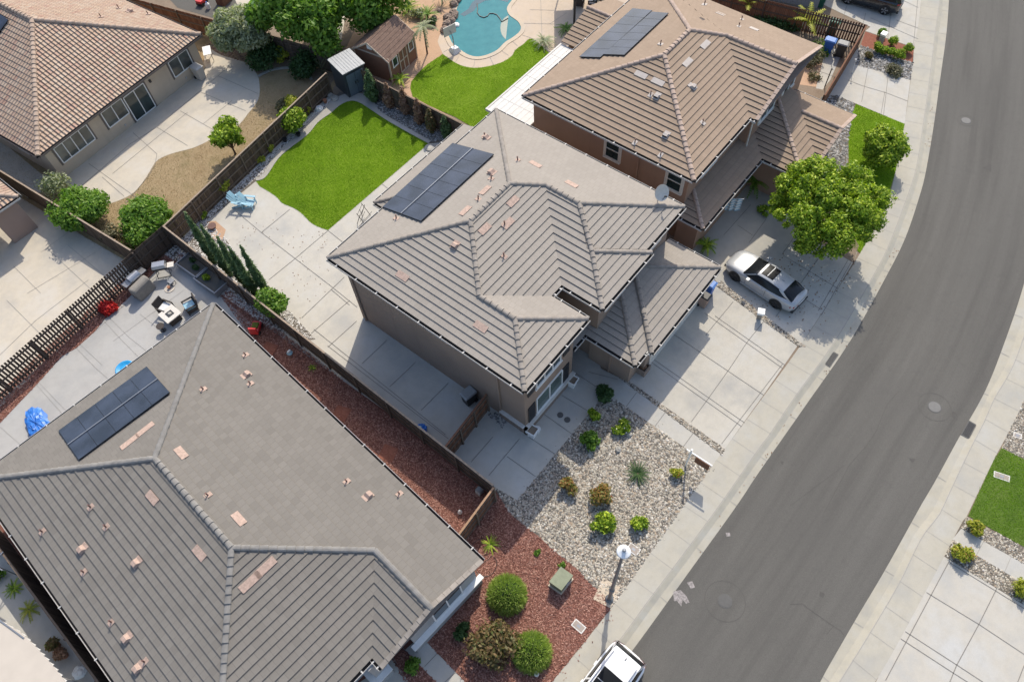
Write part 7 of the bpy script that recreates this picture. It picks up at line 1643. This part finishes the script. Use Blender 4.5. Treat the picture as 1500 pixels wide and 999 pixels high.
for px, py, lb in ((880,6,'brown patio table under the roof edge at the top'),):
    p = at(px,py); t = thing('outdoor_table', lb, 'table', p, .2); MB().box(-.7,.7,-.45,.45,.68,.73).build('tabletop', M['wicker'], t); m = MB()
    for x in (-.6,.6):
        for y in (-.38,.38): m.box(x-.03,x+.03,y-.03,y+.03,0,.68)
    m.build('legs', M['dark'], t)
patio_chair(868,9,2.0,'dark patio chair left of the brown table at the top'); patio_chair(848,8,.4,'dark patio chair beside the black canopy post','cushion')
p = at(386,23); t = thing('toy_chair','bright pink small chair beside the artificial lawn','chair',p,.5); MB().box(-.25,.25,-.25,.25,.2,.3).build('seat', M['pink'], t); MB().box(-.3,-.22,-.25,.25,.3,.75).build('backrest', M['pink'], t); MB().box(-.22,.22,-.22,.22,0,.2).build('base', M['pink'], t)
p = at(297,6); t = thing('toy_cart','red toy wagon in the shaded yard behind the fence','toy',p,.3); MB().box(-.4,.4,-.28,.28,.2,.45).build('cart_body', M['red'], t); m = MB(); m.tube([(-.28,-.3,.15),(-.28,.3,.15)],.15,10); m.tube([(.28,-.3,.15),(.28,.3,.15)],.15,10); m.build('wheels', M['black'], t); MB().bar((.4,0,.3),(.9,0,.7),.03).build('handle', M['dark'], t)
p = at(306,13); t = thing('water_jug','white plastic jug beside the red wagon','jug',p); MB().lathe((0,0,0),[(.17,0),(.18,.4),(.1,.5),(.05,.55)],12).build('jug_body', M['white'], t); MB().lathe((0,0,.55),[(.06,0),(.05,.06)],8).build('cap', M['bin_blue'], t)
p = at(330,3); t = thing('storage_box','brown storage box behind the fence at the top edge','box',p,.2); MB().box(-.6,.6,-.4,.4,0,.7).build('box_body', M['fence_red'], t); MB().box(-.64,.64,-.44,.44,.7,.78).build('lid', M['stucco_tan'], t)
p = at(308,86); t = thing('folding_table','white folding table on the patio behind the beige bin','table',p,1.0); MB().box(-.55,.55,-.3,.3,.68,.72).build('tabletop', M['white'], t); m = MB()
for x in (-.48,.48):
    for y in (-.25,.25): m.box(x-.02,x+.02,y-.02,y+.02,0,.68)
m.build('legs', M['grey_metal'], t)
# ------------------------------------------------------------------ lower left corner beyond the black fence
sheet('side_path', [tuple(bl0+(bl0-bl1)*.6), tuple(bl1)]+[tuple(q[:2]) for q in W([(60,1250),(-300,1100)])], .006, M['conc_path'])
cl = W([(-120,840),(0,908),(30,925),(52,946),(78,975),(110,1015),(60,1120),(-200,1150)], 2.55); t = thing('patio_awning','cream fabric awning with scalloped white fringe in the lower left corner','awning',(cl[1][0],cl[1][1],0))
m = MB(); m.add([q for q in cl]+[q+V3(0,0,.03) for q in cl], [tuple(range(8))[::-1], tuple(range(8,16))]+[(i,(i+1)%8,8+(i+1)%8,8+i) for i in range(8)]); aw = pt(m, 'awning_cloth', M['cloth_cream'], t)
m = MB()
for a, b in zip(cl[:5], cl[1:6]):
    L = np.linalg.norm(b-a); k = max(1, int(L/.32)); d = (b-a)/L
    for i in range(k): 
        u = a+d*L*(i+.1)/k; v_ = a+d*L*(i+.9)/k; m.add([u, v_, (u+v_)/2+V3(0,0,-.02)-np.cross(V3(0,0,1), d)*.0+np.cross(d, V3(0,0,1))*.16], [(0,1,2)]); m.add([u, v_, (u+v_)/2+V3(0,0,-.26)], [(0,1,2)])
pt(m, 'fringe', M['white'], t, aw); m = MB(); m.bar(cl[1]+V3(0,0,.05), (cl[1]*.3+cl[3]*.7)+V3(0,0,.05), .05, .04); pt(m, 'awning_seam', M['grey_metal'], t, aw)
for q in (cl[1], cl[4]): pt(MB().tube([(q[0]-.3,q[1]-.2,0),(q[0]-.3,q[1]-.2,2.55)], .04, 8), 'post', M['gutter_white'], t)
p = at(25,842); t = thing('clothes_dryer','pale grey crossed-arm clothes dryer beside the black fence','clothes dryer',p); m = MB(); z = 1.9
m.bar((-.65,-.15,z),(.65,.15,z),.05,.05); m.bar((-.15,.65,z+.01),(.15,-.65,z+.01),.05,.05); m.build('arms', M['rail'], t); MB().tube([(0,0,0),(0,0,z)],.03,8).build('post', M['rail'], t)
for px, py, lb, mt in ((85,946,'purple brown pot plant by the black fence','lf_bronze'),(96,960,'rusty red pot plant by the black fence below the purple one','lf_dead')):
    p = at(px,py); t = thing('pot_plant', lb, 'pot plant', p); MB().lathe((0,0,0),[(.15,0),(.22,.3),(.2,.32)],12).build('pot', M['terracotta'], t); v, f, q = leaves([(0,0,.5)],[(.3,.3,.22)],320,.1); raw('foliage', v, f, M[mt], t, q)
lump('white_rock','pale rock beside the black fence at the bottom edge','rock',118,984,.3,.25,'white',40)
# ------------------------------------------------------------------ loose stone, chips and blades
def stones(name, poly, dens, lo, hi, mat, holes=(), z=.0):
    X, Y = scatter(poly, dens, holes); n = len(X)
    base = np.array([(1,0,0),(-.5,.87,0),(-.5,-.87,0),(.2,.1,1)]); base = np.array([(1,0,0),(0,1,0),(-1,0,0),(0,-1,0),(.3,.3,.8),(-.35,-.2,.8)])
    F0 = np.array([(0,1,4),(1,5,4),(1,2,5),(2,3,5),(3,4,5),(3,0,4)])
    s = RNG.uniform(lo, hi, n)*RNG.uniform(.7,1.1,n); a = RNG.uniform(0,6.28,n); asp = RNG.uniform(.6,1.0,n)
    V = np.empty((n,6,3)); bx = base[None,:,0]*s[:,None]; by = base[None,:,1]*(s*asp)[:,None]; bx = bx*(1+RNG.uniform(-.2,.2,(n,6))); by = by*(1+RNG.uniform(-.2,.2,(n,6)))
    V[:,:,0] = X[:,None]+bx*np.cos(a)[:,None]-by*np.sin(a)[:,None]; V[:,:,1] = Y[:,None]+bx*np.sin(a)[:,None]+by*np.cos(a)[:,None]; V[:,:,2] = z+base[None,:,2]*(s*.75)[:,None]+.004
    F = (F0[None]+6*np.arange(n)[:,None,None]).reshape(-1,3)
    o = raw(name, V.reshape(-1,3), F, M[mat], None, np.repeat(RNG.random(n),6)); tag(o, kind='stuff'); return o
def chips(name, poly, dens, L, w, mat, z=.012, holes=()):
    X, Y = scatter(poly, dens, holes); n = len(X); a = RNG.uniform(0,6.28,n); l = RNG.uniform(.5,1.2,n)*L/2; ww = RNG.uniform(.6,1.3,n)*w/2; t1 = RNG.uniform(-.35,.35,n); dx, dy = np.cos(a), np.sin(a)
    V = np.empty((n,4,3))
    for k, (i, j) in enumerate(((-1,-1),(1,-1),(1,1),(-1,1))):
        V[:,k,0] = X+dx*l*i-dy*ww*j; V[:,k,1] = Y+dy*l*i+dx*ww*j; V[:,k,2] = z+.012+t1*l*i+RNG.uniform(0,.02,n)*0+j*ww*.5*np.sign(t1)
    V[:,:,2] = np.maximum(V[:,:,2], z-.003)
    o = raw(name, V.reshape(-1,3), np.arange(4*n).reshape(n,4), M[mat], None, RNG.random(n)); tag(o, kind='stuff'); return o
def grass(name, poly, dens, h, mat, holes=(), z=.014, w=.012):
    X, Y = scatter(poly, dens, holes); n = len(X); X = X+RNG.normal(0,.035,n); Y = Y+RNG.normal(0,.035,n); a = RNG.uniform(0,6.28,n); hh = RNG.uniform(.55,1.2,n)*h; la = RNG.uniform(0,6.28,n); ln = RNG.uniform(.1,.8,n)*hh
    V = np.empty((n,3,3)); V[:,0] = np.stack([X-np.cos(a)*w, Y-np.sin(a)*w, np.full(n,z)],1); V[:,1] = np.stack([X+np.cos(a)*w, Y+np.sin(a)*w, np.full(n,z)],1); V[:,2] = np.stack([X+np.cos(la)*ln, Y+np.sin(la)*ln, z+hh],1)
    ph = np.sin(X*1.3+1.7*np.sin(Y*.9))*np.cos(Y*1.1+np.sin(X*.6)); q = np.clip(.45+.2*ph+.14*np.sin(X*.55+2*np.cos(Y*.4))+.12*np.sin(X*4.1)*np.sin(Y*3.7)+RNG.normal(0,.11,n),0,1)
    o = raw(name, V.reshape(-1,3), np.arange(3*n).reshape(n,3), M[mat], None, q); tag(o, kind='stuff'); return o
stones('river_stones', GRAVEL, 300, .036, .10, 'stone'); stones('grey_gravel', W([(714,607),(727,604),(743,618),(736,628)]), 240, .035, .08, 'stone_grey', z=.012); stones('river_stones', STRIP1, 330, .035, .08, 'stone', z=.012); stones('river_stones', STRIP2, 330, .035, .08, 'stone', z=.012)
BEDLW = [tuple(p[:2]) for p in kerbB[:52]]+[tuple(at(530,150)[:2]),(25.4,39.0),(11.3,37.3),(9.8,36.8),tuple(at(300,327)[:2])]
stones('white_gravel', BEDLW, 200, .03, .08, 'stone_white'); 
BEDRG = [tuple(p[:2]) for p in kerbB[52:]]+[tuple(at(690,206)[:2]), tuple(at(686,196)[:2]), tuple(at(560,125)[:2]), tuple(at(530,134)[:2])]
stones('grey_gravel', BEDRG, 240, .035, .09, 'stone_grey'); stones('white_gravel', BEDC, 160, .03, .09, 'stone_white', z=.012)
stones('white_gravel', BEDN, 120, .05, .14, 'stone_grey'); stones('white_gravel', BEDN2, 110, .05, .13, 'stone_grey')
stones('river_stones', BEDRa, 260, .035, .08, 'stone'); stones('river_stones', BEDRb, 260, .035, .08, 'stone'); stones('river_stones', BEDR2, 260, .035, .08, 'stone')
stones('bed_rocks', W([(300,66),(333,50),(360,92),(322,80)]), 60, .05, .14, 'stone_rock')
MUL1 = W([(666,783),(722,712),(748,753),(774,774),(797,792),(818,811),(844,832),(864,854),(890,876),(893,893),(808,999),(735,1085),(682,999),(616,930),(600,930)]); MUL2 = [(9.3,36.5),(8.85,10.1),(5.9,10.1),(7.0,26.5),tuple(at(372,500)[:2]),tuple(at(320,430)[:2]),tuple(at(262,384)[:2])]
chips('mulch_chips', MUL1, 420, .10, .035, 'chip'); chips('mulch_chips', MUL2, 420, .10, .035, 'chip')
MUL3 = W([(0,620),(54.7,562.5),(91,522),(112,510),(140,485),(152.6,468.6),(161,463),(199,426),(232.5,393),(262,384),(242,372),(180,410),(100,480),(30,545),(-60,640)]); chips('mulch_chips', MUL3, 380, .10, .035, 'chip')
chips('mulch_chips', W([(575,968),(593,951),(640,999),(600,1010)]), 380, .10, .035, 'chip')
grass('grass_blades', [tuple(p[:2]) for p in LAWN], 1300, .042, 'blade'); grass('grass_blades', LAWN2P, 800, .045, 'blade', z=.018); grass('grass_blades', LAWN3, 900, .055, 'blade'); grass('grass_blades', LAWN4, 900, .055, 'blade')
grass('dry_grass', UL_BASE, 260, .05, 'blade_dry', holes=[[tuple(p[:2]) for p in ULP]+[(8.6,48.3),(22.2,49.9)]], z=.004)

# litter: fallen leaves under the street tree, stray stones and chips on the paving edges
chips('fallen_leaves', W([(1100,380),(1190,350),(1260,375),(1235,440),(1200,500),(1150,480),(1090,440)]), 7, .07, .05, 'lf_dead', z=.026)
chips('fallen_leaves', [tuple(p[:2]) for p in asph_L[20:80]]+[tuple(p[:2]) for p in face_L[20:80]][::-1], 5, .06, .045, 'lf_dead', z=ZST+.022)
chips('fallen_leaves', W([(380,300),(480,345),(500,400),(440,470),(360,400),(330,350)]), 2.5, .06, .04, 'lf_dead', z=.012)
chips('stray_chips', W([(893,893),(808,999),(822,1005),(905,900)]), 12, .08, .03, 'chip', z=.02)
stones('stray_stones', W([(903,586),(1043,683),(1050,676),(912,580)]), 9, .02, .04, 'stone', z=.012); stones('stray_stones', W([(1043,683),(990,757),(893,893),(900,897),(998,760),(1050,688)]), 8, .02, .04, 'stone', z=.016)
stones('stray_stones', W([(758,733),(878,588),(870,580),(750,726)]), 8, .02, .04, 'stone', z=.006)
# ------------------------------------------------------------------ camera, light
cd = bpy.data.cameras.new('camera'); cam = bpy.data.objects.new('camera', cd); COL.objects.link(cam)
cd.sensor_fit = 'HORIZONTAL'; cd.sensor_width = 36.0; cd.lens = FPX/1500.0*36.0; cd.clip_end = 2000; cd.clip_start = .5
cam.matrix_world = Matrix(((CR[0],CU[0],-CF[0],CAM[0]),(CR[1],CU[1],-CF[1],CAM[1]),(CR[2],CU[2],-CF[2],CAM[2]),(0,0,0,1)))
S.camera = cam
SUN_AZ, SUN_EL = math.radians(27.5), math.radians(44.5)
sd = Vector((math.cos(SUN_AZ)*math.cos(SUN_EL), math.sin(SUN_AZ)*math.cos(SUN_EL), math.sin(SUN_EL)))
L = bpy.data.lights.new('sun', 'SUN'); L.energy = 2.95; L.angle = math.radians(.53); L.color = (1.0, .925, .79)
lo = bpy.data.objects.new('sun', L); COL.objects.link(lo); lo.rotation_euler = sd.to_track_quat('Z', 'Y').to_euler(); lo.location = (0, 0, 60)
w = bpy.data.worlds.new('World'); S.world = w; w.use_nodes = True; nt = w.node_tree
sky = nt.nodes.new('ShaderNodeTexSky'); sky.sky_type = 'NISHITA'; sky.sun_disc = False
sky.sun_elevation = SUN_EL; sky.sun_rotation = math.pi/2-SUN_AZ; sky.altitude = 50; sky.air_density = 1.0; sky.dust_density = 2.2
bg = nt.nodes['Background']; bg.inputs['Strength'].default_value = .15; nt.links.new(sky.outputs[0], bg.inputs['Color'])
S.view_settings.view_transform = 'Standard'; S.view_settings.look = 'None'; S.view_settings.exposure = 0.52; S.view_settings.gamma = 1.0
S.view_settings.use_curve_mapping = False
S.cycles.max_bounces = 6; S.cycles.diffuse_bounces = 4; S.cycles.transmission_bounces = 4; S.cycles.transparent_max_bounces = 6
